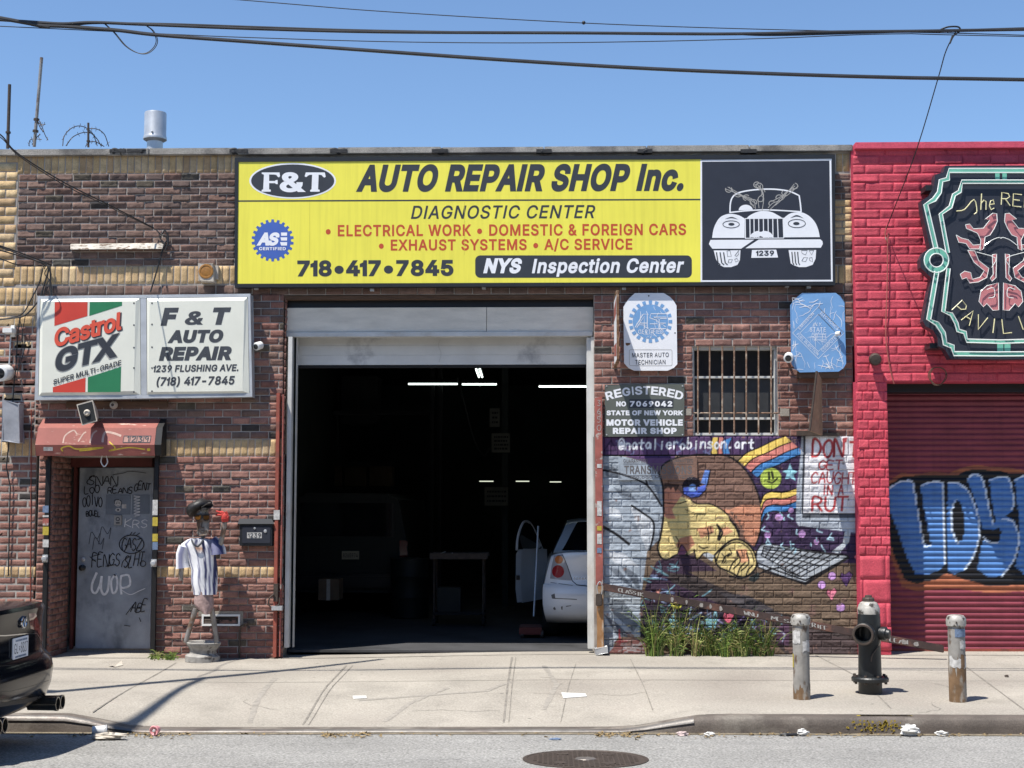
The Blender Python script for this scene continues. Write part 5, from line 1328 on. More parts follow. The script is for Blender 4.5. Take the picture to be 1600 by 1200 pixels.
b = PB(rc(.0014)); b.text('7069042', (245, 744), (497, 744), 33, .045, space=1.12); b.build('number', mt['signwhite'], nb_)
b = MB()
for x, y in ((106, 622), (558, 622), (106, 912), (558, 912)): v = P(*q1(x, y), -.032); b.lathe([(.009, 0), (.008, .005), (0, .006)], v, (0, -1, 0), 10)
b.build('screw', mt['steel'], rg)

# ---- two blade signs standing out from the wall
bs = thing('blade_sign', P(962, 578, -.1), 'thin faded sign standing out from the wall, seen edge-on beside the bay', 'sign')
b = MB(); x = P(959, 520, 0).x; zt_, zb_ = Z(471, 960), Z(572, 960); BD = .72
b.hexa([(x, -BD, zb_), (x + .018, -BD, zb_), (x + .018, -.06, zb_), (x, -.06, zb_), (x, -BD, zt_), (x + .018, -BD, zt_), (x + .018, -.06, zt_), (x, -.06, zt_)]); b.build('plate', mt['signwhite'], bs, bevel=.003)
b = MB()
for z in (zb_ - .012, zt_ + .004): b.box((x - .006, -BD - .02, z - .01), (x + .026, .0, z + .012))
b.box((x - .004, -BD - .025, zb_), (x + .022, -BD - .002, zt_)); b.build('bracket', mt['rust'], bs)
mm = lambda a, c, l: Vector((x - .001 - l, a, c))
b = PB(mm); b.poly([(-.60, zt_ - .05), (-.10, zt_ - .10), (-.10, zt_ - .25), (-.60, zt_ - .22)]); b.poly([(-.60, zb_ + .05), (-.10, zb_ + .10), (-.10, zb_ + .22), (-.60, zb_ + .20)]); b.build('faded_marks', mt['redfade'], bs)
b2 = thing('hanging_sign', P(1270, 676, -.2), 'brown wooden blade sign with dark letters under the pale blue sign', 'sign')
pts8 = []
xb = P(1281, 600, -.03).x
A_, B_ = P(1274.5, 580, -.50), P(1263.5, 673, -.50)
C_, D_ = Vector((xb, -.03, A_.z - .05)), Vector((xb, -.03, B_.z - .03))
n_ = Vector((.022, -.0, 0))
b = MB(); b.hexa([B_, B_ + n_, D_ + n_, D_, A_, A_ + n_, C_ + n_, C_]); b.build('board', M('brown_board', (.30, .20, .13), .8, var=.3, scale=14), b2)
b = MB(); b.tube([A_ + Vector((.01, -.005, 0)), B_ + Vector((.01, -.005, 0))], .013, 6); b.build('edge', mt['iron'], b2)
def bmap(u, v, l):
    a = A_.lerp(C_, u); c = B_.lerp(D_, u); return a.lerp(c, v) + Vector((.0235 + l, 0, 0)) if False else a.lerp(c, v) + Vector((-.0015 - l, 0, 0))
b = PB(bmap)
for k in range(3):
    for q in range(3): b.text('HEA'[q], (.15 + q * .28, .38 + k * .28), (.36 + q * .28, .38 + k * .28), .18, .04)
b.build('lettering', mt['ink'], b2)
b = MB(); b.pbox(1246, 673, 1281, 681, -.06, .0); b.pbox(1281, 676, 1312, 681, -.04, .0); b.build('bracket', mt['iron'], b2, bevel=.003)

# ---- neon sign on the pink wall
NY = -.34
ng = thing('neon_sign', P(1564, 560, -.2), 'black shaped neon sign with mint green border on the pink wall', 'sign')
nc = ct(1430, 250, 3.753); CXN = 503
def mir(pts): return [(2 * CXN - x, y) for x, y in reversed(pts)]
left = [(CXN, 32), (176, 34), (164, 75), (118, 84), (108, 170), (90, 205), (36, 238), (40, 290), (86, 515), (50, 540), (30, 580), (32, 630), (70, 668), (94, 690), (46, 945), (60, 975), (105, 998), (130, 1040), (136, 1092), (175, 1110), (205, 1165), (CXN, 1168)]
b = MB(); b.plate([nc(x, y) for x, y in left + mir(left)[1:-1]], NY, NY + .14); b.build('cabinet', mt['signblack'], ng, bevel=.004)
b = MB()
for x, y in ((95, 165), (120, 1090)):
    for xx in (x, 2 * CXN - x): v = P(*nc(xx, y), NY + .1); b.box((v.x - .07, NY + .08, v.z - .03), (v.x + .07, PY, v.z + .03))
b.build('mount', mt['black'], ng)
ncm = lambda l: crop(1430, 250, 3.753, onY(NY - l))
g1 = [(CXN, 62), (200, 62), (192, 112), (152, 122), (142, 190), (112, 232), (62, 262), (122, 520)]
g1b = [(128, 652), (80, 935), (128, 960), (165, 1015), (176, 1078), (220, 1095), (228, 1136), (CXN, 1138)]
g2 = [(CXN, 128), (275, 128), (262, 185), (228, 205), (208, 275), (150, 318), (192, 545)]
g2b = [(196, 635), (166, 888), (212, 905), (242, 958), (252, 1000), (292, 1012), (304, 1060), (CXN, 1066)]
b = PB(ncm(.002))
for g, w in ((g1, 32), (g1b, 32), (g2, 27), (g2b, 27)):
    b.stroke(g, w); b.stroke([(2 * CXN - x, y) for x, y in g], w)
for x in (482, 2 * CXN - 482): b.rect(x - 13, 60, x + 13, 130); b.rect(x - 1, 1064, x + 35, 1138)
for cx in (125, 2 * CXN - 125): b.ring(cx, 588, 76, 76, 36)
b.build('mint_border', mt['mint'], ng)
t = MB()
def neon(pts, mb=None, r=.0065, l=.035, k=0, m=True):
    mb = mb or t
    if k: pts = cat2(pts, k)
    for q in ((pts, [(2 * CXN - x, y) for x, y in pts]) if m else (pts,)): mb.tube([P(*nc(x, y), NY - l) for x, y in q], r, 6)
for g, w in ((g1, 12), (g1b, 12), (g2, 10), (g2b, 10)):
    for s_ in (-1, 1):
        out = []
        for i, p in enumerate(g):
            a = g[max(i - 1, 0)]; c = g[min(i + 1, len(g) - 1)]; dx, dy = c[0] - a[0], c[1] - a[1]; d = math.hypot(dx, dy); out.append((p[0] - dy / d * w * s_, p[1] + dx / d * w * s_))
        neon(out)
for cx in (125,):
    for r_ in (40, 72): neon([(cx + r_ * math.cos(a * .3142), 588 + r_ * math.sin(a * .3142)) for a in range(21)])
t.build('white_tube', mt['tube'], ng, smooth=True)
PKP = [[(295, 380), (320, 376), (342, 404), (400, 400), (438, 352), (412, 346), (455, 312), (478, 315), (482, 360), (465, 400), (440, 440), (410, 452), (402, 520), (380, 532), (385, 470), (365, 430), (330, 414), (300, 402)],
       [(240, 440), (270, 458), (310, 468), (340, 500), (380, 496), (375, 522), (320, 522), (298, 490), (255, 482)],
       [(308, 530), (350, 534), (372, 590), (432, 636), (420, 690), (370, 716), (320, 722), (300, 690), (275, 700), (264, 670), (290, 652), (325, 660), (335, 700), (380, 688), (405, 650), (345, 600)],
       [(452, 556), (478, 550), (474, 690), (450, 712), (440, 695), (458, 670)],
       [(385, 770), (420, 738), (488, 720), (490, 880), (455, 882), (420, 842), (400, 862), (374, 830)]]
b = PB(ncm(.002)); t = MB()
for q in PKP:
    b.poly(q); b.poly([(2 * CXN - x, y) for x, y in q]); neon(q + [q[0]], t, .0045, .03)
b.build('pink_figures', mt['neonpink'], ng)
for q in ([(360, 540), (470, 575), (450, 630)], [(410, 500), (450, 470), (490, 455), (CXN, 460)], [(420, 760), (460, 750), (465, 800), (430, 810)]): neon(q, t, .0045, .03, 3)
t.build('pink_tube', mt['tube'], ng, smooth=True)
t = MB()
neon([(242, 300), (290, 290), (345, 232), (362, 300), (345, 318)], t, .006, .03, 3, False)
for wd, x, y, w, h, rs in (('he', 385, 292, 85, 95, 0), ('RED', 505, 262, 190, 72, .12)):
    for st in hand(wd, x, y, w, h, .25, 0, .05, rs, smooth=False): neon(st, t, .006, .03, 0, False)
for i, ch in enumerate('PAVILION'):
    a = -1.02 + i * .29; cx = CXN + 285 * math.sin(a) * .98; cy = 760 + 215 * math.cos(a); th = -a * .8
    for st in SF[ch]: neon([(cx + ((u - .5) * 58) * math.cos(th) - (-(v - .5) * 84) * math.sin(th) * 1, cy + ((u - .5) * 58) * math.sin(th) + (-(v - .5) * 84) * math.cos(th)) for u, v in st], t, .006, .03, 0, False)
t.build('yellow_tube_lettering', mt['tubey'], ng, smooth=True)

# ================================================================ entrance fittings
hd = thing('shutter_hood', P(152, 712, -.2), 'faded red tagged shutter hood numbered 1239 above the grey door', 'shutter hood')
Yh = (-.012, -.17, -.235, -.205, -.012)
def hprof(pxs, mb, x0px, x1px):
    zs_ = (Z(655, 150, -.012), Z(668.5, 150, -.17), Z(695, 150, -.235), Z(712, 150, -.205), Z(712, 150, -.012))
    xa, xb_ = X(x0px, 680, -.2), X(x1px, 680, -.2)
    mb.prism([(xa, y, z) for y, z in zip(Yh, zs_)], [(xb_, y, z) for y, z in zip(Yh, zs_)])
b = MB(); hprof(None, b, 57.5, 243); b.build('hood', mt['hood'], hd, bevel=.003)
b = MB(); hprof(None, b, 243.2, 253); b.build('end_cap', mt['cartrim'], hd, bevel=.003)
_za, _zb = Z(668.5, 150, -.17), Z(695, 150, -.235); _zc = Z(712, 150, -.205)
def hmap(x, y, l):                       # picture point on the sloping faces of the hood
    yy = -.2; pt = P(x, y, yy)
    for _ in range(4):
        if pt.z > _zb: yy = -.17 + (-.235 + .17) * (_za - pt.z) / (_za - _zb)
        else: yy = -.235 + .03 * (_zb - pt.z) / (_zb - _zc)
        pt = P(x, y, yy - .0015 - l)
    return pt
hc = crop(40, 620, 4.2875, hmap)
b = PB(hc); b.stroke(cat2([(250, 310), (265, 260), (320, 225), (345, 250)]), 9); b.stroke(cat2([(352, 300), (385, 250), (405, 235)]), 9); b.stroke(cat2([(430, 310), (450, 250), (478, 225)]), 11); b.stroke(cat2([(515, 305), (522, 260), (540, 236), (590, 244), (640, 262)]), 15); b.build('white_graffiti', mt['sprayhood'], hd)
b = PB(hc); b.stroke(cat2([(250, 365), (240, 345), (290, 330), (340, 350), (430, 345), (520, 340), (430, 355), (360, 362)]), 9); b.stroke(cat2([(560, 300), (600, 345), (560, 362), (690, 340), (800, 352)]), 8); b.ell(824, 354, 12, 10); b.build('yellow_graffiti', mt['sprayyellow'], hd)
b = PB(hc); b.poly([(660, 262), (840, 262), (832, 304), (652, 304)]); b.build('number_plate', M('number_plate', (.40, .22, .18), .6, var=.3), hd)
b = PB(lambda x, y, l: hc(x, y, l + .002))
for wd, x in (('1', 672), ('2', 708), ('3', 752), ('9', 795)):
    for st in hand(wd, x, 300, 32, 34, 0, 0, .1, smooth=True): b.stroke(st, 6)
for a in ((652, 304, 660, 262), (696, 304, 704, 262), (742, 304, 750, 262), (786, 304, 794, 262), (832, 304, 840, 262)): b.stroke([(a[0], a[1]), (a[2], a[3])], 4)
b.stroke([(658, 262), (842, 262)], 4); b.stroke([(650, 305), (834, 305)], 4); b.build('number', mt['ink'], hd)
b = PB(hc); b.rect(120, 336, 182, 362); b.build('sticker', mt['sticker'], hd)
def track(x0, x1, ytop, label, stick, lockpx, lx):
    t = thing('shutter_track', P((x0 + x1) / 2, 1022, -.05), label, 'shutter track')
    b = MB(); b.pbox(x0, ytop, x1, 1021, -.085, .03); b.build('channel', mt['black'], t, bevel=.004)
    b = MB(); b.pbox(x0 + (x1 - x0) * .42, ytop + 5, x0 + (x1 - x0) * .56, 1020, -.0865, -.08); b.build('slot', mt['cartrim'], t)
    by = {}
    for y0, y1, m in stick: by.setdefault(m, MB()).pbox(x0 + 1, y0, x1 - 1, y1, -.088, -.08)
    for m, mbx in by.items(): mbx.build('sticker', mt[m], t)
    v = P(lx, lockpx, -.09)
    b = MB(); b.box((v.x - .035, -.10, v.z - .04), (v.x + .03, -.086, v.z + .045)); b.build('hasp', mt['steel'], t, bevel=.003)
    b = MB(); b.lathe([(.034, 0), (.034, .03), (.024, .042), (0, .045)], (v.x, -.10, v.z), (0, -1, 0), 16); b.build('padlock', mt['steel'], t, smooth=True)
track(65.5, 77, 713, 'black shutter track with stickers left of the grey door', ((790, 801, 'stickerb'), (805, 808, 'sticker'), (810, 821, 'redfade'), (823, 836, 'stickery'), (843, 855, 'sticker')), 873, 71)
track(237, 247.5, 660, 'black shutter track with yellow stickers right of the grey door', ((781, 805, 'sticker'), (808, 822, 'stickery'), (834, 846, 'stickery'), (847, 859, 'stickerb')), 880, 241)

hs = thing('horn_loudspeaker', P(140, 662, -.2), 'weathered square horn loudspeaker standing on the red hood', 'loudspeaker')
fc = [P(x, y, -.33) for x, y in ((119.5, 632), (145, 625), (152, 658), (128, 665))]
bk = [Vector((v.x * .35 + sum(p.x for p in fc) / 4 * .65 + .02, -.10, v.z * .35 + sum(p.z for p in fc) / 4 * .65)) for v in fc]
b = MB(); b.prism(fc, bk); b.build('horn', mt['beige'], hs)
cen = sum((Vector(v) for v in fc), Vector()) / 4
inn = [cen + (v - cen) * .88 + Vector((0, -.003, 0)) for v in fc]; dep = [cen + (v - cen) * .42 + Vector((0, -.0035, 0)) for v in fc]
b = MB(); b.add(inn + [v for v in dep], [(0, 1, 5, 4), (1, 2, 6, 5), (2, 3, 7, 6), (3, 0, 4, 7), (4, 5, 6, 7)]); b.build('mouth', mt['dark'], hs)
b = MB(); b.lathe([(.038, 0), (.034, .012), (.022, .02), (.02, .012), (0, .012)], cen + Vector((0, -.004, 0)), (0, -1, 0), 18); b.build('driver', mt['beige'], hs, smooth=True)
b = MB(); b.tube([cen + Vector((.05, .06, -.06)), Vector((cen.x + .09, -.14, Z(657, 150, -.1)))], .018, 8); b.build('foot', mt['iron'], hs)
t = MB(); t.tube(catmull([P(167, 702, -.1), P(160, 712, -.13), P(158, 722, -.13), P(163, 729, -.13), P(168, 722, -.13), P(166, 712, -.13), P(165, 702, -.1)]), .007, 6); tag(t.build('pull_rope', mt['clearplastic'], None, smooth=True), 'loop of pale rope hanging under the red hood', 'rope')

# ---- wall lamps, cameras, boxes
ql = thing('square_wall_lamp', P(326, 441, -.1), 'rusty square wall lamp with round amber lens beside the yellow sign', 'lamp')
b = MB(); b.plate([(310, 412), (331.5, 412), (333, 439), (310.5, 438)], -.16, -.02); b.build('housing', mt['beige'], ql, bevel=.006)
v = P(322, 424, -.16); b = MB(); b.lathe([(.085, 0), (.08, .008), (.066, .009), (.062, .004), (0, .012)], v, (0, -1, 0), 24); b.build('lens', mt['amber'], ql, smooth=True)
b = MB(); b.pbox(328, 415, 341, 436, -.06, .0); b.build('bracket', mt['beige'], ql)
pk_ = MB(); pk_.hexa([P(110, 390, -.085), P(254, 389, -.085), P(254, 389, 0), P(110, 390, 0), P(110, 382, -.055), P(256, 380.5, -.055), P(256, 379.5, 0), P(110, 381, 0)]); tag(pk_.build('white_ledge', mt['plank'], None, bevel=.004), 'peeling white wooden ledge high on the dark brick', 'ledge')
def camera(px, py, r, lens_dir, label, name='security_camera', wallY_=0.0, arm=.12):
    t = thing(name, P(px, py + r, -.1), label, 'camera')
    v = P(px, py, -arm); d = Vector(lens_dir).normalized(); s = r / FPX * (16 - arm)
    b = MB(); b.lathe([(s * .75, -s * 1.6), (s * .98, -s * 1.3), (s, -s * .2), (s, s * .5), (s * .8, s * .62)], v, d, 18); b.build('body', mt['white'], t, smooth=True)
    b = MB(); b.lathe([(s * .66, s * .5), (s * .66, s * .66), (s * .3, s * .76), (0, s * .78)], v, d, 18); b.build('lens', mt['glass'], t, smooth=True)
    b = MB(); b.tube([v - d * s, Vector((v.x - d.x * .05, wallY_, v.z + .0))], s * .3, 8); b.build('arm', mt['white'], t); return t
camera(402, 541, 6.5, (-.5, -1, -.35), 'small white bullet camera right of the light box')
camera(1232, 559, 7.5, (-.25, -1, -.3), 'white dome camera left of the pale blue sign', arm=.16)
camera(1311, 521, 3.5, (.9, -.6, .1), 'tiny white camera on the right edge of the pale blue sign', arm=.16)
camera(3, 583, 13, (-.1, -1, -.15), 'large white dome camera cut by the left edge of the photo', arm=.14)
pkl = thing('security_light', P(1366, 567, -.2), 'grey round security light on the pink wall', 'light')
v = P(1367, 561, PY - .07); b = MB(); b.lathe([(.03, -.07), (.045, -.03), (.068, .0), (.07, .05), (.055, .075), (0, .08)], v, (-.15, -1, -.2), 18); b.build('head', mt['iron'], pkl, smooth=True)
b = MB(); b.lathe([(.055, 0), (.055, .02), (.02, .03)], (v.x + .01, PY, v.z - .0), (0, -1, 0), 16); b.build('base', mt['iron'], pkl)
cb = thing('conduit_camera', P(14, 540, -.1), 'white angled camera box on a grey conduit at the left edge', 'camera')
b = MB(); b.pbox(3.5, 512, 19, 520, -.16, -.02); b.pbox(16, 508, 23, 526, -.06, .0); b.build('housing', mt['white'], cb, bevel=.005)
b = MB(); b.tube([P(17, 524, -.02), P(14, 580, -.02)], .009, 8); b.build('conduit', mt['steel'], cb)
eb = thing('electrical_box', P(15, 692, -.1), 'tall grey electrical box at the left edge above the parked car', 'box')
b = MB(); b.plate([(5, 626), (30, 631), (29, 691), (3, 689)], -.15, .0); b.build('cabinet', M('box_grey', (.30, .31, .34), .5, var=.3, scale=6, col2=(.42, .41, .40), s2=9, lo=.6, hi=.66), eb, bevel=.012)
b = MB(); b.tube([P(14, 690, -.06), P(10, 730, -.05), P(16, 760, -.03), P(13, 900, -.02)], .008, 6); b.build('cable', mt['wire'], eb)

# ---- letter box
mbx = thing('letter_box', P(399, 853, -.05), 'black letter box numbered 1239 on the brick beside the bay', 'mailbox')
b = MB(); b.pbox(374, 815, 426, 853, -.075, -.004); b.build('body', mt['black'], mbx, bevel=.006)
b = MB(); b.hexa([P(371, 819, -.095), P(428.5, 819, -.095), P(428.5, 819, -.0), P(371, 819, -.0), P(374, 810.5, -.07), P(425, 810.5, -.07), P(425, 810.5, -.0), P(374, 810.5, -.0)]); b.build('lid', mt['black'], mbx, bevel=.003)
b = MB(); b.pbox(378, 823, 423, 849, -.081, -.07); b.build('door', mt['signblack'], mbx, bevel=.003)
b = PB(onY(-.0835)); b.rect(386, 832, 409, 841); b.build('number_plate', mt['sticker'], mbx)
b = PB(onY(-.0855)); b.text('1239', (387.5, 840), (408, 840), 7, .01); b.build('number', mt['ink'], mbx)
b = MB()
for px, py, r in ((398, 825.5, .014), (414.5, 830, .02)): b.lathe([(r, 0), (r * .8, .008), (0, .01)], P(px, py, -.08), (0, -1, 0), 12)
b.build('lock', mt['steel'], mbx)

# ---- wall vent, standpipe, guard posts, bar
vt = thing('wall_vent', P(345, 979, -.02), 'low white framed louvre vent behind the metal figure', 'vent')
b = MB(); b.pbox(310, 955, 380, 963, -.008, .01); b.pbox(375, 963, 380, 980, -.008, .01); b.build('cement', mt['concrete_old'], vt)
b = MB()
for r in ((315, 960, 375, 963), (315, 975, 375, 978), (315, 963, 318, 975), (372, 963, 375, 975)): b.pbox(*r, -.018, .0)
b.build('frame', mt['white'], vt); b = MB(); b.pbox(318, 963, 372, 975, -.004, .006); b.build('recess', mt['cartrim'], vt)
for k in range(4): b = MB(); z = P(345, 964.8 + k * 2.7, -.01); b.hexa([(X(318, 970), -.012, z.z - .006), (X(372, 970), -.012, z.z - .006), (X(372, 970), -.004, z.z + .002), (X(318, 970), -.004, z.z + .002), (X(318, 970), -.012, z.z - .004), (X(372, 970), -.012, z.z - .004), (X(372, 970), -.004, z.z + .004), (X(318, 970), -.004, z.z + .004)]); b.build('louvre', mt['iron'], vt)
t = MB(); t.tube([P(374, 1028, -.03), P(374.5, 985, -.03), P(376, 979, -.05)], .011, 8); t.ball(P(384, 974, -.06), .03, 8); t.tube([P(376, 978, -.05), P(384, 975, -.06), P(390, 982, -.06)], .013, 8); tag(t.build('wall_spigot', mt['iron'], None, smooth=True), 'rusty water spigot and pipe low on the wall by the vent', 'spigot')

gp = thing('guard_post', P(433, 1028, -.05), 'worn red steel guard post with padlock at the left jamb of the bay', 'post')
b = MB(); b.pbox(426, 614, 437.5, 1027, -.07, -.008); b.build('channel', mt['redpaint'], gp, bevel=.004)
b = MB(); b.pbox(437.6, 616, 441.5, 1026, -.055, -.008); b.build('flange', mt['redfade'], gp)
b = MB(); b.pbox(424, 947, 441, 954, -.13, -.07); b.build('shelf', mt['steel'], gp, bevel=.003)
b = MB(); b.pbox(427, 912, 434, 940, -.10, -.07); b.build('lock_plate', mt['iron'], gp)
t = MB(); t.tube(catmull([P(428, 928, -.11), P(421, 935, -.12), P(420, 945, -.12), P(427, 949, -.12), P(436, 944, -.12), P(437, 934, -.12)]), .009, 8); t.build('padlock_shackle', mt['iron'], gp, smooth=True)
b = MB(); b.pbox(427.5, 797, 437, 812, -.074, -.06); b.build('sticker', mt['sticker'], gp)
gq = thing('guard_post', P(936, 1022, -.05), 'red steel guard post rusted below, right jamb of the bay', 'post')
b = MB(); b.pbox(931, 620, 941, 914, -.07, -.008); b.build('channel', mt['redfade'], gq, bevel=.003)
b = MB(); b.pbox(933, 914, 943, 1018, -.065, -.008); b.build('rusted_channel', M('heavy_rust', (.33, .17, .07), .85, var=.35, scale=8, col2=(.46, .38, .30), s2=6, lo=.5, hi=.6, st2=(2, 2, .6)), gq, bevel=.003)
bys = {}
for y0, y1, m in ((783, 806, 'sticker'), (822, 829, 'stickery'), (834, 850, 'sticker'), (856, 864, 'stickerb'), (725, 731, 'sticker')): bys.setdefault(m, MB()).pbox(933, y0, 940, y1, -.0735, -.06)
for m, mb_ in bys.items(): mb_.build('sticker', mt[m], gq)
b = PB(onY(-.074))
for i, ch in enumerate('3650'):
    for st in hand(ch if ch != '0' else 'O', 933, 634 + i * 13, 6, 9, 0): b.stroke(st, .9)
b.build('scratched_number', mt['grey'], gq)
b = MB(); b.plate([(930, 1014), (949, 1011), (950, 1020), (931, 1023)], -.16, -.05); b.build('foot_plate', mt['steel'], gq, bevel=.004)
pd = thing('padlock', P(935, 945, -.12), 'rusty padlock hanging on a wire loop at the right guard post', 'padlock')
b = MB(); b.pbox(931, 928, 941, 947, -.115, -.075); b.build('body', mt['iron'], pd, bevel=.008)
t = MB(); t.tube(catmull([P(934, 929, -.095), P(933, 916, -.10), P(937, 909, -.10), P(941, 916, -.10), P(940, 929, -.095)]), .006, 6); t.build('shackle', mt['steel'], pd, smooth=True)

# long rusty bar from the jamb down across the painted wall to the pavement
e0, e1 = P(943, 917, -.12), P(1474, 1014, -.42)
dv = (e1 - e0); up_ = Vector((0, 0, 1)); wv = Vector((0, 1, 0))
ba = thing('security_bar', (e1.x, e1.y, e1.z - .05), 'long rusty steel bar slanting across the painted wall to the pavement', 'bar')
h_ = .040
def rail(t, s, o): return e0 + dv * t + Vector((0, o, s * h_))
b = MB(); b.hexa([rail(0, -1, -.025), rail(1, -1, -.025), rail(1, -1, .025), rail(0, -1, .025), rail(0, 1, -.025), rail(1, 1, -.025), rail(1, 1, .025), rail(0, 1, .025)])
b.build('rail', M('dark_rusty_paint', (.06, .038, .034), .65, var=.4, scale=7, col2=(.14, .068, .05), s2=6), ba, bevel=.006)
rm = lambda u, v, l: e0 + dv * u + Vector((0, -.0275 - l, -v * h_))
b = PB(rm)
for wd, u, w_ in (('CLASSIK', .045, .075), ('MESA', .50, .07), ('SHERIFF', .585, .08), ('WNU', .42, .04), ('LEAH', .845, .05)):
    for st in hand(wd, u, .55, w_, 1.0, .2, .2, rs=3): b.stroke(st, .0035 if False else .004)
b.build('chalk_writing', mt['grey'], ba)
b = PB(lambda u, v, l: rm(u, v, l + .001))
rnd = random.Random(6)
for u, w_ in ((.20, .012), (.245, .008), (.285, .016), (.315, .010), (.345, .012), (.875, .022), (.912, .018)): b.poly([(u + w_ * (.5 + .5 * math.cos(k * .7 + u * 90) * rnd.uniform(.6, 1)), .8 * math.sin(k * .7 + u * 90) * rnd.uniform(.6, 1)) for k in range(9)])
b.build('sticker', mt['sticker_dull'], ba)

# ================================================================ the metal figure by the wall
FY = -.36
mf = thing('scrap_metal_figure', G(331, 1030), 'scrap metal figure in cap, goggles and striped shirt waving a red glove', 'sculpture')
fq = lambda x, y, Y=FY: P(250 + x / 4.14, 760 + y / 4.14, Y)
def sg_(p, Yo=0): return fq(p[0], p[1], FY + Yo)
c0 = G(314, 1022); c0.y = FY + .02
zf = zs(c0.x, FY)
b = MB(); rr_ = (fq(378, 1060).x - fq(148, 1060).x) / 2; cx_ = (fq(378, 1060).x + fq(148, 1060).x) / 2
k_ = [(1.0, 0), (1.0, .06), (.9, .075), (.78, .09), (.76, .12), (.88, .16), (.98, .185), (1.0, .205), (.95, .212), (.86, .205), (.70, .14), (.2, .13), (0, .13)]
b.lathe([(r * rr_ * .98, h) for r, h in k_], (cx_, FY + .1, zf), (.03, 0, 1), 28); b.build('wheel_rim_base', mt['rim'], mf, smooth=True)
b = MB(); b.tube([fq(165, 1012, FY + .02), fq(200, 890, FY + .02), fq(232, 790, FY + .02)], [.026, .028, .030], 12); b.build('leg', mt['pipe'], mf, smooth=True)
b = MB(); b.tube([fq(368, 1012, FY + .08), fq(352, 900, FY + .06), fq(335, 790, FY + .04)], [.026, .028, .030], 12); b.build('leg', mt['pipe'], mf, smooth=True)
def tuck(name, rows, mat, depth, n=16, colf=None, wob=0.0, seed=1):
    """soft tube of cloth: rows of (left, right, y) in figure units"""
    rnd = random.Random(seed); V, Q, cl = [], [], []
    for j, (l, r, y) in enumerate(rows):
        a, c = fq(l, y), fq(r, y); cx, hw = (a.x + c.x) / 2, (c.x - a.x) / 2
        for k in range(n):
            t = 2 * math.pi * k / n; w_ = 1 + wob * math.sin(3 * t + j * .7 + seed) + wob * .5 * math.sin(7 * t + j)
            V.append((cx + hw * math.cos(t) * w_, FY + .03 + depth * math.sin(t) * w_, a.z)); 
            if colf: cl.append(colf(math.cos(t), j / (len(rows) - 1), math.sin(t)))
    for j in range(len(rows) - 1):
        for k in range(n): Q.append((j * n + k, j * n + (k + 1) % n, (j + 1) * n + (k + 1) % n, (j + 1) * n + k))
    return build_np(name, V, Q, mat, mf, np.array(cl) if colf else None, smooth=True)
tuck('shorts', [(222, 330, 680), (220, 338, 710), (218, 342, 740), (222, 344, 765), (238, 342, 790), (265, 332, 810), (285, 325, 826)], mt['pinkcloth'], .10, wob=.04)
WS, NV, GB = c8(226, 226, 228), c8(58, 62, 100), c8(116, 118, 144)
def stripe(u, v, s):
    k = int((u + 1 + .22 * v) * 6.5) % 4
    c = (WS, WS, GB, WS)[k] if u < .1 else (WS, NV, WS, GB)[k]
    if .22 < v < .36 and -.1 < u < .35 and s < 0: c = c8(176, 140, 118)
    return c
tuck('shirt', [(200, 275, 336), (175, 330, 345), (140, 345, 372), (150, 352, 400), (165, 358, 440), (178, 360, 490), (195, 362, 540), (192, 362, 585), (198, 362, 630), (212, 362, 670), (216, 360, 700)], mt['cloth'], .105, 64, stripe, .055, 2)
def limb(name, pts, rad, mat, colf=None, n=14):
    b = MB(); b.tube([fq(x, y, FY + Yo) for x, y, Yo in pts], rad, n, True, None)
    if colf: b.c = [colf(i) for i in range(len(b.v))]
    return b.build(name, mat, mf, smooth=True)
limb('sleeve', [(165, 390, .02), (150, 440, .02), (148, 490, .02), (152, 528, .02)], [.075, .078, .074, .082], mt['cloth'], lambda i: (WS, WS, GB, WS, NV, WS, GB)[(i % 14) // 2])
limb('sleeve', [(335, 345, .02), (360, 375, .02), (378, 410, .0), (380, 440, .0)], [.06, .075, .08, .085], mt['cloth'], lambda i: (NV, WS, NV, NV, WS, NV, GB)[(i % 14) // 2])
limb('arm', [(140, 520, .02), (136, 560, .02), (134, 608, .02)], [.03, .028, .027], mt['pipe'])
limb('arm', [(386, 392, -.02), (400, 340, -.03), (412, 280, -.04), (420, 228, -.04)], [.028, .028, .027, .027], mt['pipe'])
g = MB(); g.ball(fq(420, 198, FY - .05), .048, 10, (.85, .7, 1.15))
for pts in ([(408, 180), (390, 168), (362, 160)], [(405, 188), (385, 184), (360, 186)], [(412, 172), (400, 165), (380, 166)], [(424, 172), (428, 164), (440, 186)], [(430, 205), (440, 200), (443, 190)]): g.tube([fq(x, y, FY - .06) for x, y in pts], [.014, .013, .009], 8)
g.tube([fq(421, 228, FY - .045), fq(420, 205, FY - .05)], [.036, .044], 10); g.build('glove', mt['redcloth'], mf, smooth=True)
b = MB(); b.tube([fq(280, 335, FY + .03), fq(278, 305, FY + .03)], .024, 10); b.build('neck', mt['pipe'], mf)
b = MB(); v0 = [(243, 150), (312, 150), (316, 230), (312, 300), (300, 312), (250, 312), (240, 300), (236, 225)]; b.prism([fq(x, y, FY - .07) for x, y in v0], [fq(x, y, FY + .10) for x, y in v0]); head = b.build('head', mt['pipe'], mf, bevel=.012)
b = PB(crop(250, 760, 4.14, onY(FY - .074)))
b.stroke(cat2([(255, 290), (275, 300), (305, 288)]), 6); b.stroke([(250, 285), (308, 285)], 3)
for x in (258, 268, 278, 288, 298): b.stroke([(x, 284), (x, 300)], 2)
b.stroke(cat2([(272, 235), (268, 262), (284, 264)]), 5); b.build('face_marks', mt['iron'], head)
b = PB(crop(250, 760, 4.14, onY(FY - .074))); b.rect(264, 148, 304, 174); b.build('forehead_plate', mt['sticker'], head)
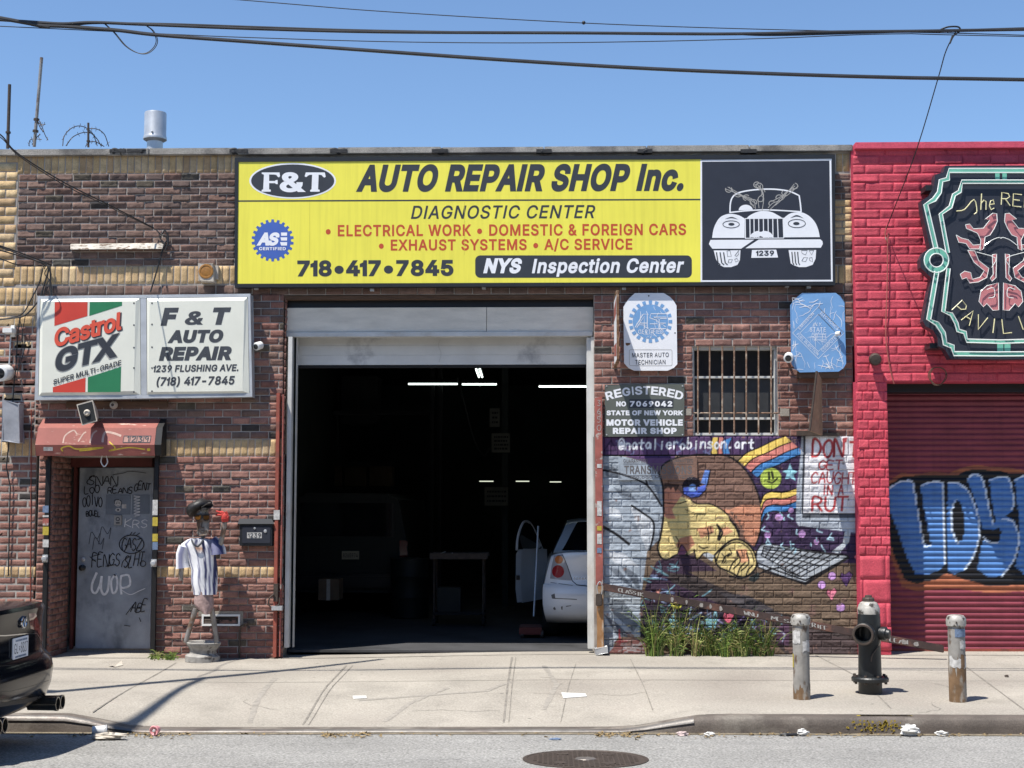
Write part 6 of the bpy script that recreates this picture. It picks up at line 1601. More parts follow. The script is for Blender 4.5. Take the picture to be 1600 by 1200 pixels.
b = PB(crop(250, 760, 4.14, onY(FY - .076))); b.text('170', (268, 172), (300, 172), 20, .02); b.build('plate_number', mt['ink'], head)
b = MB()
for x0, x1 in ((222, 268), (276, 322)): pts = [(x0, 186), (x1, 182), (x1 - 2, 212), (x1 - 14, 220), (x0 + 14, 220), (x0 + 2, 210)]; b.prism([fq(x, y, FY - .105) for x, y in pts], [fq(x, y, FY - .07) for x, y in pts])
gg = b.build('goggles', mt['cartrim'], mf, bevel=.004)
b = PB(crop(250, 760, 4.14, onY(FY - .108)))
for x0, x1 in ((226, 264), (280, 318)): b.poly([(x0, 190), (x1, 187), (x1 - 2, 210), (x1 - 12, 216), (x0 + 12, 216), (x0 + 2, 208)])
b.build('goggle_lens', mt['lens'], gg)
cap = MB(); c0_ = fq(252, 142, FY + .0)
cap.ball((0, 0, 0), 1, 16, (.150, .145, .088)); cap.v = [(x, y, z if z > -.03 else -.03 + (z + .03) * .3) for x, y, z in cap.v]
cap.v = [(x * (1 + .05 * math.sin(7 * x * 20 + y * 30)), y, z * (1 + .12 * math.sin(x * 40 + y * 17))) for x, y, z in cap.v]
cap.xf(Matrix.Translation(c0_) @ Matrix.Rotation(R(-27), 4, 'Y') @ Matrix.Rotation(R(-14), 4, 'X')); cp = cap.build('cap', mt['capcloth'], mf, smooth=True)
pk1 = [(262, 160), (272, 134), (300, 116), (330, 112), (344, 124), (330, 138), (300, 142)]
b = MB(); b.prism([fq(x, y, FY - .235 + .002 * abs(x - 300)) for x, y in pk1], [fq(x - 4, y - 6, FY - .06) for x, y in pk1]); b.build('peak', mt['capcloth'], cp, bevel=.008)
b = MB(); b.tube(catmull([fq(205, 345, FY - .06), fq(215, 370, FY - .10), fq(240, 388, FY - .11), (fq(262, 372, FY - .10)), fq(278, 345, FY - .06)]), .011, 6); b.build('collar', mt['inkgrey'], mf, smooth=True)

# ================================================================ street furniture
def bollard(px, py, label, seed, ytop):
    g = G(px, py); t = thing('bollard', g, label, 'bollard', 'steel bollards along the kerb')
    s = (16 + g.y) / FPX; hgt = (py - ytop) * s - .005; r = .073; rnd = random.Random(seed)
    b = MB(); b.lathe([(r, -.02), (r, hgt - .10)], g, n=28); b.build('tube', mt['bollard'], t, smooth=True)
    b = MB(); b.lathe([(r + .002, 0), (r + .0022, .05), (r + .0022, .10 + .16 * (seed % 2))], g, n=44, cap=False); b.v = [(x, y, z + (rnd.uniform(-.05, .05 + .12 * (seed % 2)) if k >= 88 else 0)) for k, (x, y, z) in enumerate(b.v)]; b.build('rusty_foot', mt['bollardrust'], t, smooth=True)
    b = MB(); b.lathe([(r + .001, hgt - .10), (r + .012, hgt - .095), (r + .014, hgt - .05), (r + .012, hgt - .03), (r - .005, hgt - .006), (r * .6, hgt), (0, hgt + .001)], g, n=28); b.build('cap', mt['silver'], t, smooth=True)
    b = MB(); b.lathe([(.008, 0), (.007, .008), (0, .009)], g + Vector((-.02, -(r + .012), hgt - .06)), (0, -1, 0), 8); b.build('cap_bolt', mt['iron'], t)
    def wrap(a0, a1, z_0, z_1, mat, nm, jag=0):
        V = []; n = 8
        for k in range(n + 1):
            a = R(a0 + (a1 - a0) * k / n)
            for z in (z_0 + jag * rnd.uniform(-1, 1), z_1 + jag * rnd.uniform(-1, 1)): V.append((g.x + (r + .0035) * math.sin(a), g.y - (r + .0035) * math.cos(a), g.z + z))
        build_np(nm, V, [(2 * k, 2 * k + 2, 2 * k + 3, 2 * k + 1) for k in range(n)], mat, t)
    return t, wrap, hgt
t, wr, h = bollard(1253, 1092, 'grey steel bollard by the weeds, left of the hydrant', 2, 962)
wr(-80, -15, h - .26, h - .15, mt['sticker'], 'torn_paper', .012); wr(0, 60, h - .33, h - .23, mt['sticker'], 'torn_paper', .014); wr(-88, -70, h - .47, h - .35, mt['stickery'], 'yellow_tape')
t, wr, h = bollard(1497, 1096, 'rust streaked steel bollard in front of the red shutter, right of the hydrant', 3, 964)
wr(-25, 65, h - .19, h - .12, mt['stickerb'], 'pale_sticker', .003); wr(5, 60, h - .29, h - .22, mt['sticker'], 'torn_paper', .01); wr(-70, 70, h - .45, h - .37, mt['sticker'], 'torn_paper', .018); wr(10, 42, h - .46, h - .34, mt['bollardrust'], 'rust_stain', .015)

g = G(1360, 1083); s = (16 + g.y) / FPX
hy = thing('fire_hydrant', g, 'black fire hydrant with silver bonnet between the two bollards', 'hydrant')
u = s / 3.81                                        # crop unit to metres
b = MB(); b.lathe([(.075 / 1, -.01), (68 * u, 0), (68 * u, 64 * u), (72 * u, 70 * u)], g, n=28); b.build('foot', mt['hydrant'], hy, smooth=True)
b = MB(); b.lathe([(74 * u, 66 * u), (106 * u, 70 * u), (107 * u, 88 * u), (100 * u, 96 * u), (76 * u, 98 * u)], g, n=32); b.build('flange', mt['hydrant'], hy, smooth=True)
for k in range(8):
    a = k * math.pi / 4 + .3; b = MB(); b.lathe([(8 * u, 56 * u), (8 * u, 66 * u), (5 * u, 66 * u), (5 * u, 98 * u), (9 * u, 98 * u), (9 * u, 108 * u), (0, 109 * u)], g + Vector((92 * u * math.cos(a), 92 * u * math.sin(a), 0)), n=6); b.build('flange_bolt', mt['iron'], hy)
b = MB(); b.lathe([(68 * u, 96 * u), (66 * u, 130 * u), (64 * u, 300 * u), (66 * u, 340 * u), (66 * u, 420 * u), (64 * u, 458 * u)], g, n=32); b.build('barrel', mt['hydrant'], hy, smooth=True)
b = MB(); b.lathe([(64 * u, 456 * u), (64 * u, 492 * u), (60 * u, 498 * u), (58 * u, 508 * u), (48 * u, 524 * u), (34 * u, 530 * u)], g, n=32); b.build('bonnet', mt['silver'], hy, smooth=True)
b = MB(); b.lathe([(36 * u, 528 * u), (34 * u, 548 * u), (30 * u, 552 * u), (22 * u, 554 * u), (20 * u, 566 * u), (0, 568 * u)], g, n=10); b.build('operating_nut', mt['iron'], hy)
no = g + Vector((-20 * u, -.03, 352 * u)); nd = Vector((-.42, -1, -.05)).normalized()
b = MB(); b.lathe([(50 * u, 0), (54 * u, 40 * u), (60 * u, 60 * u), (64 * u, 66 * u), (64 * u, 100 * u), (58 * u, 106 * u), (46 * u, 106 * u), (40 * u, 70 * u), (38 * u, 30 * u), (0, 28 * u)], no, nd, 28); nz = b.build('pumper_nozzle', mt['hydrant'], hy, smooth=True)
b = MB(); b.lathe([(44 * u, 90 * u), (48 * u, 107.5 * u), (62 * u, 107.5 * u), (58 * u, 112 * u), (49 * u, 112 * u)], no, nd, 28, cap=False); b.build('nozzle_ring', mt['iron'], nz, smooth=True)
no = g + Vector((40 * u, -.02, 350 * u)); nd = Vector((1, -.55, -.08)).normalized()
b = MB(); b.lathe([(36 * u, 0), (38 * u, 24 * u), (40 * u, 30 * u), (40 * u, 56 * u), (30 * u, 60 * u), (28 * u, 78 * u), (18 * u, 80 * u), (0, 81 * u)], no, nd, 22); b.build('hose_cap', mt['hydrant'], hy, smooth=True)
t = MB(); t.tube(catmull([no + nd * .03 + Vector((0, -.03, -.04)), no + Vector((.01, -.07, -.10)), g + Vector((-.0, -68 * u - .012, 230 * u)), g + Vector((-.015, -68 * u - .012, 190 * u))]), .006, 6); t.build('chain', mt['iron'], hy)

# manhole cover with cast pattern
ca = G(915, 1186.5, zr); mr = 96.5 / FPX * (16 + ca.y)
slope = Vector((0, -.034, 1)).normalized(); slope = Vector((0, .034, 1)).normalized()
mh = thing('manhole_cover', ca, 'round cast iron manhole cover in the grey road', 'manhole cover')
nrm = Vector((0, .034, 1)).normalized()
b = MB(); b.lathe([(mr, -.02), (mr, .006), (mr * .94, .008), (mr * .93, .004), (0, .004)], ca, nrm, 48); b.build('frame', mt['iron'], mh)
b = MB(); q = .036
tx = Vector((1, 0, 0)); ty = nrm.cross(tx)
for i in range(-13, 14):
    for j in range(-13, 14):
        c = (i * q, j * q + (q / 2 if i % 2 else 0)); d_ = math.hypot(*c)
        if .20 * mr < d_ < .86 * mr: o_ = ca + tx * c[0] + ty * c[1]; b.hexa([o_ + tx * (sx_ * q * .33) + ty * (sy_ * q * .33) + nrm * z_ for z_ in (.003, .008) for sx_, sy_ in ((-1, -1), (1, -1), (1, 1), (-1, 1))])
b.build('tread', mt['iron'], mh)
b = MB(); b.lathe([(.17 * mr, .003), (.16 * mr, .009), (0, .009)], ca, nrm, 24); b.build('boss', M('worn_iron', (.20, .18, .165), .45, .5, var=.3, scale=20), mh)
for a in (.9, 2.2, 4.0, 5.3):
    o_ = ca + tx * .62 * mr * math.cos(a) + ty * .62 * mr * math.sin(a); b = MB(); b.lathe([(.05, .003), (.05, .0095), (0, .0095)], o_, nrm, 12); b.build('lifting_eye', mt['iron'], mh)

# weeds
def weed(px0, px1, ytop, n, label, seed):
    rnd = random.Random(seed); V, F, cl = [], [], []
    xa, xb_ = X(px0, 1000, -.12), X(px1, 1000, -.12)
    H = (1021 - ytop) / FPX * 15.9
    PAL = (c8(106, 128, 54), c8(134, 150, 72), c8(80, 102, 44), c8(160, 162, 100), c8(58, 78, 36), c8(90, 114, 50), c8(146, 134, 88))
    tufts = [(xa + (xb_ - xa) * rnd.uniform(.08, .92), -.05 - rnd.random() * .14, rnd.uniform(.4, 1.0)) for _ in range(6)]
    def put(w_, col):
        V.append((w_[0], min(w_[1], -.018), w_[2])); cl.append(col)
    for _ in range(n):
        tx_, ty_, th = rnd.choice(tufts); x, y = tx_ + rnd.gauss(0, .028), ty_ + rnd.gauss(0, .03); y = min(y, -.02); z = zs(x, y) - .005
        h = H * th * rnd.uniform(.25, 1.25) ** .9; a = rnd.uniform(0, 6.28); ln = h * rnd.uniform(.12, .85); dx, dy = math.cos(a) * ln, -abs(math.sin(a)) * ln * .6
        w = rnd.uniform(.0035, .0075); tq = rnd.uniform(-1, 1); col = rnd.choice(PAL); ks = 6; base = len(V); dr = rnd.uniform(.1, .5)
        for k in range(ks):
            t = k / (ks - 1); p_ = (x + dx * t ** 1.7, y + dy * t ** 1.7, z + h * (t - dr * t ** 3 * min(1, ln / h))); ww = w * (1 - t ** 2.2) + .0005
            put((p_[0] - ww * math.cos(tq), p_[1] - ww * math.sin(tq), p_[2]), col); put((p_[0] + ww * math.cos(tq), p_[1] + ww * math.sin(tq), p_[2]), col)
        for k in range(ks - 1): F.append((base + 2 * k, base + 2 * k + 2, base + 2 * k + 3, base + 2 * k + 1))
        for q in range(rnd.choice((0, 1, 3, 4))):
            t = rnd.uniform(.25, .95); c = Vector((x + dx * t ** 1.7, y + dy * t ** 1.7, z + h * t * .92)); l_ = rnd.uniform(.03, .09); a2 = rnd.uniform(0, 6.28)
            d_ = Vector((math.cos(a2), -abs(math.sin(a2)) * .6, rnd.uniform(-.1, .7))) * l_; sd = Vector((-math.sin(a2) * .3, .1, .5)) * l_ * .13; base = len(V)
            for w_ in (c, c + d_ * .45 + sd, c + d_ - Vector((0, 0, l_ * .2)), c + d_ * .45 - sd): put(w_, col)
            F.append((base, base + 1, base + 2, base + 3))
    o = build_np('weed_clump', V, F, mt['weed'], None, np.array(cl)); return tag(o, label, 'weeds')
weed(1008, 1082, 922, 230, 'tall clump of green weeds at the foot of the painted wall, left one', 1)
weed(1078, 1136, 944, 190, 'dense clump of green weeds at the wall, between the two taller clumps', 2)
weed(1140, 1214, 942, 300, 'wide clump of yellow green weeds at the wall, next to the left bollard', 3)
weed(236, 250, 1003, 26, 'tiny weed at the foot of the right shutter track', 4)
weed(258, 272, 1006, 34, 'small weed tuft at the wall left of the metal figure', 5)

# litter
def crumple(name, c, r, mat, label, seed, sq=(1, .8, .55), cat='litter'):
    rnd = random.Random(seed); b = MB(); b.ball((0, 0, 0), r, 10, sq); b.v = [tuple(Vector(v) * (1 + rnd.uniform(-.32, .3))) for v in b.v]
    zmin = min(v[2] for v in b.v); b.v = [(v[0] + c.x, v[1] + c.y, v[2] - zmin + c.z - .004) for v in b.v]
    return tag(b.build(name, mat), label, cat)
def flat(name, pts, mat, label, fn=zs, lift=.006, cat='litter', curl=.02):
    f_ = []
    for i, (x, y) in enumerate(pts): v = G(x, y, fn); v.z += lift + (curl if i == 0 else 0); f_.append(v)
    b = MB(); b.prism(f_, [v - Vector((0, 0, .003)) for v in f_]); return tag(b.build(name, mat), label, cat)
flat('paper_sheet', [(877, 1087), (915, 1085), (917, 1090), (880, 1093)], mt['paper'], 'white sheet of paper lying on the driveway')
flat('paper_scrap', [(551, 1090), (572, 1088), (573, 1092), (552, 1093)], mt['paper'], 'small torn paper scrap on the left of the driveway', curl=.01)
flat('cardboard_scrap', [(167, 1042), (182, 1039), (190, 1033), (192, 1040), (180, 1043)], mt['beige'], 'crumpled tan scrap on the pavement before the grey door', curl=.04)
cg = G(153, 1150, zr); cu = thing('plastic_cup', cg, 'clear plastic cup lying on its side in the gutter by the black car', 'cup')
b = MB(); b.lathe([(.032, 0), (.040, .09), (.043, .10), (.040, .10), (.031, .005)], cg + Vector((-.05, 0, .045)), (1, .3, -.05), 20); b.build('cup', mt['clearplastic'], cu, smooth=True)
b = MB(); b.lathe([(.045, 0), (.046, .008), (.03, .016)], cg + Vector((.05, .03, .04)), (1, .3, -.05), 20); b.build('lid', mt['clearplastic'], cu, smooth=True)
pg_ = G(241, 1150, zr); pb_ = thing('pink_cup', pg_, 'pink plastic cup seen end-on at the dropped kerb', 'cup')
b = MB(); b.lathe([(.028, .05), (.038, 0), (.042, -.006), (.036, -.01), (.024, .0), (0, .0)], pg_ + Vector((0, 0, .043)), (.3, 1, .1), 20); b.build('cup', mt['pinkplastic'], pb_, smooth=True)
b = MB(); b.lathe([(.012, 0), (.010, .012), (0, .013)], pg_ + Vector((0, -.004, .043)), (-.3, -1, -.1), 10); b.build('rim_boss', mt['clearplastic'], pb_)
crumple('white_rag', G(1421, 1150, zr), .075, mt['paper'], 'crumpled white rag against the kerb, right of the yellow paint', 3)
crumple('white_wrapper', G(1472, 1150, zr), .055, mt['paper'], 'small white wrapper in the gutter under the right bollard', 4, (1, .6, .35))
crumple('white_wrapper', G(1108, 1150, zr), .045, mt['paper'], 'white wrapper in the gutter at the end of the raised kerb', 5, (1, .6, .35))
crumple('pale_wrapper', G(1066, 1150, zr), .045, M('pale_pink', (.55, .44, .42), .8), 'pale pink wrapper in the gutter right of the driveway', 6, (1, .6, .4))
crumple('paper_tissue', G(1254, 1150, zr), .045, mt['paper'], 'white tissue beside a black bag scrap under the left bollard', 7, (1, .7, .6))
crumple('black_bag', G(1232, 1150, zr), .06, mt['black'], 'flat black plastic scrap in the gutter under the left bollard', 8, (1.3, .5, .2))
crumple('crushed_bag', G(170, 1156, zr), .12, mt['beige'], 'flattened beige bag in the gutter behind the black car', 9, (1.2, .5, .22))
crumple('dark_wrapper', G(868, 1156, zr), .035, mt['stickerb'], 'small blue and dark wrapper on the road above the manhole', 10, (1.4, .6, .25))
crumple('dark_pellet', G(1573, 1058), .022, mt['iron'], 'dark pebble on the pavement at the right edge', 11)
rnd = random.Random(8); V, F = [], []
for _ in range(420):
    px = rnd.choice((rnd.uniform(100, 300), rnd.uniform(40, 1600), rnd.uniform(1000, 1600), rnd.uniform(500, 580), rnd.uniform(930, 1010))); g = G(px, 1150 + rnd.gauss(0, 2.2), zr); s_ = rnd.uniform(.006, .024); a = rnd.uniform(0, 6.28); n0 = len(V); h = rnd.uniform(.004, .02)
    for k, hh in enumerate((0, h, .004, h * .6)): V.append((g.x + s_ * math.cos(a + k * 1.57), min(g.y, KY - .03) + s_ * .7 * math.sin(a + k * 1.57), g.z + .004 + hh))
    F.append((n0, n0 + 1, n0 + 2, n0 + 3))
tag(build_np('dry_leaves', V, F, mt['leaf']), 'dry leaves and grit along the gutter', 'leaves', kind='stuff')

# ================================================================ on the roof and overhead
def post(px0, y0, px1, y1, r, label, name='roof_post', fit=False):
    a, c = P(px0, y0, .25), P(px1, y1, .25); t = thing(name, a, label, 'post')
    b = MB(); b.tube([a, c], r, 10); b.build('pipe', mt['iron'] if not fit else mt['pipe'], t, smooth=True)
    if fit:
        for y in (187, 205):
            k = (y - y0) / (y1 - y0); v = a.lerp(c, k); b = MB(); b.lathe([(r * 1.8, -.012), (r * 1.8, .012)], v, c - a, 10); b.build('collar', mt['iron'], t)
    else: b = MB(); v = a.lerp(c, .25); b.lathe([(r * 1.6, -.01), (r * 1.6, .01)], v, c - a, 10); b.build('collar', mt['iron'], t)
    return t
post(12, 232, 15, 132, .019, 'dark iron post on the tan building roof at the left edge')
post(53.5, 229, 65, 90, .019, 'tall leaning pipe with wire scraps on the shop roof', fit=True)
post(138, 230, 138, 192, .013, 'short dark post inside the coil of barbed wire on the roof')
wz = MB(); rnd = random.Random(12)
def coil(pts, r=.0055):
    pp_ = catmull(pts, 8); wz.tube(pp_, r, 5)
    for i in range(2, len(pp_) - 1, 5):
        for s_ in (-1, 1): wz.tube([pp_[i], pp_[i] + Vector((rnd.uniform(-.02, .02), rnd.uniform(-.02, .02), s_ * .025))], .003, 4)
for pts in ([(98, 228), (100, 214), (108, 203), (120, 197), (133, 199), (145, 209), (152, 228)], [(103, 228), (114, 214), (130, 207), (142, 208)], [(134, 228), (140, 222), (150, 222), (163, 229)], [(140, 201), (152, 202), (163, 210), (170, 229)], [(135, 202), (150, 215), (158, 228)]): coil([P(x, y, .25 + .05 * i) for i, (x, y) in enumerate(pts)])
tag(wz.build('barbed_wire_coil', mt['iron']), 'coil of rusty barbed wire on the shop roof', 'barbed wire')
wz = MB()
for pts in ([(57, 184), (64, 194), (70, 210), (75, 219)], [(57, 186), (63, 200), (68, 206)], [(45, 228), (47, 219), (54, 217), (65, 218)], [(50, 226), (58, 214), (63, 210)], [(60, 192), (66, 195), (71, 194)]): coil([P(x, y, .24) for x, y in pts], .005)
tag(wz.build('barbed_wire_scrap', mt['iron']), 'loose ends of barbed wire hanging from the tall leaning pipe', 'barbed wire')
ch = thing('roof_vent', P(242, 229, .8), 'galvanised metal vent cap on the shop roof', 'vent')
a = P(242, 229, .8); s = 16.8 / FPX
b = MB(); b.lathe([(12.5 * s, -.3), (12.5 * s, 12 * s)], a, n=24); b.build('stack', mt['steel'], ch, smooth=True)
b = MB(); b.lathe([(12 * s, 7 * s), (18.5 * s, 11 * s), (18.8 * s, 13 * s), (18 * s, 16 * s), (17.3 * s, 18 * s), (17.3 * s, 53 * s), (16.8 * s, 55 * s), (15 * s, 54 * s), (15 * s, 40 * s), (0, 39 * s)], a, n=28); b.build('cap', mt['steel'], ch, smooth=True)
b = MB(); b.ball(a + Vector((.0, -18 * s, 20 * s)), .014, 8); b.build('bolt', mt['steel'], ch)

WY = -3.0
def cable(pts, r, label, Y=WY, ext=True, mat='wire', name='overhead_cable', group=None):
    pts = [P(x, y, Y if not isinstance(Y, (list, tuple)) else Y[i]) for i, (x, y) in enumerate(pts)]
    if ext: pts = [pts[0] + (pts[0] - pts[1]).normalized() * 5] + pts + [pts[-1] + (pts[-1] - pts[-2]).normalized() * 8]
    b = MB(); b.tube(catmull(pts, 8), r, 7); return b, tag(b.build(name, mt[mat], None, smooth=True), label, 'cable')
cable([(0, 31), (60, 35), (100, 37), (145, 35), (220, 38), (400, 45), (600, 50), (900, 51.5), (1130, 53), (1300, 50), (1440, 48.5), (1600, 46)], .015, 'thick black cable running level across the sky, uppermost of the two bundles', mat='wirehi')
cable([(0, 30), (50, 39), (105, 41), (145, 36.5), (250, 37), (400, 42), (560, 47), (800, 51), (1100, 52), (1200, 55), (1330, 52), (1600, 44)], .009, 'thinner cable lashed to the upper thick cable')
cable([(0, 28), (60, 39), (105, 41.5), (180, 47), (250, 55), (400, 66), (600, 80.5), (800, 94.5), (1000, 106.5), (1200, 115), (1400, 121), (1600, 124.5)], .018, 'thick black lower cable sloping down to the right across the sky', mat='wirehi')
cable([(0, 41), (150, 48), (300, 55), (400, 59), (600, 65), (800, 67), (1000, 65), (1200, 60), (1400, 53), (1600, 57)], .0045, 'thin black wire between the two thick cables')
cable([(365, -1), (600, 18), (912, 36), (1200, 46), (1500, 52), (1600, 55)], .0045, 'thin black wire at the top of the sky, with a small bead')
v = P(912, 35.5, WY); b = MB(); b.ball(v, .018, 8); tag(b.build('wire_bead', mt['wire'], None, smooth=True), 'small dark bead on the topmost thin wire', 'bead')
t = MB()
for o_ in (0, 2.2): t.tube(catmull([P(x + o_, y + o_ * .3, WY) for x, y in ((163, 37), (178, 51), (195, 71), (213, 82), (228, 83), (240, 74), (244, 62), (238, 48), (228, 40))]), .0042, 5)
tag(t.build('slack_wire_loop', mt['wire'], None, smooth=True), 'slack double loop of thin wire hanging from the cables', 'wire loop')
b, _ = cable([(1494, 48), (1478, 80), (1465, 125), (1430, 240), (1385, 357)], .0055, 'thin wire dropping from the cables to the pink wall', Y=[WY, WY + .1, WY + .5, -1.4, PY - .05], ext=False, name='drop_wire')
t = MB(); t.tube(catmull([P(x, y, WY) for x, y in ((1470, 46), (1482, 42), (1497, 42), (1500, 48), (1490, 56), (1484, 68), (1488, 56))]), .008, 6); tag(t.build('wire_clamp', mt['wire'], None, smooth=True), 'looped black clamp where the drop wire leaves the cable', 'clamp')
t = MB(); t.tube(catmull([P(x, y, PY - .03) for x, y in ((1386, 352), (1383, 365), (1386, 378), (1388, 364), (1387, 380), (1386, 450), (1384, 520), (1388, 560), (1394, 590), (1397, 600))]), .006, 6); tag(t.build('wall_wire', mt['redfade'], None, smooth=True), 'painted wire running down the pink wall below the drop wire', 'wire')
t = MB(); t.tube(catmull([P(1465 + 13 * math.cos(a * .55 + 1) + 2 * math.sin(a), 588 + 14 * math.sin(a * .55 + 1), PY - .04) for a in range(30)]), .005, 5); tag(t.build('coiled_wire', mt['wood'], None, smooth=True), 'coil of thin wire hanging under the neon sign', 'wire')
b, _ = cable([(-40, 190), (0, 210), (28, 240), (100, 285), (170, 320), (240, 356)], .007, 'service wire sloping from the left edge to the dark brick wall', Y=[-3.2, -2.7, -2.2, -1.4, -.7, -.04], ext=False, name='service_wire')
b, _ = cable([(-40, 197), (0, 214), (30, 244), (100, 289), (170, 323), (242, 358)], .005, 'second thinner service wire beside the one to the dark brick', Y=[-3.2, -2.7, -2.2, -1.4, -.7, -.04], ext=False, name='service_wire')
t = MB()
for pts, r in (([(243, 358), (252, 366), (258, 360), (262, 372), (256, 380), (250, 370), (258, 368), (264, 385)], .008), ([(258, 380), (250, 405), (243, 430), (235, 456)], .010), ([(262, 365), (263, 378), (258, 392)], .010), ([(248, 362), (250, 372), (256, 378)], .006)): t.tube(catmull([P(x, y, -.05) for x, y in pts]), r, 6)
tag(t.build('wire_tangle', mt['wire'], None, smooth=True), 'tangle of black wire at the right end of the white ledge', 'wires')
t = MB(); rnd = random.Random(2)
for pts, r in (([(-40, 372), (0, 384), (40, 398), (66, 408), (80, 414)], .008), ([(-40, 380), (0, 391), (45, 404), (72, 412)], .007), ([(-40, 392), (0, 404), (30, 414), (78, 416)], .006), ([(-40, 375), (0, 386), (64, 411), (70, 420)], .007)): t.tube(catmull([P(x, y, -.55 + .10 * i) for i, (x, y) in enumerate(pts)]), r, 6)
for pts, r in (([(70, 410), (76, 420), (72, 435), (66, 455), (60, 470), (40, 492), (20, 497), (-10, 500)], .010), ([(78, 412), (79, 440), (80, 462)], .010), ([(68, 415), (62, 440), (50, 465), (35, 490), (10, 498)], .008), ([(74, 414), (80, 430), (72, 446), (68, 462)], .006), ([(76, 415), (70, 428), (78, 440), (75, 460)], .006), ([(32, 494), (28, 520), (25, 570), (22, 600), (20, 628)], .008), ([(29, 492), (36, 525), (31, 560), (26, 590)], .005), ([(40, 490), (34, 530), (38, 545), (28, 580)], .005)): t.tube(catmull([P(x, y, -.05) for x, y in pts]), r, 6)
tag(t.build('cable_bundle', mt['wire'], None, smooth=True), 'bundle of black cables looping over the tan brick left of the light box', 'cables')

# street lamp just outside the frame: its arm throws the long shadows on the pavement
H_ = 8.0
def above(px, py): g = G(px, py); k = H_ - g.z; return g + Vector((SUN.x / SUN.z * k, SUN.y / SUN.z * k, k))
a0, a1 = above(85, 1081), above(597, 1030); l0, l1 = above(195, 1137), above(322, 1058)
base = Vector((a0.x - 3.6, -4.05, H_))
lp = thing('street_lamp', (base.x, base.y, 0), 'grey street lamp post left of the scene with arms over the pavement', 'street lamp')
b = MB(); b.tube([(base.x, base.y, -.2), (base.x, base.y, 4), (base.x, base.y, H_ + .2)], [.11, .10, .07], 12); b.build('pole', mt['steel'], lp, smooth=True)
b = MB(); b.tube([base, a0, a0.lerp(a1, .5), a1], [.10, .10, .075, .045], 10); b.build('arm', mt['steel'], lp, smooth=True)
b = MB(); b.tube([l1, l0.lerp(l1, .5), l0], [.045, .05, .07], 10); b.build('lamp_arm', mt['steel'], lp, smooth=True)
b = MB(); b.ball(l0, .16, 10, (.7, 1.6, .45)); b.build('luminaire', mt['steel'], lp, smooth=True)

# unseen terrace added opposite: it darkens what the car paint and glass reflect
op = thing('added_terrace', (0, -22, 0), 'long two storey brick terrace across the street, behind the viewer', 'building')
b = MB(); b.box((-45, -30, -.3), (45, -22, 7.2)); b.build('wall', mt['wood'], op)
b = MB(); b.box((-45.2, -22.3, 7.2), (45.2, -21.7, 7.6)); b.build('cornice', mt['coping'], op)
for k in range(18):
    for z in (1.0, 4.3): b = MB(); b.box((-43 + k * 5, -22, z), (-41.2 + k * 5, -21.96, z + 2)); b.build('window', mt['glass'], op)

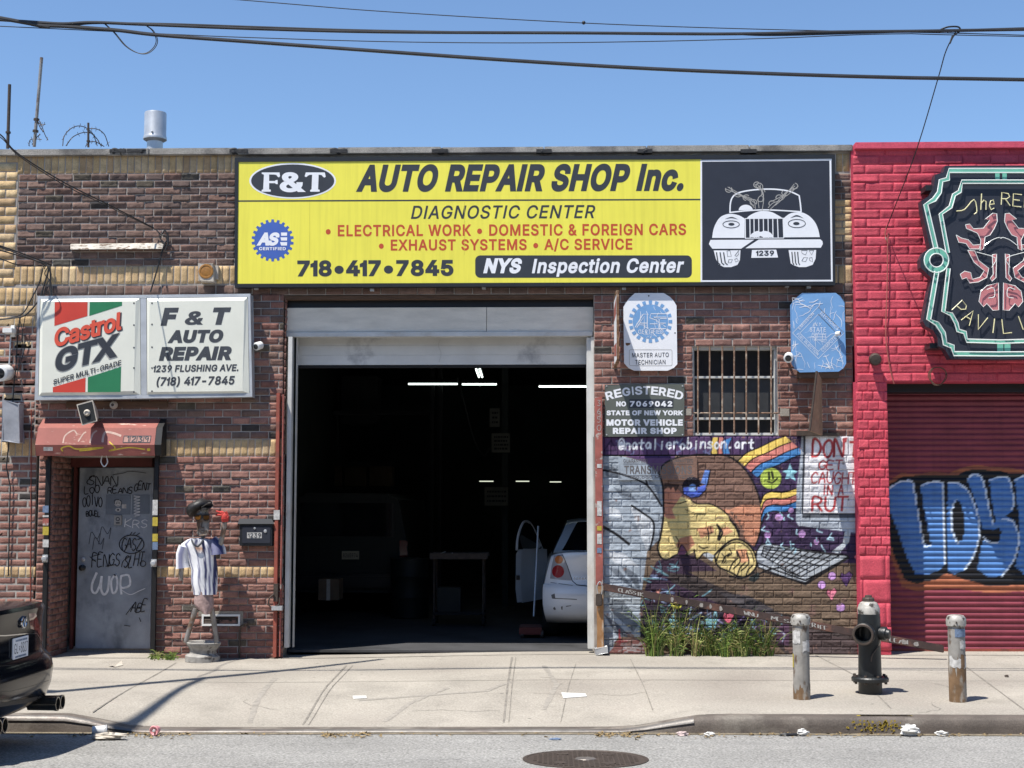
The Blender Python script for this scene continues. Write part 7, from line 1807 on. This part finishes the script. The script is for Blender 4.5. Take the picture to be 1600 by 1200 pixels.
# ================================================================ cars
BODY = [(.46, .20), (.16, .27), (.05, .34), (.015, .45), (.0, .56), (.015, .64), (.06, .685), (.085, .72), (.085, .86), (.075, .97), (.055, 1.045), (.07, 1.075), (.12, 1.083), (.30, 1.085), (.60, 1.075), (1.1, 1.04), (2.2, 1.01), (3.2, 1.02), (3.45, 1.0), (4.1, .90), (4.55, .78), (4.74, .64), (4.80, .50), (4.78, .36), (4.66, .24), (4.3, .20), (2.4, .19)]
CAB = [(.50, 1.06), (.66, 1.10), (1.02, 1.27), (1.34, 1.405), (1.58, 1.452), (2.05, 1.47), (2.5, 1.45), (2.85, 1.33), (3.2, 1.13), (3.42, 1.0)]
TS = [-1, -.985, -.96, -.92, -.86, -.76, -.6, -.4, -.2, 0, .2, .4, .6, .76, .86, .92, .96, .985, 1]
def make_car(root, place, hw, paint, glass, prof=BODY, rc=.20):
    def body(s, t, z):
        a = abs(t); w = max(0, 1 - s / 1.1); wf = max(0, 1 - (4.8 - s) / 1.3)
        s2 = s + rc * a ** 4.5 * w - .35 * a ** 4 * wf
        y = hw * t
        if z > .62: y *= 1 - .115 * ((z - .62) / .45) ** 1.3
        if z < .42: y *= 1 - .05 * ((.42 - z) / .2)
        z2 = z - (.06 * a ** 8 if z > .7 else 0)
        return place(s2, y, z2)
    n = len(prof); V = [body(s, t, z) for t in TS for s, z in prof]; F = []
    for i in range(len(TS) - 1):
        for j in range(n): F.append((i * n + j, i * n + (j + 1) % n, (i + 1) * n + (j + 1) % n, (i + 1) * n + j))
    for i in (0, len(TS) - 1):
        for t in tessellate_polygon([[Vector((s, z, 0)) for s, z in prof]]): F.append(tuple(i * n + k for k in t))
    b = MB(); b.add(V, F); bo = b.build('body', paint, root, smooth=True)
    cab0 = catmull([(s, z, 0) for s, z in CAB], 4)
    def cab(u, t, off=0):
        p = cab0[u]; s, z = p.x, p.y; k = (z - 1.0) / .47
        y = hw * (.885 - .25 * k) * t
        return place(s, y * (1 + off / hw), z - .03 * t ** 4 * k + off)
    m = len(cab0); tt = [-1, -.97, -.9, -.7, -.35, 0, .35, .7, .9, .97, 1]
    V = [cab(u, t) for t in tt for u in range(m)]; F = [(i * m + u, i * m + u + 1, (i + 1) * m + u + 1, (i + 1) * m + u) for i in range(len(tt) - 1) for u in range(m - 1)]
    V += [place(cab0[u].x, hw * .88 * t, .98) for t in (-1, 1) for u in range(m)]; k0 = len(tt) * m
    F += [(u, u + 1, k0 + u + 1, k0 + u) for u in range(m - 1)] + [((len(tt) - 1) * m + u, (len(tt) - 1) * m + u + 1, k0 + m + u + 1, k0 + m + u) for u in range(m - 1)]
    b = MB(); b.add(V, F); cb_ = b.build('roof', paint, root, smooth=True)
    def patch(u0, u1, t0, t1, name, off=.006):
        V = [cab(u, t0(u) + (t1(u) - t0(u)) * k / 8, off) for u in range(u0, u1 + 1) for k in range(9)]
        Q = [(i * 9 + k, i * 9 + k + 1, (i + 1) * 9 + k + 1, (i + 1) * 9 + k) for i in range(u1 - u0) for k in range(8)]
        return build_np(name, V, Q, glass, root, smooth=True)
    patch(3, 13, lambda u: -.90 + .012 * u, lambda u: .90 - .012 * u, 'rear_window')
    patch(m - 13, m - 2, lambda u: -.92, lambda u: .92, 'windscreen')
    for sg_ in (-1, 1):
        V = []; 
        for u in range(10, m - 7):
            for k in (0, 1):
                p = cab0[u]; zt_ = p.y - .05; zb_ = 1.03; z = zb_ + (max(zt_, zb_ + .01) - zb_) * k; kk = (z - 1.0) / .47; V.append(place(p.x, sg_ * (hw * (.885 - .25 * kk) + .012), z))
        build_np('side_window', V, [(2 * i, 2 * i + 2, 2 * i + 3, 2 * i + 1) for i in range(m - 18)], glass, root)
    for s in (1.05, 3.85):
        for sg_ in (-1, 1):
            c = Vector(place(s, sg_ * (hw - .20), .32)); ax = (Vector(place(s, sg_ * hw, .32)) - c).normalized()
            b = MB(); b.lathe([(.20, 0), (.30, .0), (.322, .02), (.325, .05), (.325, .16), (.318, .19), (.30, .205), (.22, .205)], c, ax, 32); ty_ = b.build('tyre', mt['rubber'], root, smooth=True)
            b = MB(); b.lathe([(.22, .02), (.225, .195), (.20, .19), (.16, .15), (.05, .16), (.04, .175), (0, .176)], c, ax, 20); b.build('rim', mt['steel'], ty_, smooth=True)
    return bo, body
def bvh_of(o):
    me = o.data; org = ORG[o.name]
    return BVHTree.FromPolygons([v.co + org for v in me.vertices], [tuple(p.vertices) for p in me.polygons])
def decal(trees, pts, name, mat, parent, off=.006, thick=False):
    """marks laid on the curved skin of a car"""
    bm = bmesh.new(); vs = [bm.verts.new((x, y, 0)) for x, y in pts]
    for t in tessellate_polygon([[Vector((x, y, 0)) for x, y in pts]]):
        try: bm.faces.new([vs[i] for i in t])
        except ValueError: pass
    for _ in range(3): bmesh.ops.subdivide_edges(bm, edges=bm.edges[:], cuts=1, use_grid_fill=True)
    bm.verts.index_update(); V = []
    for v in bm.verts:
        d = Vector(ray(v.co.x, v.co.y)).normalized(); best = None
        for tr in trees:
            h = tr.ray_cast(Vector(CAM), d)
            if h[0] and (best is None or h[3] < best): best = h[3]
        V.append(None if best is None else tuple(Vector(CAM) + d * (best - off)))
    fs = [tuple(v.index for v in f.verts) for f in bm.faces]; bm.free()
    fs = [q for q in fs if all(V[i] for i in q)]; used = sorted({i for q in fs for i in q}); ix = {i: k for k, i in enumerate(used)}
    b = MB(); b.v = [V[i] for i in used]; b.f = [tuple(ix[i] for i in q) for q in fs]
    return b.build(name, mat, parent, smooth=True)
def strip(pts, w):
    L, R_ = [], []
    for i, p in enumerate(pts):
        a = pts[max(i - 1, 0)]; c = pts[min(i + 1, len(pts) - 1)]; dx, dy = c[0] - a[0], c[1] - a[1]; d = math.hypot(dx, dy); L.append((p[0] - dy / d * w / 2, p[1] + dx / d * w / 2)); R_.append((p[0] + dy / d * w / 2, p[1] - dx / d * w / 2))
    return L + R_[::-1]

# ---- black sedan parked at the kerb, tail towards us
CX, CY_ = -3.87, -5.36; CZ = zr(-4.3, -5.3)
bc = thing('parked_car', (CX - 2.4, CY_, CZ), 'black sedan parked at the kerb, only its tail showing at the left edge', 'car')
PROF_B = list(BODY)
bo, bf = make_car(bc, lambda s, y, z: (CX - s, CY_ + y, CZ + z), .91, mt['carblack'], mt['carglass'], PROF_B, .17)
tb = [bvh_of(bo)]
k1 = lambda x, y: ((x - 14) / 5.454, 930 + y / 5.454)
def dk(pts, name, mat, off=.004): return decal(tb, [k1(*p) for p in pts], name, mt[mat], bc, off)
dk([(258, 155), (320, 150), (348, 250), (392, 300), (398, 395), (372, 385), (345, 330), (330, 300), (275, 285)], 'tail_light', 'lampdark', .006)
dk(strip([(-40, 345), (60, 345), (200, 332), (330, 325)], 9), 'chrome_trim', 'chrome', .008)
dk(strip([(330, 325), (355, 370), (392, 402)], 7), 'chrome_trim', 'chrome', .008)
dk(strip([(325, 340), (350, 400), (390, 430), (372, 500), (330, 560), (220, 590), (0, 605)], 4), 'boot_gap', 'cartrim', .003)
dk(strip([(-30, 830), (120, 815), (300, 770), (420, 730), (490, 700)], 3), 'bumper_crease', 'cartrim', .003)
dk([(-30, 925), (200, 890), (400, 850), (470, 840), (462, 880), (330, 905), (100, 940), (-30, 960)], 'diffuser_edge', 'cartrim', .004)
h = tb[0].ray_cast(Vector(CAM), Vector(ray(*k1(205, 228))).normalized())[0]
b = MB(); b.tube([h + Vector((.012, .052 * math.cos(a * .3142 + 1.9), .042 * math.sin(a * .3142 + 1.9))) for a in range(18)], .008, 6); b.tube([h + Vector((.014, -.024, -.036)), h + Vector((.014, 0, .026)), h + Vector((.014, .024, -.036))], .006, 6); b.build('badge', mt['chrome'], bc)
h = tb[0].ray_cast(Vector(CAM), Vector(ray(*k1(174, 448))).normalized())[0]
px_ = h.x + .016
b = MB(); b.box((px_ - .012, h.y - .155, h.z - .08), (px_, h.y + .155, h.z + .08)); lpz = b.build('licence_plate', mt['signwhite'], bc, bevel=.003)
pm = lambda a, c, l: Vector((px_ + .0008 + l, h.y + a, h.z - c))
b = PB(pm); b.text('GL', (-.135, .035), (-.055, .035), .075, .0); b.text('8827', (.0, .035), (.135, .035), .075, .0)
for q in (-.012, 0.0, .012): b.rect(-.04, q - .003, -.015, q + .003)
b.build('plate_number', mt['ink'], lpz)
b = PB(pm)
rnd = random.Random(1)
for y0, y1 in ((-.066, -.052), (.052, .066)):
    x_ = -.11
    while x_ < .11: w_ = rnd.uniform(.006, .016); b.rect(x_, y0, x_ + w_, y1); x_ += w_ + .004
b.build('plate_small_print', mt['stickerb'], lpz)
for yy in (CY_ + .56, CY_ + .67, CY_ - .53, CY_ - .64):
    b = MB(); b.lathe([(.05, -.22), (.052, -.02), (.056, .0), (.056, .012), (.046, .012), (.044, -.10), (0, -.11)], (CX + .03, yy, CZ + .285), (1, 0, 0), 24); b.build('exhaust_tip', M('exhaust_tip', (.20, .19, .17), .25, .9, var=.1) if yy == CY_ + .56 else bpy.data.materials['exhaust_tip'], bc, smooth=True)

# ---- pale sedan inside the bay with a door open
wx = P(848, 940, 1.55).x + .885; WY0 = 1.15
wc = thing('silver_sedan', (wx, WY0 + 2.4, .006), 'dusty silver white sedan in the bay with scuffed bumper and one open door', 'car')
bo, bf = make_car(wc, lambda s, y, z: (wx + y, WY0 + s, .006 + z), .885, mt['carwhite'], mt['carglass'], BODY, .24)
tb2 = [bvh_of(bo)]
k6 = lambda x, y: (780 + x / 4.615, 780 + y / 4.615)
def dw(pts, name, mat, off=.005, par=None): return decal(tb2, [k6(*p) for p in pts], name, mt[mat], par or wc, off)
tl = dw([(398, 396), (448, 388), (485, 470), (524, 586), (450, 582), (366, 572), (378, 480)], 'tail_light', 'lampclear', .006)
dw([(430 + 29 * math.cos(k * .42), 436 + 30 * math.sin(k * .42)) for k in range(15)], 'indicator', 'lamporange', .012, tl)
dw([(424 + 44 * math.cos(k * .42), 521 + 46 * math.sin(k * .42)) for k in range(15)], 'brake_light', 'lampred', .012, tl)
dw(strip([(452, 388), (490, 480), (528, 590), (560, 618), (680, 632)], 6), 'boot_gap', 'cartrim', .003)
dw(strip([(370, 600), (530, 622)], 3), 'bumper_gap', 'cartrim', .003)
for pts in ([(375, 690), (400, 680), (405, 720), (380, 716)], [(388, 785), (400, 775), (410, 795), (395, 800)], [(445, 775), (458, 772), (456, 798), (448, 795)], [(400, 712), (560, 720), (560, 725), (400, 718)], [(480, 770), (520, 765), (520, 770), (482, 776)]): dw(pts, 'scuff', 'scuffmark', .0035)
b = PB(lambda x, y, l: Vector(CAM) + Vector(ray(*k6(x, y))).normalized() * ((tb2[0].ray_cast(Vector(CAM), Vector(ray(*k6(x, y))).normalized())[3] or 17.2) - .006 - l))
for k, x in enumerate((536, 556, 577, 597, 617, 637)): b.stroke([(x, 580), (x + 4, 564), (x + 9, 564), (x + 12, 580), (x + 4, 574)], 3)
b.build('script_badge', mt['chrome'], wc)
# open front door standing out from the side
dY0, dY1 = WY0 + 3.25, WY0 + 2.35
sx_ = wx - .885
def dpt(u, z, out=0): return Vector((sx_ - .01 - .36 * u - out * .6, dY0 + (dY1 - dY0) * u * .92 , z))
pts = [(0, .32), (.0, 1.02), (.9, 1.04), (1.0, .98), (1.02, .5), (.96, .32)]
b = MB(); b.prism([dpt(u, z) for u, z in pts], [dpt(u, z) + Vector((.07, .09, 0)) for u, z in pts]); dd = b.build('door', mt['carwhite'], wc, bevel=.02)
b = MB(); b.tube(catmull([dpt(0.02, 1.03), dpt(.30, 1.28), dpt(.52, 1.41), dpt(.75, 1.40), dpt(.93, 1.22), dpt(.98, 1.03)]), .018, 8); b.build('window_frame', mt['carwhite'], dd, smooth=True)
b = MB(); b.add([dpt(.06, 1.04) + Vector((.02, .02, 0)), dpt(.32, 1.28) + Vector((.02, .02, 0)), dpt(.53, 1.39) + Vector((.02, .02, 0)), dpt(.75, 1.38) + Vector((.02, .02, 0)), dpt(.92, 1.2) + Vector((.02, .02, 0)), dpt(.96, 1.04) + Vector((.02, .02, 0))], [(0, 1, 2, 3, 4, 5)]); b.build('door_window', mt['carglass'], dd)
b = MB(); q_ = [(.04, .42), (.04, .98), (.58, 1.0), (.62, .46)]; b.prism([dpt(u, z) + Vector((-.006, -.012, 0)) for u, z in q_], [dpt(u, z) + Vector((.01, .01, 0)) for u, z in q_]); b.build('door_trim', mt['cartrim'], dd)
b = MB(); b.box(dpt(.99, .66) + Vector((-.01, -.012, -.03)), dpt(.99, .66) + Vector((.05, .01, .03))); b.build('latch', mt['cartrim'], dd)
b = MB(); b.ball(dpt(.12, 1.08) + Vector((-.06, -.06, 0)), .075, 10, (1.1, .6, .8)); b.build('mirror', mt['carwhite'], wc, smooth=True)
b = MB(); b.ball((wx - .1, WY0 + 1.0, 1.16), .12, 8, (1.6, .9, .6)); b.build('parcel_shelf_bag', mt['clearplastic'], wc, smooth=True)
t = MB(); t.tube([P(834, 963, 2.0), P(841, 822, 2.3)], .012, 8); pj = thing('floor_jack', G(829, 968, lambda x, y: .006), 'low floor jack with a tall leaning handle beside the silver sedan', 'jack')
t.build('handle', mt['steel'], pj, smooth=True)
v = P(834, 968, 2.0); b = MB(); b.box((v.x - .18, 1.75, .05), (v.x + .10, 2.25, .14)); b.build('frame', mt['toolred'], pj, bevel=.01)
for dx_, dy_ in ((-.16, -.2), (.08, -.2), (-.16, .2), (.08, .2)): b = MB(); b.lathe([(.05, 0), (.05, .04)], (v.x + dx_, 2.0 + dy_, .056), (1, 0, 0), 12); b.build('wheel', mt['iron'], pj)

# ================================================================ dim things inside the bay
def fl(px, Y, z=.006): return Vector((P(px, 900, Y).x, Y, z))
def fixture(x0, x1, y, Y, label, m='tubelight'):
    a, c = P(x0, y, Y), P(x1, y, Y); t = thing('fluorescent_light', (a + c) / 2, label, 'light', 'fluorescent lights in the bay')
    b = MB(); b.box((a.x, Y - .06, a.z + .02), (c.x, Y + .06, a.z + .07)); b.build('fixture', mt['dark'], t)
    b = MB(); b.tube([a, c], .014 if m == 'tubelight' else .010, 8); b.build('lamp_tube', mt[m], t, smooth=True)
fixture(638, 715, 600, 8.0, 'left long fluorescent light of the row under the bay ceiling')
fixture(722, 776, 600.5, 8.6, 'shorter fluorescent light, second from the left in the bay')
fixture(842, 918, 604, 7.4, 'fluorescent light at the right side of the bay, above the silver sedan')
fixture(749, 771, 752, 13.2, 'low short fluorescent light at the back of the bay, left of three', 'dimlight')
fixture(806, 827, 752, 13.4, 'low short fluorescent light at the back of the bay, middle of three', 'dimlight')
fixture(859, 877, 753, 13.6, 'low short fluorescent light at the back of the bay, right of three', 'dimlight')
a, c = P(744, 577, 4.2), P(751, 589, 7.0); t = thing('fluorescent_light', (a + c) / 2, 'double fluorescent light running into the bay just under the raised door', 'light', 'fluorescent lights in the bay')
b = MB(); b.tube([a, P(748.5, 589, 5.6)], .014, 8); b.build('lamp_tube', mt['tubelight'], t); b = MB(); b.tube([P(749.5, 577, 4.2), P(753.5, 589, 5.6)], .014, 8); b.build('lamp_tube', mt['tubelight'], t)
b = MB(); b.tube([a + Vector((.04, 0, .05)), P(751, 588, 5.6) + Vector((0, 0, .05))], .05, 4); b.build('fixture', mt['dark'], t)
pc = thing('steel_column', fl(784, 7.0), 'slim steel column in the bay carrying two notice boards', 'column')
b = MB(); x_ = P(789, 800, 7.0).x; b.box((x_ - .05, 7.0, 0), (x_ + .05, 7.12, 4.1)); b.build('shaft', mt['darkwall'], pc)
b = MB(); b.box((x_ - .16, 6.95, 0), (x_ + .16, 7.17, .02)); b.build('base', mt['iron'], pc)
dim = M('dim_notice', (.13, .13, .115), .8, var=.2)
for r, n_, lb_ in (((768, 677, 797, 707), 4, 'pale notice with four dark lines on the bay column'), ((757, 761, 794, 790), 3, 'lower notice with two round marks on the bay column'), ((765, 638, 781, 667), 3, 'narrow tilted notice at the top of the bay column')):
    nb2 = thing('notice_board', P((r[0] + r[2]) / 2, r[3], 6.9), lb_, 'notice'); b = MB(); b.pbox(*r, 6.9, 6.93); b.build('board', dim, nb2)
    b = PB(onY(6.897))
    rnd = random.Random(n_)
    for k in range(n_):
        y = r[1] + (r[3] - r[1]) * (k + 1) / (n_ + 1); x_ = r[0] + 4
        while x_ < r[2] - 4: w_ = rnd.uniform(1.5, 5); b.rect(x_, y - 1.6, min(x_ + w_, r[2] - 3), y + 1.4); x_ += w_ + 1
    b.build('lettering', mt['dark'], nb2)
# dark pick-up at the back left
DX = P(550, 850, 6.0).x; DY = 5.4
sv = thing('dark_van', (DX, DY + 2.2, .006), 'dark van deep in the bay, only its plate and window catching light', 'van')
pts = [(-.92, .35), (-.94, .9), (-.90, 1.15), (-.78, 1.72), (-.60, 1.82), (.60, 1.82), (.78, 1.72), (.90, 1.15), (.94, .9), (.92, .35)]
b = MB(); b.prism([(DX + x, DY, z) for x, z in pts], [(DX + x, DY + 4.4, z) for x, z in pts]); b.build('body', mt['vanpaint'], sv, bevel=.04)
b = MB(); b.box((DX - .70, DY - .012, 1.18), (DX + .70, DY - .004, 1.68)); b.build('rear_window', mt['carglass'], sv, bevel=.003)
b = MB(); b.box((DX - .95, DY - .12, .42), (DX + .95, DY + .02, .62)); b.build('bumper', mt['cartrim'], sv, bevel=.03)
b = MB(); b.pbox(534, 861, 561, 874, DY - .03, DY - .01); pz = b.build('licence_plate', M('old_plate', (.42, .38, .27), .6), sv)
b = PB(onY(DY - .032)); b.text('8265974', (536, 871), (559, 871), 6.5, .01); b.build('plate_number', mt['ink'], pz)
for x_ in (-.86, .86): b = MB(); b.box((DX + x_ - .06, DY - .02, .80), (DX + x_ + .06, DY + .02, 1.12)); b.build('tail_light', mt['lampdark'], sv, bevel=.01)
for x_ in (-.75, .75):
    for y_ in (.7, 3.6): b = MB(); b.lathe([(.2, -.1), (.33, -.09), (.33, .09), (.2, .1)], (DX + x_, DY + y_, .336), (1, 0, 0), 20); b.build('tyre', mt['rubber'], sv, smooth=True)
tc = thing('tool_cart', fl(720, 3.6), 'dark rolling tool cart with tools on its tray, middle of the bay', 'cart')
a, c = fl(672, 3.6), fl(762, 3.6); zt_ = P(720, 870, 3.6).z
b = MB(); b.box((a.x, 3.5, zt_ - .03), (c.x, 4.1, zt_)); b.box((a.x, 3.5, zt_), (c.x, 3.53, zt_ + .05)); b.box((a.x, 4.07, zt_), (c.x, 4.1, zt_ + .05)); b.build('tray', mt['iron'], tc)
b = MB(); b.box((a.x + .04, 3.52, .16), (c.x - .04, 4.08, .19)); b.build('lower_shelf', mt['dark'], tc)
b = MB(); b.box((a.x + .10, 3.60, .19), (a.x + .42, 4.0, .52)); b.build('tool_chest', mt['vanpaint'], tc, bevel=.01)
rnd = random.Random(5)
for k in range(6): b = MB(); x_, y_ = a.x + .08 + .08 * k, rnd.uniform(3.6, 3.95); b.tube([(x_, y_, zt_ + .012), (x_ + rnd.uniform(-.1, .18), y_ + rnd.uniform(-.05, .1), zt_ + .014 + rnd.uniform(0, .05))], .010, 6); b.build('tool', mt['steel' if k % 3 == 0 else 'iron'], tc)
for x_ in (a.x + .06, c.x - .06):
    for y_ in (3.56, 4.04):
        b = MB(); b.tube([(x_, y_, .1), (x_, y_, zt_)], .016, 6); b.build('leg', mt['iron'], tc); b = MB(); b.lathe([(.05, -.02), (.05, .02)], (x_, y_, .056), (1, 0, 0), 12); b.build('caster', mt['rubber'], tc)
tw = MB(); tw.box((a.x + .5, 3.62, zt_ + .001), (a.x + .72, 3.9, zt_ + .04)); tag(tw.build('folded_rag', mt['toolred'], None, bevel=.015), 'red rag on the tool cart tray in the bay', 'rag')
cbx = thing('cardboard_box', fl(513, 3.9), 'plain brown cardboard box on the bay floor under the dark van', 'box')
b = MB(); b.pbox(497, 905, 530, 938, 3.9, 4.3); b.build('carton', mt['cardboard'], cbx, bevel=.006)
b = MB(); b.pbox(510, 905, 516, 938, 3.897, 3.95); b.build('tape', mt['beige'], cbx)
cab_ = thing('wall_cabinet', P(560, 650, 9.3), 'big dark box hung high at the back of the bay', 'cabinet'); b = MB(); b.pbox(533, 587, 590, 662, 8.8, 9.4); b.build('carcass', mt['dark'], cab_, bevel=.01); b = MB(); b.pbox(536, 590, 560, 659, 8.785, 8.8); b.pbox(563, 590, 587, 659, 8.785, 8.8); b.build('door', mt['dark'], cab_, bevel=.004)
sp = MB(); sp.box((P(500, 700, 9.2).x, 9.2, Z(728, 560, 9.2)), (P(614, 700, 9.2).x, 9.6, Z(722, 560, 9.2))); shf = thing('wall_shelf', P(560, 728, 9.2), 'shelf of dim cartons at the back left of the bay', 'shelf'); sp.build('board', mt['dark'], shf)
for k, (x0, x1) in enumerate(((500, 534), (538, 572), (577, 612))):
    b = MB(); b.pbox(x0, 728, x1, 760, 9.3, 9.8); tag(b.build('carton', mt['cardboard'], None, bevel=.01), ('dim brown carton at the left end of the row at the back of the bay', 'dim brown carton in the middle of the row at the back of the bay', 'dim brown carton at the right end of the row at the back of the bay')[k], 'carton', 'cartons at the back of the bay')
b = MB(); b.box((P(490, 700, 9.2).x, 9.2, Z(767, 560, 9.2)), (P(622, 700, 9.2).x, 9.9, Z(761, 560, 9.2))); b.build('lower_board', mt['dark'], shf)

hz = MB(); hz.tube(catmull([P(905 - 440 + 250, 590, 6.0), P(728, 640, 6.0), P(742, 690, 6.0), P(756, 712, 6.2), P(765, 700, 6.5)]), .012, 6); tag(hz.build('air_hose', mt['rubber'], None, smooth=True), 'dark air hose looping down from the bay ceiling', 'hose')
jk = thing('oil_drum', fl(640, 5.0), 'dark oil drum standing in the middle of the bay', 'drum'); v = fl(640, 5.0)
b = MB(); b.lathe([(.27, 0), (.285, .01), (.28, .28), (.29, .30), (.28, .32), (.28, .58), (.29, .60), (.28, .62), (.285, .86), (.27, .87), (.26, .85), (0, .85)], v, n=24); b.build('shell', mt['vanpaint'], jk, smooth=True); b = MB(); b.lathe([(.03, 0), (.03, .02), (0, .021)], v + Vector((.12, 0, .85)), n=10); b.build('bung', mt['iron'], jk)
